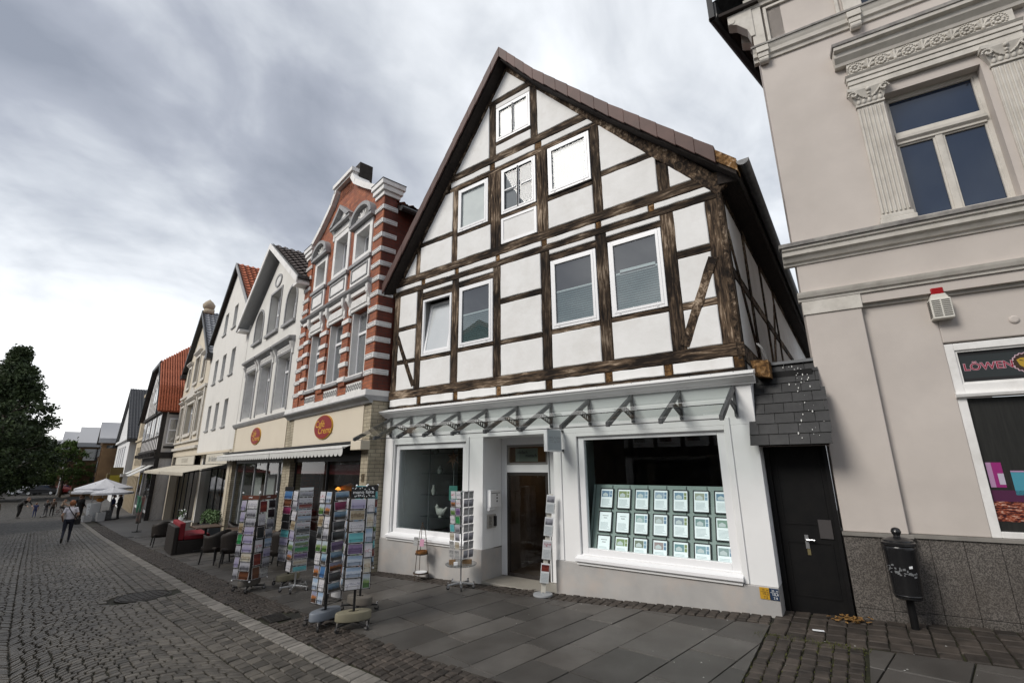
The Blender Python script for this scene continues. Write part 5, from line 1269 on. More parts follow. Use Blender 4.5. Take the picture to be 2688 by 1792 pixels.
def cafe(H, u0, u1, pl, pr, zt):
    b = H.mb(); b.box(u0+pl, u1-pr, -.02, .2, .52, zt); b.build('fascia', CAFE, H.e, bevel=.006)
    for a, c in ((u0, u0+pl), (u1-pr, u1)):
        b = H.mb(); b.box(a, c, .0, .35, -3.0, zt); b.build('tiled_pier', BTILE, H.e)
    b = H.mb(); b.box(u0+pl, u1-pr, .9, .95, -3, .5); b.box(u0+pl, u1-pr, .3, .95, .48, .53); b.build('café_room', INTERIOR, H.e)
    b = H.mb(); b.box(u0+pl, u1-pr, .1, .3, .10, .52); b.build('shutter_box', BLACKM, H.e)
    b = H.mb(); b.box(u0+pl, u1-pr, .20, .26, -.22, .02); b.build('red_band', mat('dark_red_blind', (.11, .008, .010), .6), H.e)
cafe(B, -5.4, 0, .32, .34, 1.36)
b = B.mb(); b.box(-.001, .012, .0, 7, -2.5, 1.42); b.build('tiled_flank', BTILE, B.e)
b = B.mb()
for u in (-5.08, -2.62, -.34): b.box(u-.025, u+.025, .14, .2, -1.65, .1)
b.box(-5.105, -.315, .14, .2, -1.75, -1.65); sf_ = b.build('shop_window', BLACKM, B.e)
b = B.mb(); sheet(b, -5.05, -.36, .17, -1.65, .1); b.build('pane', GLASS_SHOP, sf_)
b = B.mb(); b.box(-5.08, -.34, .12, .22, -2.6, -1.75); b.build('stall_riser', BLACKM, B.e)
oval_sign(B, -2.66, .985, .62, .315)
AWN = mat('pale_awning_cloth', (.56, .56, .54), .8, (.50, .50, .48), 5)
scallop_awning(B, -5.95, -.52, .49, .375, .36, AWN)
b = B.mb(); b.box(-.5, .02, -.20, .02, .33, .53); b.build('awning_motor_box', CAFE, B.e, bevel=.01)
B.txt('house_number', '51', .17, BLACKINK, (-.17, -.012, -.27)); b = B.mb(); b.box(-.24, -.10, -.008, -.001, -.36, -.18); b.build('number_plate', mat('number_bronze', (.12, .09, .05), .5), B.e)
lp = emis('lamp_glow', (1., .42, .06), .55); b = B.mb(); b.lathe([(.02, .16), (.07, .11), (.09, 0), (.001, 0)], (-2.9, .6, -.72), 14); hl = b.build('hanging_lamp', lp, B.e)
b = B.mb(); b.tube((-2.9, .6, -.5), (-2.9, .6, .48), .008); b.build('lamp_cord', BLACKM, hl)
b = B.mb(); b.prism([(-3.3, -.62), (-1.8, -.66), (-2.4, -.45)], .70, .74); b.build('orange_parasol', mat('orange_cloth', (.40, .12, .02), .7), B.e)
# ---------------- off-white house with wide eaves
Wd = row_house('offwhite_house', 'off-white gabled house with wide white eaves next to the brick house', -9.0)
lw = [(-11.75, -10.35), (-9.70, -8.30), (-7.6, -6.2)]
ups = [(-11.35, -10.25, 4.92, 6.25), (-9.45, -8.15, 4.90, 6.55), (-7.35, -6.25, 4.86, 6.2)]
cutW = (slope_cut(-8.97, 7.95, -12.45, 5.6), slope_cut(-8.97, 7.95, -5.49, 5.6))
holed(Wd, 'front_wall', -12.45, -5.45, 1.5, 8.0, [(a, c, 1.85, 3.72) for a, c in lw]+ups, 0, .3, WALLW, cutW)
b = Wd.mb(); b.box(-5.75, -5.45, .3, 8, -2.7, 5.9); b.box(-12.45, -12.15, .3, 8, -2.7, 5.9); b.box(-12.4, -5.45, 8, 8.3, -2.7, 5.9); b.build('side_wall', WALLW, Wd.e)
for a, c in lw:
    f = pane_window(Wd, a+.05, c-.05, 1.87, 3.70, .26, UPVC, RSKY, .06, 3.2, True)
    b = Wd.mb(); b.box(a-.006, a+.03, -.0, .26, 1.85, 3.72); b.box(c-.03, c+.006, 0, .26, 1.85, 3.72); b.build('reveal', PAINTWHITE, f)
    b = Wd.mb(); b.box(a-.13, a, -.03, 0, 1.78, 3.72); b.box(c, c+.13, -.03, 0, 1.78, 3.72); b.box(a-.13, c+.13, -.03, 0, 3.72, 4.02); b.build('surround', GREYTRIM, f, bevel=.01)
    b = Wd.mb(); b.box(a-.02, c+.02, -.05, -.03, 3.78, 3.97); fr = b.build('frieze', WOODSTUC, f)
    b = Wd.mb()
    for i in range(6):
        u = a+.12+(c-a-.24)*i/5
        for k in range(8): b.sphere((u+.07*math.cos(k*.78), -.055, 3.875+.05*math.sin(k*.78)), .018, 5, 4)
    b.build('relief', WOODSTUC, fr)
    b = Wd.mb(); b.prism([(0, 4.02), (-.06, 4.02), (-.12, 4.09), (-.2, 4.11), (-.22, 4.18), (0, 4.22)], a-.27, c+.27, ax='x'); b.build('hood', GREYTRIM, f)
    for u in (a-.24, c+.12):
        b = Wd.mb(); b.prism([(0, 3.60), (-.05, 3.62), (-.06, 3.8), (-.16, 4.0), (0, 4.02)], u, u+.12, ax='x'); b.build('console', WOODSTUC, f)
for k, (a, c, z0, z1) in enumerate(ups):
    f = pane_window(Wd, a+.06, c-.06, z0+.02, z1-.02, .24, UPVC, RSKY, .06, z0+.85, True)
    um, hw = (a+c)/2, (c-a)/2
    b = Wd.mb(); b.box(a-.10, c+.10, -.10, .1, z0-.10, z0); b.build('sill', GREYTRIM, f)
    if k == 1:
        b = Wd.mb(); ring(b, a-.09, c+.09, z0, z1+.09, .08, -.035, .0); b.build('surround', GREYTRIM, f)
    else:
        n = 12; b = Wd.mb(); zc = z1-hw
        for i in range(n):
            a0, a1 = math.pi*i/n, math.pi*(i+1)/n
            P_ = lambda r, an: (um+r*math.cos(an), zc+r*math.sin(an))
            b.prism([P_(hw+.09, a0), P_(hw+.09, a1), P_(hw, a1), P_(hw, a0)], -.035, .0)
        b.box(a-.09, a, -.035, 0, z0, zc); b.box(c, c+.09, -.035, 0, z0, zc); b.build('arched_surround', GREYTRIM, f)
        b = Wd.mb()
        for sg in (-1, 1): b.prism([(um+sg*hw, z1)]+[(um+sg*hw*math.cos(math.pi/2*i/6), zc+hw*math.sin(math.pi/2*i/6)) for i in range(7)], .002, .28)
        b.build('spandrel', WALLW, f)
n = 24; b = Wd.mb()
for i in range(n):
    a0, a1 = 2*math.pi*i/n, 2*math.pi*(i+1)/n; P_ = lambda r, an: (-8.75+r*math.cos(an), 7.02+r*.62*math.sin(an))
    b.prism([P_(.42, a0), P_(.42, a1), P_(.30, a1), P_(.30, a0)], -.04, 0)
oc = b.build('oculus', GREYTRIM, Wd.e); b = Wd.mb(); b.prism([(-8.75+.3*math.cos(2*math.pi*i/n), 7.02+.19*math.sin(2*math.pi*i/n)) for i in range(n)], -.02, .0); b.build('medallion', WOODSTUC, oc)
gable_roof(Wd, -8.97, -12.85, -5.08, 5.92, 8.52, -.40, 8.2, .10, mat('eaves_boarding', (.33, .34, .35), .7, (.40, .41, .42), 4, stretch=(1, 9, 1)), TILE_D)
for (p, q) in (((-8.97, 8.55), (-12.88, 5.93)), ((-8.97, 8.55), (-5.05, 5.93))):
    b = Wd.mb(); b.prism([p, q, (q[0], q[1]-.22), (p[0], p[1]-.24)], -.45, -.41); b.build('bargeboard', PAINTWHITE, Wd.e)
b = Wd.mb(); b.box(-12.9, -12.4, -.40, 0, 5.70, 5.80); b.box(-5.5, -5.05, -.4, 0, 5.70, 5.80); b.build('eaves_return', PAINTWHITE, Wd.e)
b = Wd.mb(); b.tube((-5.05, -.42, 5.93), (-5.05, 8, 5.93), .07); b.build('gutter', ZINC, Wd.e)
b = Wd.mb(); b.prism([(0, 1.50), (-.05, 1.52), (-.10, 1.60), (-.12, 1.66), (0, 1.69)], -12.6, -5.6, ax='x'); b.build('ledge', GREYTRIM, Wd.e)
cafe(Wd, -12.5, -5.42, .36, .36, 1.5)
oval_sign(Wd, -9.1, 1.06, .62, .305)
scallop_awning(Wd, -13.3, -5.99, .50, .375, .36, AWN)
b = Wd.mb()
for u in (-12.1, -10.9, -9.4, -7.9, -6.6, -5.8): b.box(u-.035, u+.035, .14, .2, -2.55, .1)
b.box(-12.135, -5.765, .14, .2, -2.7, -2.55)
sw_ = b.build('shop_window', mat('grey_alu', (.32, .33, .34), .45), Wd.e); b = Wd.mb(); sheet(b, -12.1, -5.8, .17, -2.6, .1); b.build('pane', GLASS_SHOP, sw_)
for k, u in enumerate((-10.2, -8.6)):
    b = Wd.mb(); b.box(u-.5, u+.5, .5, .52, -2.2, .0); b.build('pale_curtain', mat('café_curtain', (.30, .30, .29), .8), Wd.e)
# ---------------- plain white house with steep gable
Q = row_house('plain_white_house', 'plain white rendered house with steep red-tiled gable and small square windows', -16.45)
qh = [(-18.2, -17.45, 6.72, 7.9), (-16.2, -15.45, 6.72, 7.9)]+[(u, u+.78, z0, z0+1.28) for z0 in (4.22, 1.78) for u in (-19.1, -17.3, -15.4)]
holed(Q, 'front_wall', -20.4, -12.5, .70, 10.2, qh, 0, .3, WALLP, (slope_cut(-16.45, 10.12, -20.5, 6.75), slope_cut(-16.45, 10.12, -12.4, 6.75)))
b = Q.mb(); b.box(-12.8, -12.5, .3, 9, -2.8, 6.8); b.box(-20.4, -20.1, .3, 9, -2.8, 6.8); b.box(-20.4, -12.5, 9, 9.3, -2.8, 6.8); b.build('side_wall', WALLP, Q.e)
for a, c, z0, z1 in qh:
    pane_window(Q, a, c, z0, z1, .20, UPVC, mat('pane_blue_grey', (.16, .19, .22), .04, ior=2.2), .05, None, False, sill=.06, sillm=GREYTRIM)
gable_roof(Q, -16.45, -20.6, -12.3, 6.78, 10.3, -.16, 9.2, .12, DARKWOOD, TILE_R)
b = Q.mb(); b.prism([(-16.45, 10.34), (-20.62, 6.82), (-20.62, 6.62), (-16.45, 10.12)], -.22, -.165); b.build('bargeboard', BLACKM, Q.e)
b = Q.mb(); b.prism([(-16.45, 10.34), (-12.28, 6.82), (-12.28, 6.62), (-16.45, 10.12)], -.22, -.165); b.build('bargeboard', GREYTRIM, Q.e)
# shared shop below the plain house and its neighbour
CREAMW = mat('cream_render', (.55, .49, .39), .8, (.60, .54, .44), 1.2, dirt=((.40, .35, .27), .5, 1.2), spec=.2)
Bx = mat('sign_board_cream', (.50, .47, .40), .6)
def shopbase(H, u0, u1, pil):
    b = H.mb()
    for u in pil: b.box(u, u+.42, 0, .4, -3.6, .70)
    b.box(u0, u1, .0, .4, .60, .70); b.build('shop_pier', CREAMW, H.e)
    b = H.mb(); b.box(u0, u1, 1.2, 1.25, -3.6, .7); b.box(u0, u1, .3, 1.25, .68, .72); b.build('shop_room', INTERIOR, H.e)
    b = H.mb(); b.box(u0+.5, u1-.5, .35, .4, -.1, .10); b.build('shutter_box', BLACKM, H.e)
shopbase(Q, -20.4, -12.5, (-13.0,))
b = Q.mb()
for u in (-20.2, -18.8, -17.4, -16.0, -14.6, -13.1): b.box(u-.04, u+.04, .5, .56, -2.9, .6)
s3 = b.build('shop_window', BLACKM, Q.e); b = Q.mb(); sheet(b, -20.2, -13.1, .53, -2.4, .6); b.build('pane', GLASS_SHOP, s3)
b = Q.mb(); b.box(-17.8, -13.3, .02, .06, .11, .58); sb = b.build('sign_board', Bx, Q.e); Q.txt('lettering', 'Ihr Bäcker Schäfer', .34, GREYINK, (-15.55, .015, .34), sb, sx=1.25)
def flat_awning(H, u0, u1, zt, zf, out, m):
    b = H.mb(); b.add([(u0, -.02, zt), (u1, -.02, zt), (u1, -out, zf), (u0, -out, zf)], [(0, 1, 2, 3)]); aw = b.build('awning', m, H.e); aw.modifiers.new('s', 'SOLIDIFY').thickness = .015
    b = H.mb(); n = int((u1-u0)/.2)
    for i in range(n):
        a, c = u0+(u1-u0)*i/n, u0+(u1-u0)*(i+1)/n; b.prism([(a, zf), (a, zf-.1), ((a+c)/2, zf-.13), (c, zf-.1), (c, zf)], -out-.008, -out)
    b.build('valance', m, aw)
    b = H.mb()
    for u in (u0+.4, u1-.4): b.tube((u, -.05, zt-.15), (u, -out+.05, zf-.02), .02)
    b.build('awning_arm', BLACKM, aw)
AWC = mat('cream_awning_cloth', (.50, .46, .38), .8, (.44, .41, .34), 6)
flat_awning(Q, -20.4, -13.35, .07, -.24, 1.46, AWC)
# ---------------- cream ornate house
E_ = row_house('cream_ornate_house', 'cream ornate stucco gabled house with window pediments beyond the plain white one', -24.7)
eh = [(-28.2, -27.2, 1.8, 3.75), (-25.9, -23.6, 1.8, 3.75), (-22.3, -21.3, 1.8, 3.75), (-27.6, -26.8, 4.9, 6.3), (-25.4, -24.1, 4.95, 6.7), (-22.7, -21.9, 4.9, 6.3)]
holed(E_, 'front_wall', -28.9, -20.45, .70, 9.6, eh, 0, .3, CREAMW, (slope_cut(-24.67, 9.5, -28.9, 6.1), slope_cut(-24.67, 9.5, -20.4, 6.1)))
b = E_.mb(); b.box(-28.9, -28.6, .3, 9, -3.4, 6.2); b.box(-20.75, -20.45, .3, 9, -3, 6.2); b.box(-28.9, -20.45, 9, 9.3, -3.4, 6.2); b.build('side_wall', CREAMW, E_.e)
for k, (a, c, z0, z1) in enumerate(eh):
    f = pane_window(E_, a+.04, c-.04, z0, z1, .2, UPVC, mat('pane_blue_grey', (.16, .19, .22), .04, ior=2.2), .07, z1-.5, True, sill=.1, sillm=CREAMST)
    b = E_.mb(); ring(b, a-.16, c+.16, z0, z1+.16, .15, -.05, 0); b.build('surround', CREAMST, f); um = (a+c)/2; hw = (c-a)/2+.3
    b = E_.mb(); b.prism([(0, z1+.2), (-.08, z1+.2), (-.2, z1+.32), (-.2, z1+.38), (0, z1+.42)], um-hw, um+hw, ax='x')
    if k in (1, 4): b.prism([(um-hw, z1+.42), (um+hw, z1+.42), (um, z1+.42+hw*.45)], -.14, 0)
    b.build('pediment', CREAMST, f)
for z0, z1, o_ in ((.98, 1.14, .14), (1.40, 1.50, .1), (4.35, 4.5, .12)):
    b = E_.mb(); b.box(-28.95, -20.42, -o_, 0, z0, z1); b.build('string_course', CREAMST, E_.e)
for u in (-28.7, -26.6, -22.95, -20.9):
    b = E_.mb(); b.box(u, u+.3, -.07, 0, 1.5, 4.35); b.build('pilaster', CREAMST, E_.e)
gable_roof(E_, -24.67, -29.05, -20.3, 6.15, 9.72, -.2, 9.2, .2, BLACKM, mat('grey_slate', (.16, .17, .19), .5, (.22, .23, .25), 8))
for (q) in ((-29.1, 6.15), (-20.25, 6.15)):
    b = E_.mb(); b.prism([(-24.67, 9.78), q, (q[0], q[1]-.3), (-24.67, 9.5)], -.28, -.2); b.build('bargeboard', BLACKM, E_.e)
b = E_.mb(); b.box(-25.0, -24.3, -.2, .35, 9.55, 9.85); b.lathe([(.2, 9.85), (.33, 10.0), (.36, 10.2), (.22, 10.4), (.10, 10.5), (.001, 10.6)], (-24.65, .05, 0), 14); b.build('finial', mat('sandstone', (.38, .32, .24), .8, (.30, .25, .18), 6), E_.e, smooth=True)
for u0, u1 in ((-29.3, -28.6), (-20.8, -20.2)):
    b = E_.mb(); b.box(u0, u1, -.3, .2, 5.85, 6.15); b.build('kneeler', BLACKM, E_.e)
shopbase(E_, -28.9, -20.4, (-28.9,))
b = E_.mb(); b.box(-27.3, -21.0, .02, .06, .11, .58); sb = b.build('sign_board', Bx, E_.e); E_.txt('lettering', 'SCHUHE', .36, mat('faded_lettering', (.34, .31, .26), .6), (-24, .015, .34), sb, sx=1.6)
b = E_.mb()
for u in (-28.4, -26.8, -25.2, -23.6, -22.0, -20.5): b.box(u-.04, u+.04, .5, .56, -3.3, .6)
s3 = b.build('shop_window', BLACKM, E_.e); b = E_.mb(); sheet(b, -28.4, -20.5, .53, -2.8, .6); b.build('pane', GLASS_SHOP, s3)
flat_awning(E_, -27.8, -20.55, .07, -.24, 1.46, AWC)
# ---------------- timbered house with red mansard-like roof
D5 = row_house('red_roofed_timbered_house', 'timbered house with tall red tiled roof and jettied white gable down the street', -34.5)
v5 = -.9
def bx5(nm, m, *bs, par=None):
    b = D5.mb()
    for q in bs: b.box(*q)
    return b.build(nm, m, par or D5.e)
DKT = mat('black_timber', (.022, .019, .018), .8, (.045, .04, .036), 6)
WH5 = mat('whitewash_greyed', (.55, .53, .52), .85, (.60, .585, .57), 2)
bx5('ground_floor_wall', DKT, (-39.6, -29.1, v5+.25, v5+.6, -3.9, .9)); bx5('side_wall', WH5, (-29.3, -29.1, v5+.2, 9, -3.6, 3.7), (-39.7, -39.5, v5+.2, 9, -3.9, 3.7), (-39.7, -29.1, 9, 9.3, -3.9, 3.7))
bx5('upper_wall', WH5, (-39.8, -29.0, v5, v5+.3, .95, 3.7))
b = D5.mb(); b.prism([(-39.8, 3.7), (-29.0, 3.7), (-30.3, 5.4), (-32.4, 7.45), (-36.4, 7.45), (-38.5, 5.4)], v5-.1, v5+.3); b.build('gable_wall', WH5, D5.e)
for z0, z1, o_ in ((.62, .98, .08), (.98, 1.12, .14), (3.55, 3.75, .16), (1.9, 2.0, .03)): bx5('beam', DKT, (-39.9, -28.95, v5-o_, v5+.05, z0, z1))
for i in range(12): bx5('joist_end', DKT, (-39.7+i*.95, -39.5+i*.95, v5-.32, v5, .68, .9))
for i in range(12):
    bx5('post', DKT, (-39.75+i*.965, -39.6+i*.965, v5-.03, v5+.05, 1.12, 3.55))
    if i < 11 and i % 3 != 2:
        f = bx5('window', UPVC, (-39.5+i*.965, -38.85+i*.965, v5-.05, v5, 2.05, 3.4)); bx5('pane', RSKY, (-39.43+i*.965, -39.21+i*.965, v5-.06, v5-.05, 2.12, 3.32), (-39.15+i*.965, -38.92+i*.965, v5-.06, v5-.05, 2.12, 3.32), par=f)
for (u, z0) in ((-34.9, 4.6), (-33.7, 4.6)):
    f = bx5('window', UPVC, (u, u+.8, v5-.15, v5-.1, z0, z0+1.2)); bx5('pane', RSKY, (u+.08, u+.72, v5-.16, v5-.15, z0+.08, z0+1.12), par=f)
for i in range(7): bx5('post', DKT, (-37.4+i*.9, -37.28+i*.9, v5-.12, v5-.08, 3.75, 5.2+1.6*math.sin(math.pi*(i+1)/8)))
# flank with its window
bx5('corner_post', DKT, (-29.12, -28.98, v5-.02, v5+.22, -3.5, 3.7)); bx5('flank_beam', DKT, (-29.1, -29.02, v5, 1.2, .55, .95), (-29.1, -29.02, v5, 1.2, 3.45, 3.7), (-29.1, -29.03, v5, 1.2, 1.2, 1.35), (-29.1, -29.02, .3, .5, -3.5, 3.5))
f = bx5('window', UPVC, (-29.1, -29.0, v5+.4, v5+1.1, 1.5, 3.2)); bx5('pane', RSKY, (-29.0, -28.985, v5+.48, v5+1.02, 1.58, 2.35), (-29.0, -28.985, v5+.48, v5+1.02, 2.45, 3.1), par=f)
TR = [(-28.6, 3.55), (-29.9, 5.4), (-32.2, 7.5), (-34.4, 9.6)]
b = D5.mb(); nn = 34; vs = []
for v_ in [v5-.35+i*.3 for i in range(nn)]:
    for k in range(len(TR)-1):
        for t in range(6):
            a, c = TR[k], TR[k+1]; q = t/5; zz_ = a[1]+(c[1]-a[1])*q; vs.append((a[0]+(c[0]-a[0])*q+.05*((t % 2)), max(v_, v5-.35+max(0, zz_-7.5)*1.02), zz_+.05*(t % 2)))
w = 18; b.add(vs, [(i*w+k, (i+1)*w+k, (i+1)*w+k+1, i*w+k+1) for i in range(nn-1) for k in range(w-1)]); rr_ = b.build('roof', TILE_R, D5.e)
b = D5.mb()
for i in range(nn*2-2):                                             # tile columns
    v_ = v5-.35+i*.15
    for k in range(3):
        a, c = TR[k], TR[k+1]; f_ = 1. if k < 2 else max(.02, min(1., (v_-v5+.35)/2.15)); b.tube((a[0]+.05, v_, a[1]+.06), (a[0]+(c[0]-a[0])*f_+.05, v_, a[1]+(c[1]-a[1])*f_+.06), .05, n=5, cap=False)
stuff(b.build('roof_tiles', TILE_R, rr_))
b = D5.mb(); b.add([(-28.6, v5-.35, 3.55), (-29.9, v5-.35, 5.4), (-32.2, v5-.35, 7.5), (-34.4, v5+1.8, 9.6), (-36.6, v5-.35, 7.5), (-38.9, v5-.35, 5.4), (-40.2, v5-.35, 3.55), (-34.4, 9, 9.6), (-40.2, 9, 3.55), (-38.9, 9, 5.4)], [(2, 3, 4), (3, 7, 9, 5, 4), (5, 9, 8, 6)]); b.build('hipped_roof', TILE_D, D5.e)
for p, q in (((-28.6, 3.55), (-29.9, 5.4)), ((-29.9, 5.4), (-32.2, 7.5)), ((-36.6, 7.5), (-38.9, 5.4)), ((-38.9, 5.4), (-40.2, 3.55)), ((-36.9, 7.5), (-31.9, 7.5))):
    b = D5.mb(); b.prism([p, q, (q[0], q[1]-.22), (p[0], p[1]-.22)], v5-.45, v5-.36); b.build('bargeboard', BLACKM, D5.e)
for u0, u1 in ((-38.5, -36.5), (-34, -30.5)):
    f = bx5('shop_window', UPVC, (u0, u1, v5+.18, v5+.24, -3.0, -.2)); bx5('pane', WINREF, (u0+.2, u1-.2, v5+.16, v5+.18, -2.8, -.4), par=f)
bx5('white_shop_pier', WH5, (-30.2, -29.4, v5+.15, v5+.24, -3.4, .3))
def small_awning(H, u0, u1, v, zt, zf, out):
    b = H.mb(); b.add([(u0, v, zt), (u1, v, zt), (u1, v-out, zf), (u0, v-out, zf)], [(0, 1, 2, 3)]); a_ = b.build('awning', AWN, H.e); a_.modifiers.new('s', 'SOLIDIFY').thickness = .03
small_awning(D5, -38.6, -36.0, v5+.2, .1, -.5, 1.0); small_awning(D5, -34.2, -31.2, v5+.2, .1, -.6, 1.2)
# ---------------- buff house, white gabled house, brown brick centre, far roofs
F6 = row_house('buff_house', 'narrow buff rendered house between the timbered house and the dark-roofed gable', -45)
BUFF = mat('buff_render', (.42, .36, .26), .85, (.47, .40, .30), 1.5, spec=.2)
bh = [(u, u+.7, z0, z0+1.7) for z0 in (.1, 2.7) for u in (-48.6, -47.4, -46.2, -45, -43.8, -42.6, -41.4)]+[(-45.6, -44.8, 5.1, 6.2), (-44.2, -43.4, 5.1, 6.2)]
holed(F6, 'front_wall', -50.2, -39.8, -3.9, 6.6, bh, -.5, -.2, BUFF, (slope_cut(-50.2, 5.0, -48.2, 6.6), slope_cut(-39.8, 5.0, -41.8, 6.6)))
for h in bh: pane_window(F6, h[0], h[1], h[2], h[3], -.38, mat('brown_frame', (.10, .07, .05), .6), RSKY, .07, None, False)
for z0 in (-.75, 2.35, 4.75):
    b = F6.mb(); b.box(-50.3, -39.7, -.62, -.48, z0, z0+.14); b.build('string_course', BUFF, F6.e)
b = F6.mb(); b.box(-50.2, -39.8, -.2, 8, -3.9, 5.0); b.build('body', BUFF, F6.e)
gable_roof(F6, -45, -50.5, -39.5, 4.9, 8.6, .2, 8, .15, DARKWOOD, TILE_B)
b = F6.mb(); b.box(-48.4, -41.6, -.75, .3, 6.6, 6.85); b.build('gable_cornice', BUFF, F6.e)
for i in range(8):
    b = F6.mb(); b.box(-50+i*1.2, -49.75+i*1.2, -.7, -.5, -3.8, -.75); b.build('pilaster', BUFF, F6.e)
F7 = row_house('dark_roofed_gable_house', 'white gabled house with dark pantile roof beside the buff house', -61)
W7 = mat('bright_white_render', (.66, .66, .66), .85, (.60, .60, .60), 1.2)
h7 = [(-66.5+i*3.1, -64.6+i*3.1, -.2, 2.2) for i in range(4)]
holed(F7, 'front_wall', -69.5, -51.2, -4.0, 9, h7, -1.0, -.7, W7, (slope_cut(-61, 8.8, -70, 2.9), slope_cut(-61, 8.8, -51, 2.9)))
for h in h7: pane_window(F7, *h, -.9, UPVC, RSKY, .2, 1.4, True)
b = F7.mb(); b.box(-69.5, -51.2, -.7, 9, -4, 2.9); b.build('body', W7, F7.e)
for z0 in (2.75, -.9):
    b = F7.mb(); b.box(-69.8, -51, -1.25, -1.0, z0, z0+.25); b.build('string_course', W7, F7.e)
gable_roof(F7, -61, -70.3, -50.6, 2.75, 9.0, -1.3, 9, .3, ZINC, mat('black_pantile', (.03, .032, .038), .55, (.055, .057, .062), 6))
b = F7.mb(); b.box(-53.5, -51.4, -2.2, -1.0, -1.8, -.6); b.box(-52.6, -52.3, -2.0, -1, -.6, .0); nb_ = b.build('hanging_sign', mat('sign_brown', (.10, .07, .02), .5), F7.e); b = F7.mb(); b.box(-51.39, -51.37, -2.0, -1.2, -1.65, -.75); b.build('sign_face', mat('sign_yellow', (.30, .25, .02), .5), nb_)
G8 = thing('brown_brick_centre', 'brown brick block with stepped white-capped gables and glass bays at the street end', 'building', row(-90, 0, gz(-96)), -RA)
T8 = Matrix.Translation((90, 0, -gz(-96)))
BR8 = mat('brown_brick_far', (.13, .075, .035), .8, (.19, .115, .055), .8); GL8 = mat('far_glass', (.03, .035, .04), .05, ior=1.8); CAP8 = mat('white_capping', (.36, .36, .37), .6)
def b8(nm, m, *bs, par=None):
    b = MB(); b.T = T8
    for q in bs: b.box(*q)
    return b.build(nm, m, par or G8)
def gb8(u0, u1, v0, v1, ze, za):
    b = MB(); b.T = T8; um = (u0+u1)/2; b.prism([(u0, -4.2), (u1, -4.2), (u1, ze), (um, za), (u0, ze)], v0, v1); w = b.build('wing', BR8, G8)
    for k in range(3):
        z = -2.6+k*2.0
        for j in range(3):
            a = u0+(u1-u0)*(.12+.28*j); f = b8('window', GL8, (a, a+(u1-u0)*.2, v0-.1, v0-.02, z, z+1.4), par=w)
    b = MB(); b.T = T8
    for (p, q) in (((u0-.3, ze-.1), (um, za+.25)), ((u1+.3, ze-.1), (um, za+.25))): b.prism([p, q, (q[0], q[1]+.6), (p[0], p[1]+.6)], v0-.4, v1)
    b.build('white_capping', CAP8, w)
    b = MB(); b.T = T8; b.box(u1, u1+.15, v0+.5, v1-.5, 1.0, ze-.4); b.build('glass_bay', GL8, w)
gb8(-80, -72, -2.5, 9, 3.2, 5.2); gb8(-93, -83, -4.5, 9, 3.0, 5.2); gb8(-107, -97, -6.5, 9, 3.0, 5.2)
b8('brick_flank', BR8, (-72, -71, -2.4, 6, -4.2, 2.4))
b8('link', GL8, (-83, -80, -1.5, 8, -4.2, 2.4), (-97, -93, -3.5, 8, -4.2, 2.4))
fh = thing('far_grey_roof_house', 'low house with grey roof behind the trees at the street end', 'building', (-150, 24, gz(-150)), R(8))
b = MB(); b.box(-14, 14, -6, 6, 0, 5.5); b.build('wall', BUFF, fh)
b = MB(); b.prism([(-7, 5.4), (7, 5.4), (0, 11)], -15, 15, ax='x'); b.build('roof', mat('grey_far_roof', (.14, .145, .16), .7, (.18, .185, .2), 1), fh)
b = MB()
for i in range(7): b.box(-12+i*3.6, -10.4+i*3.6, -6.1, -6, 2, 3.6)
b.build('window', GL8, fh)
# ------------------------------------------------------------------ card racks in front of the shop
def printmat(name, cols, noise_sc=9., gain=.5, pos=(.25, .5, .75)):
    """printed picture: bands of colour from bottom to top, broken up by noise"""
    if name in MATS: return MATS[name]
    M = bpy.data.materials.new(name); M.use_nodes = True; nt = M.node_tree; N = nt.nodes; L = nt.links; P = N['Principled BSDF']; P.inputs['Roughness'].default_value = .35
    tc = N.new('ShaderNodeTexCoord'); sp = N.new('ShaderNodeSeparateXYZ'); L.new(tc.outputs['Generated'], sp.inputs[0])
    oi = N.new('ShaderNodeObjectInfo'); ad = N.new('ShaderNodeVectorMath'); ad.operation = 'ADD'; L.new(tc.outputs['Object'], ad.inputs[0])
    sc = N.new('ShaderNodeVectorMath'); sc.operation = 'SCALE'; cb = N.new('ShaderNodeCombineXYZ'); L.new(oi.outputs['Random'], cb.inputs[0]); L.new(oi.outputs['Random'], cb.inputs[2]); L.new(cb.outputs[0], sc.inputs[0]); sc.inputs['Scale'].default_value = 37; L.new(sc.outputs[0], ad.inputs[1])
    t = N.new('ShaderNodeTexNoise'); t.inputs['Scale'].default_value = noise_sc*3; t.inputs['Detail'].default_value = 4; L.new(ad.outputs[0], t.inputs['Vector'])
    m = N.new('ShaderNodeMath'); m.operation = 'MULTIPLY_ADD'; L.new(t.outputs[0], m.inputs[0]); m.inputs[1].default_value = gain; m.inputs[2].default_value = -gain/2
    a = N.new('ShaderNodeMath'); a.operation = 'ADD'; L.new(m.outputs[0], a.inputs[0]); L.new(sp.outputs[2], a.inputs[1])
    r = N.new('ShaderNodeValToRGB'); L.new(a.outputs[0], r.inputs[0]); e = r.color_ramp.elements; r.color_ramp.interpolation = 'EASE'
    e[0].position = pos[0]; cols = [tuple(q_*.78 for q_ in c_) for c_ in cols]; e[0].color = (*cols[0], 1); e[1].position = pos[2]; e[1].color = (*cols[2], 1); k = e.new(pos[1]); k.color = (*cols[1], 1)
    L.new(r.outputs[0], P.inputs['Base Color']); MATS[name] = M; return M
W_ = (.66, .65, .68)
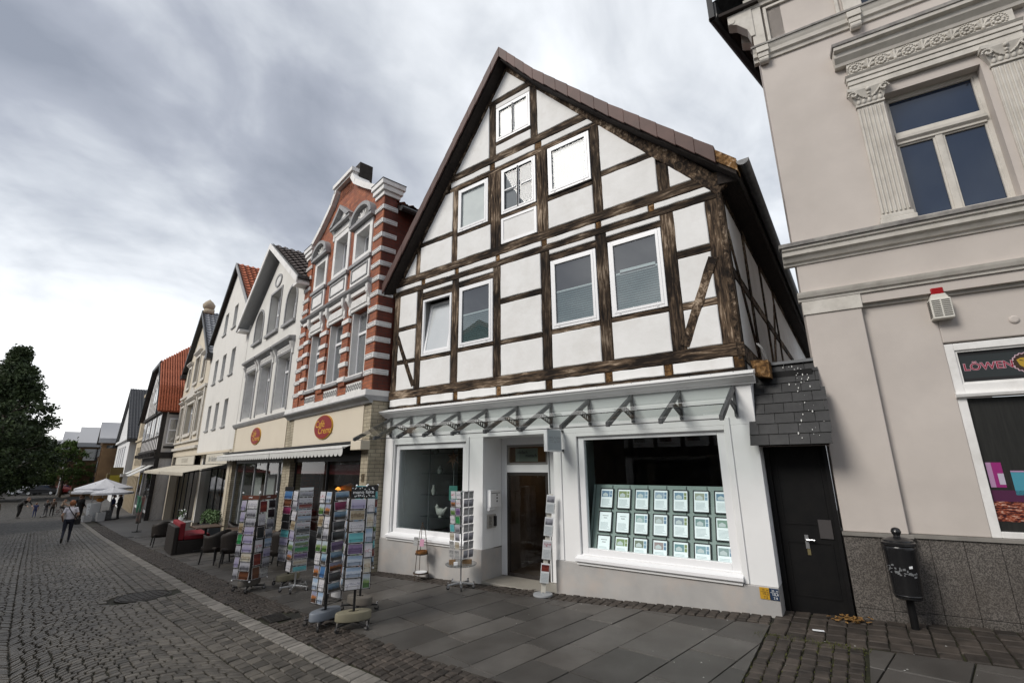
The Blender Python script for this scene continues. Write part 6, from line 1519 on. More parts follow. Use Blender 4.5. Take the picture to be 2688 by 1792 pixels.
PR = {
 'white sketched': printmat('print_sketch', (W_, (.30, .30, .36), W_), 14, 1.1, (.38, .5, .6)), 'pale blue': printmat('print_paleblue', ((.30, .36, .46), (.52, .58, .66), (.34, .46, .62))),
 'turquoise': printmat('print_turq', ((.10, .42, .45), (.14, .48, .50), (.12, .44, .48)), 5, .3), 'seascape': printmat('print_sea', ((.10, .09, .08), (.10, .19, .30), (.30, .44, .56)), 6, .5),
 'orange sunset': printmat('print_sunset', ((.10, .05, .03), (.42, .16, .05), (.30, .32, .44)), 6, .5), 'dark photo': printmat('print_dark', ((.02, .02, .02), (.05, .055, .06), (.09, .10, .11)), 8, .8),
 'green meadow': printmat('print_green', ((.07, .16, .04), (.20, .28, .10), (.45, .52, .58)), 7, .5), 'beige map': printmat('print_beige', ((.36, .29, .18), (.16, .11, .06), (.44, .37, .25)), 9, .9),
 'lavender': printmat('print_lav', ((.33, .30, .46), (.40, .37, .52), (.46, .43, .56)), 6, .5), 'magenta': printmat('print_mag', ((.22, .02, .08), (.26, .03, .10), (.30, .05, .13)), 6, .4),
 'black': printmat('print_black', ((.012, .012, .014), (.02, .018, .02), (.03, .028, .03)), 8, .6), 'dark red': printmat('print_red', ((.20, .03, .02), (.26, .05, .03), (.14, .02, .02)), 8, .6),
 'white red-dotted': printmat('print_dots', (W_, (.45, .05, .09), W_), 11, 1.3, (.40, .5, .58)), 'cream': printmat('print_cream', ((.56, .52, .42), (.40, .33, .24), (.60, .56, .47)), 10, .9),
 'blue': printmat('print_blue', ((.05, .13, .30), (.06, .16, .34), (.08, .19, .38)), 6, .4), 'bright green': printmat('print_bgreen', ((.03, .25, .08), (.05, .30, .10), (.04, .22, .08)), 7, .4),
 'purple': printmat('print_purple', ((.16, .10, .22), (.10, .06, .15), (.26, .18, .34)), 8, .6), 'brown': printmat('print_brown', ((.13, .045, .02), (.17, .065, .03), (.11, .04, .02)), 7, .5),
 'grey portrait': printmat('print_grey', ((.15, .15, .17), (.34, .34, .38), (.50, .50, .55)), 8, .8), 'white and grey': printmat('print_text', ((.40, .40, .40), (.55, .55, .54), (.30, .30, .30)), 16, 1.4, (.3, .5, .7)),
}
_cm = {}
def card_mesh(w, h):
    k = (round(w, 3), round(h, 3))
    if k not in _cm:
        b = MB(); b.box(-w/2, w/2, 0, .0015, 0, h); a = b.mesh('card_stock', mat('card_white', (.50, .50, .51), .5))
        b = MB(); g = .006; b.box(-w/2+g, w/2-g, -.0008, .0002, g, h-g); c = b.mesh('card_print', PAPER); _cm[k] = (a, c)
    return _cm[k]
rk = random.Random(17)
def put_card(M, w, h, kind, label, cat='card', group=None):
    a, c = card_mesh(w, h)
    o = bpy.data.objects.new('greeting_card', a); COL.objects.link(o); o.matrix_world = M; tag(o, label, cat, group)
    p = bpy.data.objects.new('print', c); COL.objects.link(p); p.parent = o; p.material_slots[0].link = 'OBJECT'; p.material_slots[0].material = PR[kind]
    return o
def casters(t, arms, r, m, wheel=.032, ph=0.):
    for i in range(arms):
        a = ph+2*math.pi*i/arms; c, s_ = math.cos(a), math.sin(a)
        b = MB(); b.T = Matrix.Rotation(a, 4, 'Z'); b.prism([(.0, .105), (r, .085), (r, .065), (0, .07)], -.018, .018); lg = b.build('leg', m, t, bevel=.004)
        b = MB(); b.T = Matrix.Rotation(a, 4, 'Z'); b.tube((r-.01, 0, .04), (r-.01, 0, .12), .014); b.box(r-.03, r+.01, -.017, -.012, .03, .07); b.box(r-.03, r+.01, .012, .017, .03, .07); b.build('caster_fork', CHROME, lg)
        b = MB(); b.T = Matrix.Rotation(a, 4, 'Z'); b.tube((r-.012, -.011, wheel), (r-.012, .011, wheel), wheel, n=14); b.build('wheel', RUBBER, lg)
def rack(name, label, x, y, turn, half, z0, z1, faces, base, phrase, group, pole_m=None, header=None, balls=None, wire=None):
    """revolving rack; faces = list of (index, face word, [(x0, x1, rows, card height, kinds)])"""
    g0 = gz(x, y); th = math.atan2(-7-y, 0-x)+turn          # direction of face 0's normal
    t = thing(name, label, 'card rack', (x, y, g0), th+R(90), group='card racks outside the shop')
    pm_ = pole_m or BLACKM; wire = wire or BLACKM
    b = MB(); b.tube((0, 0, .08), (0, 0, z1+.02), .017, n=10); b.build('pole', pm_, t)
    # wire cage: corner rods, rings and card pockets
    b = MB()
    for sx in (-1, 1):
        for sy in (-1, 1): b.tube((sx*half, sy*half, z0-.01), (sx*half, sy*half, z1), .006, n=5)
    for z in (z0, (z0+z1)/2, z1):
        for k in range(4):
            c0 = [(-1, -1), (1, -1), (1, 1), (-1, 1)][k]; c1 = [(-1, -1), (1, -1), (1, 1), (-1, 1)][(k+1) % 4]
            b.tube((c0[0]*half, c0[1]*half, z), (c1[0]*half, c1[1]*half, z), .004, n=4); b.tube((0, 0, z), (c0[0]*half, c0[1]*half, z), .004, n=4)
    for (fi, fw, cols) in faces:
        Rf = Matrix.Rotation(fi*math.pi/2, 4, 'Z')
        for ci, (x0, x1, n, ch, kinds) in enumerate(cols):
            pitch = (z1-z0)/n; w = (x1-x0)-.012
            for i in range(n):
                zb = z1-(i+1)*pitch+.006; yo = -half-.012
                b.T = Rf
                b.tube((x0, yo-.022, zb), (x1, yo-.022, zb), .003, n=4); b.tube((x0+.01, yo-.026, zb+ch*.35), (x1-.01, yo-.026, zb+ch*.35), .0022, n=4)
                for q in (x0+w*.18, x1-w*.18): b.tube((q, yo-.025, zb), (q, yo-.026, zb+ch*.4), .0022, n=4)
                b.tube((x0, yo+.008, zb), (x0, yo-.022, zb), .003, n=4); b.tube((x1, yo+.008, zb), (x1, yo-.022, zb), .003, n=4)
                kd = kinds[i % len(kinds)] if isinstance(kinds, (list, tuple)) else kinds
                if kd is None: continue
                hh = min(ch, pitch*1.25) if ch > pitch else ch
                colw = '' if len(cols) == 1 else ('left column, ' if ci == 0 else ('right column, ' if ci == len(cols)-1 else 'middle column, '))
                M = Matrix.Translation((x, y, g0)) @ Matrix.Rotation(th+R(90), 4, 'Z') @ Rf @ Matrix.Translation(((x0+x1)/2+rk.uniform(-.003, .003), yo-.018, zb+.004)) @ Matrix.Rotation(R(-rk.uniform(4, 7)), 4, 'X') @ Matrix.Rotation(R(rk.uniform(-1.2, 1.2)), 4, 'Y')
                put_card(M, w, hh, kd, f'{kd} card, {ordw(i)} from top, {colw}{fw} side of {phrase}', group='cards in the racks')
        b.T = None
    b.build('wire_cage', wire, t)
    if header:
        for (fi, m_, h, txt_, tm) in header:
            Rf = Matrix.Rotation(fi*math.pi/2, 4, 'Z'); b = MB(); b.T = Rf; b.box(-half, half, -half-.014, -half-.010, z1+.01, z1+.01+h); hb = b.build('header_board', m_, t)
            if txt_:
                o = text('lettering', txt_, h*.42, tm, hb, (0, 0, 0), .0004, sx=1.1, bold=.0006); o.matrix_local = Rf @ Matrix.Translation((0, -half-.0155, z1+.01+h*.5)) @ Matrix.Rotation(R(90), 4, 'X')
                if m_.name == 'black_header':
                    b = MB(); b.T = Rf; r2 = random.Random(9)
                    for k in range(30):
                        dx, dz = r2.uniform(-half+.01, half-.01), r2.choice((r2.uniform(.012, h*.28), r2.uniform(h*.74, h-.012))); b.lathe([(.0075, 0), (.0075, .001)], (0, 0, 0), 8); 
                        for q in range(len(b.v)-16, len(b.v)):
                            vx, vy, vz = Rf.inverted() @ Vector(b.v[q]); b.v[q] = tuple(Rf @ Vector((vx+dx, -half-.0145-vz, z1+.01+dz+vy)))
                    b.build('dots', PAPER, hb)
    if balls:
        for sx in (-1, 1):
            for sy in (-1, 1):
                for zz in balls:
                    b = MB(); b.sphere((sx*half, sy*half, zz), .017, 10, 7); b.build('ball_cap', UPVC, t, smooth=True)
    kind, wm = base
    if kind == 'weight':
        b = MB(); n = 30; b.lathe([(.19, .095), (.205, .105), (.205, .185), (.195, .20), (.06, .205), (.05, .17)], n=n, sx=1.15, sy=.62, ph=.0); b.build('weight', wm, t, auto=40)
        casters(t, 4, .27, BLACKM, ph=R(35))
    else:
        casters(t, 5, .25, SILVER, ph=R(20))
    return t
OLIVE = mat('olive_weight_concrete', (.17, .155, .105), .8, (.21, .19, .135), 5); BLUEG = mat('blue_grey_weight', (.15, .17, .20), .5, (.18, .20, .23), 4); TAUPE = mat('taupe_weight', (.10, .09, .075), .8, (.13, .115, .10), 5)
HDR = mat('black_header', (.012, .012, .013), .5); HBR = mat('brown_header', (.11, .035, .02), .5); HWH = mat('white_header', (.60, .60, .62), .5); HTL = mat('teal_header', (.05, .20, .24), .5)
ws, gp, lv, cr_ = 'white sketched', 'grey portrait', 'lavender', 'cream'
rack('card_rack', 'black card rack with polka-dot header and olive weight, nearest the kerb', -5.85, -2.62, R(7), .165, .50, 1.655,
     [(0, 'front', [(-.165, .045, 8, .128, ['lavender', 'beige map', ws, 'turquoise', 'purple', 'pale blue', 'pale blue', ws]), (.055, .165, 6, .175, [ws, cr_, 'pale blue', 'white red-dotted', cr_, 'green meadow'])]),
      (3, 'left', [(-.15, -.0, 8, .128, ['grey portrait', 'seascape', ws, 'dark photo', 'green meadow', 'pale blue', 'brown', ws]), (.01, .15, 8, .128, [ws, gp, 'pale blue', 'seascape'])])],
     ('weight', OLIVE), 'polka-dot topped rack', None, header=[(0, HDR, .145, 'mano faite', PAPER)])
rack('card_rack', 'postcard rack on a blue-grey weight left of the polka-dot rack', -6.30, -2.75, R(38), .135, .30, 1.76,
     [(0, 'right', [(-.125, .125, 11, .118, ['seascape', 'magenta', 'seascape', 'dark photo', 'dark photo', 'purple', 'seascape', 'orange sunset', 'dark photo', 'seascape', None])]),
      (3, 'left', [(-.13, -.005, 9, .15, ['white red-dotted', 'green meadow', 'beige map', 'dark photo', 'green meadow', ws, 'orange sunset', 'pale blue', 'orange sunset']), (.005, .13, 9, .15, ['pale blue', 'orange sunset', ws, gp, 'green meadow', 'seascape', 'blue', ws, 'pale blue'])]),
      (1, 'rear right', [(-.125, .125, 11, .118, [ws, 'pale blue', 'lavender', 'seascape', gp])])],
     ('weight', BLUEG), 'blue-weighted postcard rack', None)
rack('card_rack', 'dark rack of large coloured cards behind the long-card spinner', -9.32, -1.60, R(33), .15, .45, 1.72,
     [(3, 'left', [(-.14, .14, 9, .15, ['blue', 'brown', 'magenta', 'black', 'black', 'turquoise', 'lavender', 'white and grey', gp])]), (0, 'right', [(-.14, .14, 9, .14, ['dark photo', 'purple', 'seascape', 'brown', 'pale blue'])])],
     ('weight', OLIVE), 'coloured-card rack', None, header=[(3, HDR, .09, None, None)])
rack('card_rack', 'silver star-footed spinner stacked with long white-edged cards', -8.72, -1.80, R(20), .125, .34, 1.74,
     [(0, 'front', [(-.13, .13, 13, .085, [gp, ws, 'dark red', 'white red-dotted', 'pale blue', 'white red-dotted', 'dark photo', 'green meadow', 'green meadow', 'bright green', 'purple', cr_, 'turquoise'])]),
      (3, 'left', [(-.12, .12, 8, .16, [ws, gp, ws, 'beige map', 'lavender', 'green meadow', 'orange sunset', ws])])],
     ('star', None), 'long-card spinner', None, pole_m=SILVER, wire=SILVER, header=[(0, PAPER, .05, None, None)])
rack('card_rack', 'black folding card rack with brown header and white ball caps, farthest left', -9.66, -2.16, R(45), .205, .22, 1.62,
     [(0, 'right', [(-.195, -.01, 6, .205, ['dark red', ws, 'black', 'white red-dotted', 'dark red', 'brown']), (.01, .195, 8, .155, ['black', 'black', gp, gp, 'pale blue', lv, gp, 'white and grey'])]),
      (3, 'left', [(-.195, -.07, 7, .18, [lv, lv, 'beige map', 'bright green', gp, lv, gp]), (-.05, .195, 9, .145, [ws, gp, gp, lv, lv, lv, cr_, gp, 'brown'])])],
     ('weight', TAUPE), 'brown-headed rack', None, header=[(0, HBR, .075, 'LIEBES', PAPER), (3, HBR, .075, 'LIEBES', PAPER)], balls=(1.745, .20))
rack('card_rack', 'tall rack with spiky wire pockets half hidden behind the polka-dot rack', -6.47, -2.06, R(-48), .115, .62, 1.70,
     [(0, 'left', [(-.11, .11, 9, .12, ['turquoise', 'bright green', 'dark photo', 'seascape', 'dark photo', gp, 'dark photo', 'green meadow', 'dark red'])]), (1, 'right', [(-.11, .11, 9, .12, ['turquoise', 'dark red', 'seascape', ws, 'green meadow', gp])])],
     ('weight', TAUPE), 'half-hidden spiky rack', None, header=[(0, HTL, .09, None, None), (1, HDR, .10, None, None)], balls=(1.80, .58))
# ---------------- small card spinner with a round tray by the wall
sx_, sy_ = -5.90, -.42; gs = gz(sx_, sy_)
ths = math.atan2(-7-sy_, -sx_)
sp = thing('card_spinner', 'small spinner of folded cards with a round glass tray by the shop wall', 'card rack', (sx_, sy_, gs), ths+R(90)+R(45), group='card racks outside the shop')
b = MB(); b.tube((0, 0, .08), (0, 0, 1.60), .012); b.build('pole', SILVER, sp); casters(sp, 5, .24, SILVER, .03, .2)
b = MB(); b.lathe([(.02, .385), (.26, .37), (.275, .385), (.275, .40), (.262, .395), (.02, .395)], n=36); b.build('tray', glass('tray_glass', (.75, .78, .8), .22, .05), sp)
b = MB()
for k in range(4): b.tube(((-1, 1, 1, -1)[k]*.105, (-1, -1, 1, 1)[k]*.105, .46), ((-1, 1, 1, -1)[k]*.13, (-1, -1, 1, 1)[k]*.13, 1.58), .005, n=5)
for z in (.47, 1.0, 1.58): b.lathe([(.12, z), (.135, z), (.135, z+.008), (.12, z+.008)], n=4, ph=math.pi/4)
b.build('wire_cage', SILVER, sp)
for fi, fw in ((0, 'left'), (1, 'right')):
    for ci, x0 in enumerate((-.125, .005)):
        for i in range(8):
            z = 1.47-i*.138; kd = ([['white red-dotted', 'orange sunset', 'green meadow', 'white sketched', 'turquoise', cr_, 'white and grey', 'white and grey'], [ws, 'white red-dotted', 'purple', 'bright green', gp, gp, cr_, 'white and grey']][ci] if fi == 0 else ['white and grey', gp])[i % (8 if fi == 0 else 2)]
            M = Matrix.Translation((sx_, sy_, gs)) @ Matrix.Rotation(ths+R(90)+R(45), 4, 'Z') @ Matrix.Rotation(-fi*math.pi/2+math.pi*0, 4, 'Z') if False else Matrix.Translation((sx_, sy_, gs)) @ Matrix.Rotation(ths+R(90)+(R(-45) if fi == 0 else R(45)), 4, 'Z') @ Matrix.Translation((x0+.06, -.155-.012*(i/8), z)) @ Matrix.Rotation(R(6), 4, 'X')
            put_card(M, .115, .128, kd, f'{kd} card, {ordw(i)} from top, {("left", "right")[ci]} column, {fw} side of tray spinner', group='cards in the tray spinner')
            if fi == 1:
                pass
KRAFT = mat('kraft_card', (.20, .12, .055), .8, (.26, .16, .08), 9)
for (dx, dy, w, d, h, m_, lb) in ((-.10, -.14, .11, .05, .07, KRAFT, 'small kraft box at the left of the spinner tray'), (.04, -.17, .07, .03, .05, PAPER, 'small white card box in the middle of the spinner tray'), (.12, .05, .16, .1, .06, KRAFT, 'brown wooden tray box at the right of the spinner tray')):
    o = MB().box(-w/2, w/2, -d/2, d/2, 0, h).build('box', m_, None, bevel=.004, loc=(sx_+dx*.78+dy*.0, sy_+dy, gs+.396), rz=.6); tag(o, lb, 'box', 'boxes on the spinner tray')
# ---------------- wire plant stand with little goods
px, py = -7.10, -.22; gp_ = gz(px, py)
ps = thing('wire_stand', 'tall rusty three-legged wire stand with two trays below the left window', 'stand', (px, py, gp_))
RUST = mat('rusty_wire', (.05, .035, .025), .7, (.09, .06, .04), 12)
b = MB(); top = (0, 0, 1.0)
for k in range(3):
    a = math.pi*2*k/3+.5; b.path([(0.155*math.cos(a), .155*math.sin(a), 0), (.12*math.cos(a), .12*math.sin(a), .45), (.06*math.cos(a), .06*math.sin(a), .86), (0, 0, .98)], .006)
for z, r in ((.11, .145), (.45, .122), (.72, .09)):
    for k in range(20): b.tube((r*math.cos(k*.3142), r*math.sin(k*.3142), z), (r*math.cos(k*.3142+.3142), r*math.sin(k*.3142+.3142), z), .004, n=4)
b.sphere((0, 0, 1.0), .018); b.build('frame', RUST, ps)
for z, r in ((.105, .14), (.44, .118)):
    b = MB(); b.lathe([(r, z), (r+.004, z+.022), (r-.003, z+.022), (r-.006, z+.006), (.001, z+.006)], n=24); b.build('tray', RUST, ps)
o = MB().lathe([(.095, 0), (.11, .02), (.112, .055), (.10, .055), (.095, .02), (.001, .015)], n=22).build('wooden_bowl', mat('amber_wood', (.26, .11, .03), .5, (.33, .15, .05), 8), None, loc=(px, py, gp_+.452), auto=40); tag(o, 'amber wooden bowl on the middle tray of the wire stand', 'bowl')
o = MB().lathe([(.10, 0), (.12, .012), (.115, .018), (.05, .012), (.001, .01)], n=22).build('white_plate', PAPER, None, loc=(px, py, gp_+.118)); tag(o, 'white plate on the lowest tray of the wire stand', 'plate')
def hangcard(nm, lb, dx, m_, w, h, z):
    o = MB().box(-w/2, w/2, 0, .004, 0, h).build(nm, m_, None, loc=(px+dx, py-.09, gp_+z)); o.rotation_euler = (R(-8), 0, .1); tag(o, lb, 'card')
hangcard('hanging_card', 'pink card hanging on the wire stand', .085, mat('pink_card', (.50, .26, .36), .6), .10, .13, .60); hangcard('hanging_card', 'black and white patterned card on the wire stand', -.09, PR['white and grey'], .10, .15, .60)
# ---------------- leaning leaflet stand at the door
lx, ly = -4.34, -.24; gl = gz(lx, ly)
ls = thing('leaflet_stand', 'slim white leaflet stand with four clear pockets leaning at the shop door', 'leaflet stand', (lx, ly, gl), R(38))
b = MB(); b.lathe([(.15, .0), (.155, .01), (.15, .03), (.02, .04), (.02, .05)], n=28); b.build('foot', mat('grey_foot', (.28, .29, .30), .5), ls, auto=35)
an = Matrix.Rotation(R(6.5), 4, 'Y')
b = MB(); b.T = an; b.box(-.035, .035, -.008, .008, .03, 1.52); b.build('upright', mat('cream_upright', (.60, .57, .50), .6), ls)
names4 = ('top', 'second', 'third', 'lowest')
for i in range(4):
    z = 1.22-i*.345; b = MB(); b.T = an; w = .075; b.box(-w, w, -.05, -.046, z, z+.16); b.box(-w, w, -.05, -.01, z-.004, z); b.box(-w, -w+.003, -.05, -.01, z, z+.16); b.box(w-.003, w, -.05, -.01, z, z+.16); b.build('pocket', glass('clear_acrylic', (.97, .975, .975), .03), ls)
    M = Matrix.Translation((lx, ly, gl)) @ Matrix.Rotation(R(38), 4, 'Z') @ an
    b = MB(); b.T = M; b.box(-.068, .068, -.036, -.02, z+.002, z+.285); o = b.build('leaflet_pile', PAPER); tag(o, f'pile of white leaflets with a photo in the {names4[i]} pocket of the leaflet stand', 'leaflets', 'leaflets in the stand')
    b = MB(); b.T = M; b.box(-.06, .06, -.0375, -.0365, z+.17, z+.265); b.build('photo', [PR[gp], PR[gp], PR['white red-dotted'], PR['dark red']][i], o)
    b = MB(); b.T = M
    for k in range(6): b.box(-.055, .05, -.0375, -.0365, z+.03+k*.02, z+.034+k*.02)
    b.build('text_lines', MATS['faint_text'], o)

# ------------------------------------------------------------------ café furniture on the pavement
WICK = mat('dark_wicker', (.010, .0075, .0065), .6, (.024, .018, .014), 60, bump=.6, bscale=70, bdist=.008)
REDC = mat('red_cushion', (.22, .014, .022), .85, (.17, .01, .016), 5)
TABLEW = mat('dark_table_top', (.06, .035, .022), .4, (.09, .055, .035), 6, stretch=(1, 8, 1))
def tub_chair(x, y, rz, lab, first=[None]):
    g = gz(x, y)
    if first[0] is None:
        t = thing('wicker_chair', lab, 'chair', (x, y, g), rz, 'wicker chairs of the café')
        b = MB(); b.box(-.25, .25, -.24, .25, .36, .43); b.build('seat', WICK, t, bevel=.02)
        b = MB(); n = 14
        def sh(u, v):
            a = math.pi*(u*1.3-.15); r = .29; z = .30+v*(.53-.14*abs(math.cos(a))**2); o = .03*v
            return ((r+o)*math.cos(a), -.02+(r+o)*math.sin(a)*.98, z)
        b.grid(sh, n, 5); o = b.build('backrest', WICK, t, smooth=True); o.modifiers.new('s', 'SOLIDIFY').thickness = .03
        for sx in (-1, 1):
            for sy in (-1, 1):
                b = MB(); b.tube((sx*.21, sy*.2, .37), (sx*.24, sy*.24, 0), .022, .015, 8); b.build('leg', BLACKM, t)
        first[0] = t; return t
    c = copy_tree(first[0]); c.location = (x, y, g); c.rotation_euler = (0, 0, rz); c['label'] = lab; return c
tub_chair(-13.85, -1.02, R(-70), 'dark wicker tub chair seen from behind at the kerb side, left of two')
tub_chair(-13.05, -.95, R(-120), 'dark wicker tub chair seen from behind, right one next to the brown-headed rack')
tub_chair(-16.2, .55, R(150), 'dark wicker tub chair between the red bench and the café wall')
tub_chair(-14.6, .35, R(60), 'dark wicker tub chair close to the café window')
tub_chair(-12.0, -.15, R(40), 'dark wicker tub chair behind the coloured-card rack')
tub_chair(-11.2, -.7, R(-150), 'dark wicker tub chair half hidden between the card racks')
tub_chair(-20.3, -.1, R(-100), 'dark wicker tub chair at the far bistro table')
def square_table(x, y, rz, lab):
    t = thing('café_table', lab, 'table', (x, y, gz(x, y)), rz, 'café tables'); t.name = 'cafe_table'
    b = MB(); b.box(-.42, .42, -.36, .36, .71, .745); b.build('table_top', TABLEW, t, bevel=.006)
    b = MB(); b.tube((0, 0, .06), (0, 0, .71), .035); b.build('column', BLACKM, t); b = MB(); b.box(-.3, .3, -.035, .035, 0, .05); b.box(-.035, .035, -.26, .26, .051, .075); b.build('foot', BLACKM, t); return t
square_table(-14.1, -.25, R(-10), 'dark café table between the wicker chairs'); square_table(-12.1, -.75, R(-12), 'dark café table behind the brown-headed card rack'); square_table(-16.6, -.2, R(-8), 'dark café table at the end of the red bench')
# red cushioned bench
rb = thing('lounge_bench', 'black wicker lounge bench with red cushions, its back to the street', 'bench', (-17.6, -.25, gz(-17.6, -.25)), R(-12))
b = MB(); b.box(-.75, .75, -.40, .42, .0, .40); b.build('base', WICK, rb, bevel=.02)
b = MB(); b.box(-.77, .77, -.52, -.40, 0, .80); b.build('backrest', WICK, rb, bevel=.02)
b = MB(); b.box(-.73, .73, -.24, .44, .405, .53); b.build('seat_cushion', REDC, rb, bevel=.03); b = MB(); b.box(-.73, .73, -.40, -.25, .41, .90); b.build('back_cushion', REDC, rb, bevel=.03)
# far bistro table with glasses and flowers
bt = thing('bistro_table', 'round bistro table with curled iron feet beyond the red bench', 'table', (-20.6, .5, gz(-20.6, .5)), 0, 'café tables')
b = MB(); b.lathe([(.40, .70), (.41, .71), (.41, .725), (.001, .73)], n=28); b.build('table_top', mat('marble_top', (.42, .42, .42), .3), bt)
b = MB()
for k in range(3):
    a = 2.1*k; b.path([(.02, .02, .70), (.10*math.cos(a), .10*math.sin(a), .45), (.04*math.cos(a), .04*math.sin(a), .25), (.32*math.cos(a), .32*math.sin(a), .02)], .014)
b.build('iron_foot', BLACKM, bt)
GREENL = mat('pot_leaves', (.05, .10, .03), .6, (.09, .16, .05), 20)
vp_ = thing('flower_pot', 'white flower pot with pale blooms on the bistro table', 'flower pot', (-20.65, .55, gz(-20.6, .5)+.73))
b = MB(); b.lathe([(.06, 0), (.085, .14), (.075, .14), (.001, .12)], n=16); b.build('pot', PAPER, vp_)
b = MB(); r3 = random.Random(1)
for i in range(60):
    a, r, z = r3.uniform(0, 6.3), r3.uniform(0, .16), r3.uniform(.13, .42); s_ = .035; p = Vector((r*math.cos(a), r*math.sin(a), z)); q = Vector((r3.uniform(-1, 1), r3.uniform(-1, 1), r3.uniform(-1, 1))).normalized(); w = q.orthogonal().normalized()
    b.add([tuple(p+q*s_), tuple(p+w*s_*.5), tuple(p-q*s_), tuple(p-w*s_*.5)], [(0, 1, 2, 3)], 0 if i % 3 else 1)
b.build('blooms', [GREENL, PAPER], vp_)
for k, (dx, dy) in enumerate(((-.2, -.1), (.18, -.15), (.22, .1))):
    o = MB().lathe([(.02, 0), (.035, .05), (.035, .11), (.028, .11), (.001, .02)], n=12).build('drinking_glass', glass('clear_acrylic'), None, loc=(-20.6+dx, .5+dy, gz(-20.6, .5)+.731)); tag(o, ('drinking glass at the left edge of the bistro table', 'drinking glass at the near edge of the bistro table', 'drinking glass at the right of the bistro table')[k], 'glass', 'glasses on the bistro table')
# planters at the café front
for k, (u, lab) in enumerate(((-12.9, 'dark planter with green shrub at the café pier'), (-11.7, 'dark planter with green shrub in front of the café window'))):
    p = row(u, -.45, 0); t = thing('planter', lab, 'planter', (p.x, p.y, gz(p.x, p.y)), -RA, 'planters at the café front')
    b = MB(); b.box(-.28, .28, -.2, .2, 0, .5); b.build('tub', mat('slate_tub', (.05, .055, .06), .6), t, bevel=.01)
    b = MB(); r3 = random.Random(k)
    for i in range(420):
        a, e, r = r3.uniform(0, 6.3), r3.uniform(-.5, 1.4), .34*r3.random()**.4; p = Vector((r*math.cos(a)*math.cos(e), r*.8*math.sin(a)*math.cos(e), .72+r*math.sin(e))); q = Vector((r3.uniform(-1, 1), r3.uniform(-1, 1), r3.uniform(-1, 1))).normalized()*.045; w = q.orthogonal().normalized()*.02
        b.add([tuple(p+q), tuple(p+w), tuple(p-q), tuple(p-w)], [(0, 1, 2, 3)])
    b.build('foliage', GREENL, t)
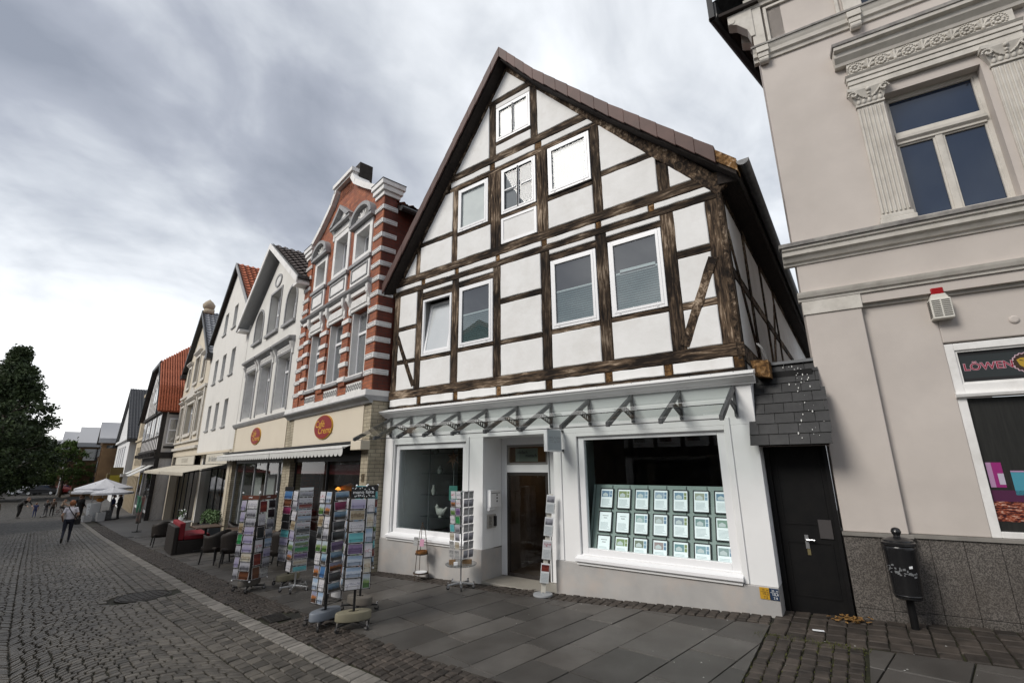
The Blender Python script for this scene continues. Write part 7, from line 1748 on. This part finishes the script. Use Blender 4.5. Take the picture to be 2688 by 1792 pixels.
# ------------------------------------------------------------------ people
SKIN = mat('skin', (.42, .26, .19), .6); 
def cloth(n, c): return mat(n, c, .85, tuple(x*1.25+.004 for x in c), 14)
def person(name, label, pos, rz, J, mats, h=1.0, voxel=.014, hair=(.10, .05, .03), hair_len=0., shoes=(.02, .018, .016)):
    """J: joints in metres, x right, y forward, z up; body is one remeshed skin coloured by nearest limb"""
    H, N_, C_, P_ = (Vector(J[k]) for k in ('head', 'neck', 'chest', 'pelvis'))
    segs = [(P_, C_, .135, .15, 1, 1.25), (C_, N_, .13, .055, 1, 1.2), (N_, H, .052, .055, 0, 1), (P_+Vector((0, 0, -.02)), P_+Vector((0, 0, .06)), .14, .135, 2, 1.2)]
    for s_, sg in (('l', -1), ('r', 1)):
        sh, el, ha = (Vector(J[k+s_]) for k in ('sh', 'el', 'ha')); hp, kn, an, to = (Vector(J[k+s_]) for k in ('hp', 'kn', 'an', 'to'))
        slv = 1 if J.get('long') else 0
        segs += [(C_+(sh-C_)*.3+Vector((0, 0, .05)), sh, .085, .06, 1, 1), (sh, sh+(el-sh)*.55, .055, .048, 1, 1), (sh+(el-sh)*.55, el, .044, .040, 1 if slv else 0, 1), (el, ha, .040, .026, 1 if slv else 0, 1)]
        d = (ha-el).normalized(); side = d.cross(Vector((0, 1, 0)));  side = side.normalized() if side.length > .1 else Vector((1, 0, 0)); nrm = d.cross(side).normalized()
        segs += [(ha, ha+d*.075, .030, .034, 0, 1)]
        for k in range(4):
            o = nrm*((k-1.5)*.017); l = (.065, .078, .072, .055)[k]; b0 = ha+d*.075+o; segs += [(b0, b0+d*l*.5+side*.004, .0095, .009, 0, 1), (b0+d*l*.5+side*.004, b0+d*l+side*.018, .009, .008, 0, 1)]
        segs += [(ha+d*.025+nrm*.028, ha+d*.075+nrm*.055, .011, .009, 0, 1)]
        segs += [(hp, kn, .085, .058, 2, 1), (kn, an, .056, .038, 2, 1), (an, to, .042, .034, 3, 1), (an-(to-an)*.25+Vector((0, 0, -.03)), to, .036, .03, 3, 1)]
    b = MB()
    for a, c, ra, rb, reg, fl in segs:
        b.tube(a, c, ra, rb, 12); b.sphere(a, ra, 12, 8); b.sphere(c, rb, 12, 8)
    fwd = Vector(J.get('look', (0, 1, 0))).normalized(); rt_ = fwd.cross(Vector((0, 0, 1))).normalized()
    b.sphere(H, .098, 14, 10, sc=(.88, 1.0, 1.2)); b.sphere(H+fwd*.10-Vector((0, 0, .02)), .02, 8, 6); b.sphere(H+fwd*.075-Vector((0, 0, .085)), .035, 8, 6)
    for sg in (-1, 1): b.sphere(H+rt_*(.088*sg)-Vector((0, 0, .01)), .026, 8, 6, sc=(.5, .8, 1.2))
    tmp = b.build('tmp', SKIN); rm_ = tmp.modifiers.new('r', 'REMESH'); rm_.mode = 'VOXEL'; rm_.voxel_size = voxel; sm = tmp.modifiers.new('s', 'SMOOTH'); sm.iterations = 3; sm.factor = .5
    dg = bpy.context.evaluated_depsgraph_get(); me = bpy.data.meshes.new_from_object(tmp.evaluated_get(dg)); bpy.data.objects.remove(tmp)
    me.materials.clear()
    for m in (SKIN, mats[0], mats[1], mat('shoe_leather_%02d%02d' % (int(shoes[0]*99), int(shoes[2]*99)), shoes, .5)): me.materials.append(m)
    regs = []
    for p in me.polygons:
        c = p.center; best = 9; rg = 0
        for a, e, ra, rb, reg, fl in segs:
            d = e-a; t = max(0, min(1, (c-a).dot(d)/max(1e-9, d.length_squared))); q = (c-(a+d*t)).length-(ra+(rb-ra)*t)
            if q < best: best = q; rg = reg
        if (c-H).length < .125: rg = 0
        regs.append(rg)
    me.polygons.foreach_set('material_index', regs); me.polygons.foreach_set('use_smooth', [True]*len(regs))
    o = bpy.data.objects.new(name, me); COL.objects.link(o); o.location = pos; o.rotation_euler = (0, 0, rz); o.scale = (h, h, h); tag(o, label, 'person')
    hb = MB(); hc = H-fwd*.012+Vector((0, 0, .022))
    def cap(u, v):
        a = 2*math.pi*u; e = -math.pi*.5+math.pi*v; d = Vector((math.cos(a)*math.cos(e), math.sin(a)*math.cos(e), math.sin(e)))
        r = .108; face = max(0., d.dot(fwd)); low = max(0., -d.z)
        k = 1-.5*min(1, max(0, face*1.6-d.z*1.1-.25)); rr = r*k*(1+.04*noise.noise(d*6))
        ext = hair_len*low*max(0, .6-face)
        return tuple(hc+Vector((d.x*rr*.92, d.y*rr*1.0, d.z*rr*1.14-ext)))
    hb.grid(cap, 20, 14); hb.build('hair', mat('hair_%02d%02d' % (int(hair[0]*99), int(hair[1]*99)), hair, .55, tuple(x*1.6 for x in hair), 40), o, smooth=True)
    eb = MB()
    for sg in (-1, 1): eb.sphere(H+fwd*.088+rt_*(.034*sg)+Vector((0, 0, .012)), .010, 6, 5)
    eb.build('eyes', BLACKINK, o)
    return o
def stand(**k):
    J = dict(head=(0, .03, 1.52), neck=(0, .0, 1.38), chest=(0, 0, 1.18), pelvis=(0, 0, .90), shl=(-.17, 0, 1.33), shr=(.17, 0, 1.33), ell=(-.23, -.02, 1.07), elr=(.23, -.02, 1.07), hal=(-.24, .06, .84), har=(.24, .06, .84),
             hpl=(-.09, 0, .86), hpr=(.09, 0, .86), knl=(-.10, .02, .46), knr=(.10, .02, .46), anl=(-.11, -.02, .075), anr=(.11, -.02, .075), tol=(-.12, .13, .035), tor=(.12, .13, .035)); J.update(k); return J
DARK = cloth('navy_trousers', (.018, .02, .032)); BLK = cloth('black_clothes', (.014, .013, .013)); WTEE = cloth('white_tee', (.56, .54, .58)); GREYC = cloth('grey_clothes', (.07, .07, .075)); BLUEC = cloth('blue_child_clothes', (.035, .045, .12)); BRNC = cloth('brown_jacket', (.06, .04, .03)); TANC = cloth('tan_shirt', (.20, .15, .11)); REDS = cloth('dark_red_top', (.09, .02, .02))
wp = (-26.9, -1.25); wz = gz(*wp)
walk = stand(head=(0, .05, 1.53), neck=(0, .02, 1.39), ell=(-.25, -.06, 1.08), hal=(-.20, .10, .90), elr=(.25, -.05, 1.08), har=(.20, .12, .93), hpl=(-.09, 0, .87), knl=(-.10, -.02, .47), anl=(-.12, -.30, .20), tol=(-.12, -.26, .055), hpr=(.09, .0, .87), knr=(.10, .10, .46), anr=(.10, .07, .075), tor=(.11, .22, .035), shl=(-.16, 0, 1.33), shr=(.16, 0, 1.33))
head_dir = math.atan2(4.5, -26)-R(90)
person('person', 'person in white t-shirt and navy trousers walking away down the street', (*wp, wz), head_dir, walk, (WTEE, DARK), 1.0, .011, (.20, .075, .03), .10)
bg = thing('shoulder_bag', 'dark shoulder bag worn across the walking person in white', 'bag', (*wp, wz), head_dir)
b = MB(); b.box(.17, .36, -.14, .02, .70, .92); b.build('body', BLK, bg, bevel=.03)
b = MB(); pts = [(-.10, .01, 1.41), (-.04, -.165, 1.30), (.08, -.185, 1.12), (.21, -.13, .92)]; b.path(pts, .016); b.path([(-.10, .01, 1.41), (-.03, .13, 1.32), (.10, .165, 1.12), (.24, .02, .92)], .016); b.build('strap', BLK, bg)
fz_ = lambda x, y: gz(x, y)
bend = stand(head=(0, .62, 1.30), neck=(0, .50, 1.24), chest=(0, .34, 1.12), pelvis=(0, 0, .90), shl=(-.17, .44, 1.18), shr=(.17, .44, 1.18), ell=(-.2, .62, 1.0), elr=(.2, .60, .98), hal=(-.15, .80, .86), har=(.15, .78, .86), look=(0, .8, -.6), long=True, knl=(-.10, .0, .46), anl=(-.11, -.12, .075), tol=(-.12, .03, .035), hpr=(.09, 0, .86), knr=(.12, .14, .47), anr=(.13, .10, .075), tor=(.14, .24, .035))
lat = lambda px_, py_: math.atan2(py_, px_)
person('person', 'person in dark clothes bending down to a small child on the square', (-53.0, 1.25, fz_(-53, 1.3)), R(-62), bend, (BLK, BLK), 1.08, .016)
person('person', 'small child in blue standing in front of the bending person', (-53.2, 2.2, fz_(-53, 2)), R(100), stand(head=(0, .03, 1.50)), (BLUEC, BLUEC), .66, .016)
person('person', 'child in dark clothes pushing a scooter, second group from the left', (-52.7, 2.72, fz_(-52.6, 2.8)), R(60), stand(hal=(-.15, .28, .98), har=(.15, .28, .98), ell=(-.22, .08, 1.1), elr=(.22, .08, 1.1), long=True), (BLK, GREYC), .76, .016)
person('person', 'taller child in brown jacket beside the scooter child', (-53.0, 3.15, fz_(-52.6, 2.8)), R(80), stand(long=True), (BRNC, BLK), .80, .016)
sc = thing('kick_scooter', 'kick scooter held by the child in dark clothes on the square', 'scooter', (-52.55, 2.6, fz_(-52.6, 2.6)), R(60))
b = MB(); b.box(-.06, .06, -.35, .3, .08, .11); b.build('deck', SILVER, sc); b = MB(); b.tube((0, .3, .1), (0, .22, .80), .018); b.tube((-.18, .22, .80), (.18, .22, .80), .014); b.build('steering_column', SILVER, sc)
for yy in (-.38, .33):
    b = MB(); b.tube((-.015, yy, .06), (.015, yy, .06), .06, n=14); b.build('wheel', RUBBER, sc)
person('person', 'child in tan top sitting on a small bicycle, right of the scooter pair', (-54.1, 3.95, fz_(-54, 4)+.02), R(-20), stand(head=(0, .15, 1.42), neck=(0, .10, 1.28), chest=(0, .05, 1.08), pelvis=(0, -.1, .80), hpl=(-.1, -.08, .78), hpr=(.1, -.08, .78), knl=(-.14, .28, .62), knr=(.14, .26, .52), anl=(-.13, .12, .25), anr=(.13, .10, .16), tol=(-.13, .26, .22), tor=(.13, .24, .12), hal=(-.22, .48, .92), har=(.22, .48, .92), ell=(-.25, .25, 1.0), elr=(.25, .25, 1.0)), (TANC, BLK), .76, .016)
bc = thing('child_bicycle', 'small dark bicycle under the child in the tan top', 'bicycle', (-54.1, 3.95, fz_(-54, 4)), R(-20))
for yy in (-.33, .42):
    b = MB()
    for k in range(20): b.tube((0, yy+.2*math.cos(k*.314), .21+.2*math.sin(k*.314)), (0, yy+.2*math.cos(k*.314+.314), .21+.2*math.sin(k*.314+.314)), .016, n=5)
    for k in range(5): b.tube((0, yy, .21), (0, yy+.2*math.cos(k*1.257), .21+.2*math.sin(k*1.257)), .004, n=4)
    b.build('wheel', RUBBER, bc)
b = MB(); b.path([(0, -.33, .21), (0, -.1, .5), (0, .28, .55), (0, .06, .22), (0, -.1, .5)], .014); b.path([(0, -.33, .21), (0, .06, .22)], .012); b.path([(0, .42, .21), (0, .30, .60), (-.2, .34, .68)], .013); b.tube((0, .32, .64), (.2, .34, .68), .012); b.build('frame', REDS, bc); b = MB(); b.box(-.06, .06, -.2, .0, .56, .60); b.build('saddle', BLK, bc, bevel=.02)
person('person', 'person in dark brown at the left edge of the square', (-40.5, -1.7, fz_(-40, -1.7)), R(120), stand(long=True), (BRNC, BLK), 1.05, .016)
# ------------------------------------------------------------------ parasols and stall
PAR = mat('white_parasol_cloth', (.64, .64, .66), .85, (.58, .58, .60), 4)
def parasol(x, y, h, r, drop, rz, lab):
    t = thing('parasol', lab, 'parasol', (x, y, gz(x, y)), rz, 'white parasols at the stall')
    b = MB(); n = 8; vs = [(0, 0, h)]; fs = []
    for k in range(1, 6):
        q = k/5
        for i in range(n*2):
            a = 2*math.pi*i/(n*2); m_ = 1 if i % 2 == 0 else .955; vs.append((r*q*m_*math.cos(a), r*q*m_*math.sin(a), h-drop*q**.92-(0 if i % 2 == 0 else .05*q*(1-q)*4*.5)))
    fs += [(0, 1+i, 1+(i+1) % (2*n)) for i in range(2*n)]
    for k in range(4): fs += [(1+k*2*n+i, 1+(k+1)*2*n+i, 1+(k+1)*2*n+(i+1) % (2*n), 1+k*2*n+(i+1) % (2*n)) for i in range(2*n)]
    b.add(vs, fs); b.build('canopy', PAR, t)
    b = MB(); lo = 1+4*2*n
    for i in range(2*n):
        a = vs[lo+i]; c = vs[lo+(i+1) % (2*n)]; b.add([a, c, (c[0]*1.0, c[1]*1.0, c[2]-.13), (a[0], a[1], a[2]-.13)], [(0, 1, 2, 3)])
    b.build('valance', PAR, t)
    b = MB(); b.tube((0, 0, .05), (0, 0, h+.06), .03); b.build('pole', SILVER, t)
    for i in range(n):
        a = 2*math.pi*i/n; b = MB(); b.tube((0, 0, h-.04), (r*.98*math.cos(a), r*.98*math.sin(a), h-drop-.02), .012, n=5); b.build('rib', BLACKM, t)
    b = MB(); b.box(-.35, .35, -.35, .35, 0, .07); b.build('base', GREYSTEEL, t); return t
parasol(-44.3, 4.0, 2.74, 1.7, .64, .2, 'large white parasol, higher of the two over the stall')
parasol(-42.0, 3.95, 2.12, 1.15, .34, .5, 'lower flat white parasol at the right of the stall')
parasol(-43.8, 3.35, 2.32, 1.25, .42, .1, 'white parasol in front, under the largest one')
GOOD = mat('stall_goods', (.30, .30, .29), .7, (.10, .10, .10), 9)
def crate(x, y, w, d, h, m_, lab, rz=0.):
    t = thing('crate', lab, 'crate', (x, y, gz(x, y)), rz, 'crates at the parasol stall')
    b = MB(); b.box(-w/2, w/2, -d/2, d/2, 0, .02); b.build('bottom', m_, t)
    for s_ in (-1, 1):
        for k in range(3):
            b = MB(); z = .01+k*h/3; b.box(-w/2, w/2, s_*d/2-.01, s_*d/2+.01, z, z+h/3-.015); b.build('slat', m_, t); b = MB(); b.box(s_*w/2-.01, s_*w/2+.01, -d/2+.011, d/2-.011, z, z+h/3-.015); b.build('slat', m_, t)
    b = MB(); r3 = random.Random(int(x*100))
    for i in range(14): b.sphere((r3.uniform(-w/2+.06, w/2-.06), r3.uniform(-d/2+.06, d/2-.06), h*.8+r3.uniform(0, .1)), .06, 7, 5)
    b.build('contents', GOOD, t)
WCR = mat('white_crate', (.45, .45, .45), .6)
crate(-41.7, 2.75, .6, .4, .38, WCR, 'white crate at the front left of the stall'); crate(-41.4, 3.35, .6, .4, .55, WCR, 'taller white crate right of the front one'); crate(-42.2, 3.9, .6, .4, .6, mat('grey_crate', (.12, .12, .12), .7), 'grey crate at the back of the stall')
sbd = thing('sandwich_board', 'white folding advertising board standing at the stall', 'sign board', (-41.9, 3.05, gz(-41.9, 3.05)), R(-70))
for s_ in (-1, 1):
    b = MB(); b.T = Matrix.Rotation(R(9*s_), 4, 'X'); b.box(-.32, .32, -.012, .012, 0, 1.15); q = b.build('panel', PAPER, sbd)
    b = MB(); b.T = Matrix.Rotation(R(9*s_), 4, 'X')
    for k in range(4): b.box(-.25, .22, s_*.013-.002, s_*.013+.002, .35+k*.18, .41+k*.18)
    b.build('writing', GREYINK, q)
    sbd.children[-1].location = (0, s_*.18, 0); q.location = (0, s_*.18, 0)
for q in sbd.children: q.location = (0, 0, 0)
for k, (x, y, rz, mm, lab, hh) in enumerate(((-43.0, 2.55, 70, (BLK, BLK), 'dark-clothed person standing left of the stall under the parasols', 1.02), (-42.3, 4.15, -20, (BLUEC, GREYC), 'person in dark blue standing behind the white board', 1.0), (-41.6, 4.35, 150, (BLK, BLK), 'dark-clothed person at the right end of the stall', 1.05), (-44.6, 3.0, 30, (REDS, BLK), 'person in dark red at the back of the stall', 1.0))):
    person('person', lab, (x, y, gz(x, y)), R(rz), stand(long=True, hal=(-.2, .2, .95), har=(.22, .12, .9)), mm, hh, .018)
ub = MB(); ub.sphere((0, 0, 0), .22, 12, 8, sc=(1, 1, .6)); o = ub.build('orange_sun_hat', mat('orange_plastic', (.45, .17, .02), .6), None, loc=(-42.0, 3.35, gz(-42, 3.3)+1.32), smooth=True)
tag(o, 'orange lantern hanging under the lower parasol', 'lantern'); o.name = 'orange_lantern'
b = MB(); b.tube((0, 0, .13), (0, 0, .62), .006); b.build('cord', BLACKM, o)
# scarf stand by the street
sst = thing('scarf_stand', 'clothes stand hung with a green and reddish scarf at the pavement edge', 'clothes stand', (-28.7, 1.7, gz(-28.7, 1.7)), R(30))
b = MB(); b.tube((0, 0, 0), (0, 0, 1.72), .018); b.tube((-.3, 0, 1.68), (.3, 0, 1.68), .012); b.build('post', BLACKM, sst); b = MB(); b.box(-.25, .25, -.02, .02, 0, .03); b.box(-.02, .02, -.25, .25, .031, .05); b.build('foot', BLACKM, sst)
for k, (x0, m_, ln, lab) in enumerate(((-.14, mat('green_scarf', (.07, .22, .14), .8, (.10, .28, .18), 6), .75, 'green scarf on the left of the clothes stand'), (.04, mat('rosy_scarf', (.26, .13, .11), .8, (.14, .16, .14), 5), 1.25, 'rosy grey scarf hanging long on the clothes stand'))):
    b = MB()
    def fold(u, v): return (x0+(u-.5)*.34*(1-.25*v)+.05*v*(k*2-1)*-1, -.03+.05*math.sin(u*11+v*2)+.02*math.sin(v*7), 1.69-v*ln-.05*math.sin(u*3))
    b.grid(fold, 14, 10); o = b.build('scarf', m_, None, loc=(-28.7, 1.7, gz(-28.7, 1.7)), rz=R(30), smooth=True); o.modifiers.new('s', 'SOLIDIFY').thickness = .008; tag(o, lab, 'scarf')
# ------------------------------------------------------------------ parked cars, lamp post
def car(x, y, rz, m_, lab, z1=1.45):
    t = thing('parked_car', lab, 'car', (x, y, gz(x, y)), rz, 'cars parked at the street end')
    pr = [(-2.1, .30), (-2.12, .62), (-1.95, .85), (-1.35, .92), (-.75, z1-.05), (-.3, z1), (.75, z1-.02), (1.35, .98), (1.95, .88), (2.12, .70), (2.12, .32)]
    b = MB(); n = len(pr); vs = []
    for w, sh in ((-.85, 1.), (-.70, .0), (.70, .0), (.85, 1.)):
        for a, c in pr: vs.append((a, w if c < .95 else w*.82, c))
    rows_ = 4; fs = [(j*n+i, j*n+(i+1) % n, (j+1)*n+(i+1) % n, (j+1)*n+i) for j in range(rows_-1) for i in range(n)]+[tuple(range(n-1, -1, -1)), tuple(range(3*n, 4*n))]
    b.add(vs, fs); b.build('body', m_, t, bevel=.03)
    for s_ in (-1, 1):
        b = MB(); b.prism([(-.72, z1-.1), (-.25, z1-.06), (.7, z1-.08), (1.15, 1.0), (-1.15, .97)], s_*.715-.01, s_*.715+.01); b.build('side_window', WINBLUE, t)
        for a in (-1.35, 1.35):
            b = MB(); b.tube((a, s_*.74, .32), (a, s_*.88, .32), .32, n=18); w = b.build('wheel', RUBBER, t); b = MB(); b.tube((a, s_*.86, .32), (a, s_*.885, .32), .19, n=14); b.build('rim', SILVER, w)
        b = MB(); b.box(-2.135, -2.06, s_*.62-.16, s_*.62+.16, .62, .76); b.build('headlight', PAPER, t); b = MB(); b.box(2.06, 2.135, s_*.66-.12, s_*.66+.12, .66, .84); b.build('tail_light', mat('tail_red', (.25, .01, .01), .3), t)
    b = MB(); b.add([(-1.32, -.6, .95), (-1.32, .6, .95), (-.78, .52, z1-.06), (-.78, -.52, z1-.06)], [(0, 1, 2, 3)]); b.build('windscreen', WINBLUE, t)
CARW = mat('car_white', (.62, .62, .63), .25); CARB = mat('car_black', (.012, .012, .014), .2); CARS = mat('car_silver', (.25, .26, .27), .25, metal=.4); CARR = mat('car_maroon', (.14, .02, .02), .25)
car(-108, 10.2, R(60), CARW, 'white parked car at the far end of the square', 1.5); car(-103, 11.2, R(55), CARB, 'black parked car in front of the white one'); car(-104, 14.0, R(40), CARR, 'dark red parked car right of the black one'); car(-118, 9.0, R(70), CARS, 'silver car parked behind the white car'); car(-112, 15.5, R(50), CARS, 'silver car parked far right beneath the trees')
lpx = thing('lamp_post', 'slim pale leaning pole at the far end of the square', 'pole', (-99, 12.1, gz(-99)))
b = MB(); b.tube((0, 0, 0), (.0, .0, 5.8), .10, .07, 10); b.build('pole', SILVER, lpx); b = MB(); b.lathe([(.2, 0), (.2, .06), (.12, .2)], n=14); b.build('base', GREYSTEEL, lpx); b = MB(); b.tube((0, 0, 5.8), (0, .9, 6.0), .05); b.box(-.12, .12, .7, 1.3, 5.93, 6.05); b.build('lamp_head', GREYSTEEL, lpx)
# ------------------------------------------------------------------ trees
BARK = mat('tree_bark', (.045, .035, .027), .9, (.08, .065, .05), 5, bump=.5)
def leafmat(n, c, c2):
    def ex(M, N, L, P):
        P.inputs['Subsurface Weight'].default_value = 0
    return mat(n, c, .6, c2, .9, 4, rand=.0, spec=.3)
LEAF_D = leafmat('dark_leaves', (.018, .03, .012), (.045, .065, .022)); LEAF_G = leafmat('green_leaves', (.05, .085, .02), (.10, .15, .035))
def tree(name, lab, x, y, H, crown_r, z_low, seed, m_, leaf=.26, clumps=240, per=46, cone=.55, cols=None):
    r3 = random.Random(seed); g = gz(x, y); t = thing(name, lab, 'tree', (x, y, g), r3.uniform(0, 6), 'trees at the end of the street')
    b = MB(); b.path([(0, 0, -.2), (.1, .05, H*.2), (.0, .1, H*.5), (0, 0, H*.88)], [H*.024, H*.02, H*.012, H*.003], 9)
    ends = []
    for i in range(16):
        z = z_low*.8+(H*.85-z_low*.8)*i/16; a = i*2.4+r3.uniform(-.4, .4); q = (z-z_low)/(H-z_low); rr = crown_r*prof(q, cone)*.75
        p = Vector((0, 0, z)); e = Vector((rr*math.cos(a), rr*math.sin(a), z+rr*.35)); mid = p.lerp(e, .5)+Vector((0, 0, rr*.1)); b.path([p, mid, e], [H*.010*(1-q*.6), H*.006, H*.002], 6)
        for k in range(3):
            e2 = e+Vector((r3.uniform(-1, 1), r3.uniform(-1, 1), r3.uniform(-.2, .8)))*crown_r*.22; b.tube(mid.lerp(e, .6), e2, H*.003, H*.001, 5)
    b.build('trunk', BARK, t)
    b = MB(); vs, fs = [], []
    for c in range(clumps):
        q = r3.random()**.85; z = z_low+(H-z_low)*q; rmax = crown_r*prof(q, cone)*(1+.16*math.sin(q*19+seed)); a = r3.uniform(0, 6.283); rr = rmax*(r3.random()**.45)
        cp = Vector((rr*math.cos(a), rr*math.sin(a), z)); cr = crown_r*r3.uniform(.10, .19)
        for k in range(per):
            d = Vector((r3.gauss(0, 1), r3.gauss(0, 1), r3.gauss(0, .55))); d = d.normalized()*cr*r3.random()**.5; p = cp+d
            n_ = Vector((r3.uniform(-1, 1), r3.uniform(-1, 1), r3.uniform(-.3, 1))).normalized(); u = n_.orthogonal().normalized(); w = n_.cross(u); an = r3.uniform(0, 6.28); u, w = u*math.cos(an)+w*math.sin(an), w*math.cos(an)-u*math.sin(an); s_ = leaf*r3.uniform(.6, 1.3)
            i0 = len(vs); vs += [tuple(p+u*s_*.5), tuple(p+w*s_*.28), tuple(p-u*s_*.5), tuple(p-w*s_*.28)]; fs.append((i0, i0+1, i0+2, i0+3))
    b.add(vs, fs); b.build('crown', m_, t)
def prof(q, cone):
    """crown radius over height 0..1"""
    q = max(0., min(1., q)); return max(.05, (math.sin(math.pi*min(1, q*.86+.12))**.7)*(1-cone*q**1.6)*1.05)
tree('linden_tree', 'large dark broad tree at the left edge of the picture', -88, 3.3, 19.0, 6.8, 1.2, 5, LEAF_D, .40, 460, 80, .88)
tree('linden_tree', 'dark tree behind the large one at the left edge', -112, 5.5, 15, 7, 2.0, 6, LEAF_D, .42, 200, 50, .5)
tree('small_tree', 'small bright green tree right of the large dark tree', -92, 11.0, 7.6, 3.4, 2.2, 7, LEAF_G, .30, 120, 50, .35)
tree('small_tree', 'dark green tree behind the leaning pole', -106, 16.0, 9.0, 4.6, 1.8, 8, LEAF_D, .34, 150, 50, .4)
tree('small_tree', 'green tree in front of the brown brick centre', -92, 13.2, 6.2, 2.6, 1.6, 9, LEAF_G, .28, 90, 46, .35)
tree('far_tree', 'far dark tree behind the parked cars', -140, 12, 13, 8, 1.2, 10, LEAF_D, .5, 170, 46, .3)
tree('far_tree', 'far tree between the cars and the grey-roofed house', -150, 17, 11, 8, 1.0, 12, LEAF_D, .5, 170, 46, .3)
tree('far_tree', 'far dark tree closing the left end of the square', -138, 4, 14, 9, 1.0, 13, LEAF_D, .5, 190, 46, .3)
tree('far_tree', 'far treetops showing above the brown brick centre', -165, 33, 15, 9, 3, 14, LEAF_G, .55, 150, 46, .3)
hb_ = MB(); r3 = random.Random(31)
vs, fs = [], []
for i in range(9000):
    x = -128+r3.gauss(0, .6); y = r3.uniform(-6, 30); z = gz(x, y)+r3.random()**.7*2.6; n_ = Vector((r3.uniform(-1, 1), r3.uniform(-1, 1), r3.uniform(-1, 1))).normalized(); u = n_.orthogonal().normalized(); w = n_.cross(u); s_ = .4; i0 = len(vs); p = Vector((x, y, z)); vs += [tuple(p+u*s_), tuple(p+w*s_*.6), tuple(p-u*s_), tuple(p-w*s_*.6)]; fs.append((i0, i0+1, i0+2, i0+3))
hb_.add(vs, fs); hd_ = stuff(hb_.build('hedge', LEAF_D)); hd_['label'] = 'dark hedge closing the far end of the square'; hd_['category'] = 'hedge'
# ------------------------------------------------------------------ houses across the street (behind the viewer, mirrored in the panes)
def opposite(lab, cx, cy, rz, w, ze, za, m_, timbered=False):
    g = gz(cx, cy); H = House('opposite_house', lab, (cx, cy, g), rz, (0, 0, g)); x0, x1, xm = -w/2, w/2, 0.
    b = H.mb(); b.prism([(x0, g-.3), (x1, g-.3), (x1, ze), (xm, za), (x0, ze)], -8, 0); b.build('body', m_, H.e)
    b = H.mb(); b.prism([(x0-.4, ze-.3), (xm, za+.1), (xm, za+.4), (x0-.4, ze)], -8.3, .3); b.prism([(x1+.4, ze-.3), (x1+.4, ze), (xm, za+.4), (xm, za+.1)], -8.3, .3); b.build('roof', TILE_B, H.e)
    n = int(w/1.25)
    for i in range(n):
        x = x0+.35+i*(w-.7)/n
        for z in (.9, 3.0):
            b = H.mb(); b.box(x+.15, x+.85, 0, .06, z, z+1.2); f = b.build('window', UPVC, H.e); b = H.mb(); b.box(x+.22, x+.78, .06, .07, z+.07, z+1.13); b.build('pane', WINREF, f)
        if timbered:
            b = H.mb(); b.box(x-.1, x+.08, 0, .05, .6, ze); b.build('post', DKT, H.e)
    if timbered:
        for z in (.55, 1.9, 2.4, 3.1, ze-.2):
            b = H.mb(); b.box(x0, x1, .05, .08, z, z+.17); b.build('beam', DKT, H.e)
    b = H.mb(); b.box(x0+.4, x1-.4, 0, .05, -1.9, .3); b.build('shop_window', WINREF, H.e)
    b = H.mb(); b.box(x0, x1, 0, .1, .32, .55); b.build('fascia', DKT, H.e)
DKB = mat('dark_opposite_brick', (.05, .03, .022), .8, (.07, .045, .03), 2)
opposite('timbered house across the street, seen only mirrored in the shop panes', -4, -15.5, 0, 11, 4.4, 8.4, PLASTER, True)
opposite('rendered house across the street right of the timbered one, seen only as a reflection', 7, -16, 0, 10, 5.0, 8.6, BUFF)
for k, d in enumerate((7, 21, 35)):
    opposite(('dark brick house across the street, nearest left of the timbered one', 'dark brick house across the street, second left of the timbered one', 'dark brick house across the street, third left of the timbered one')[k], -10-d*math.cos(RA), -14.6+d*math.sin(RA), -RA, 13.6, 4.4, 7.8, DKB)
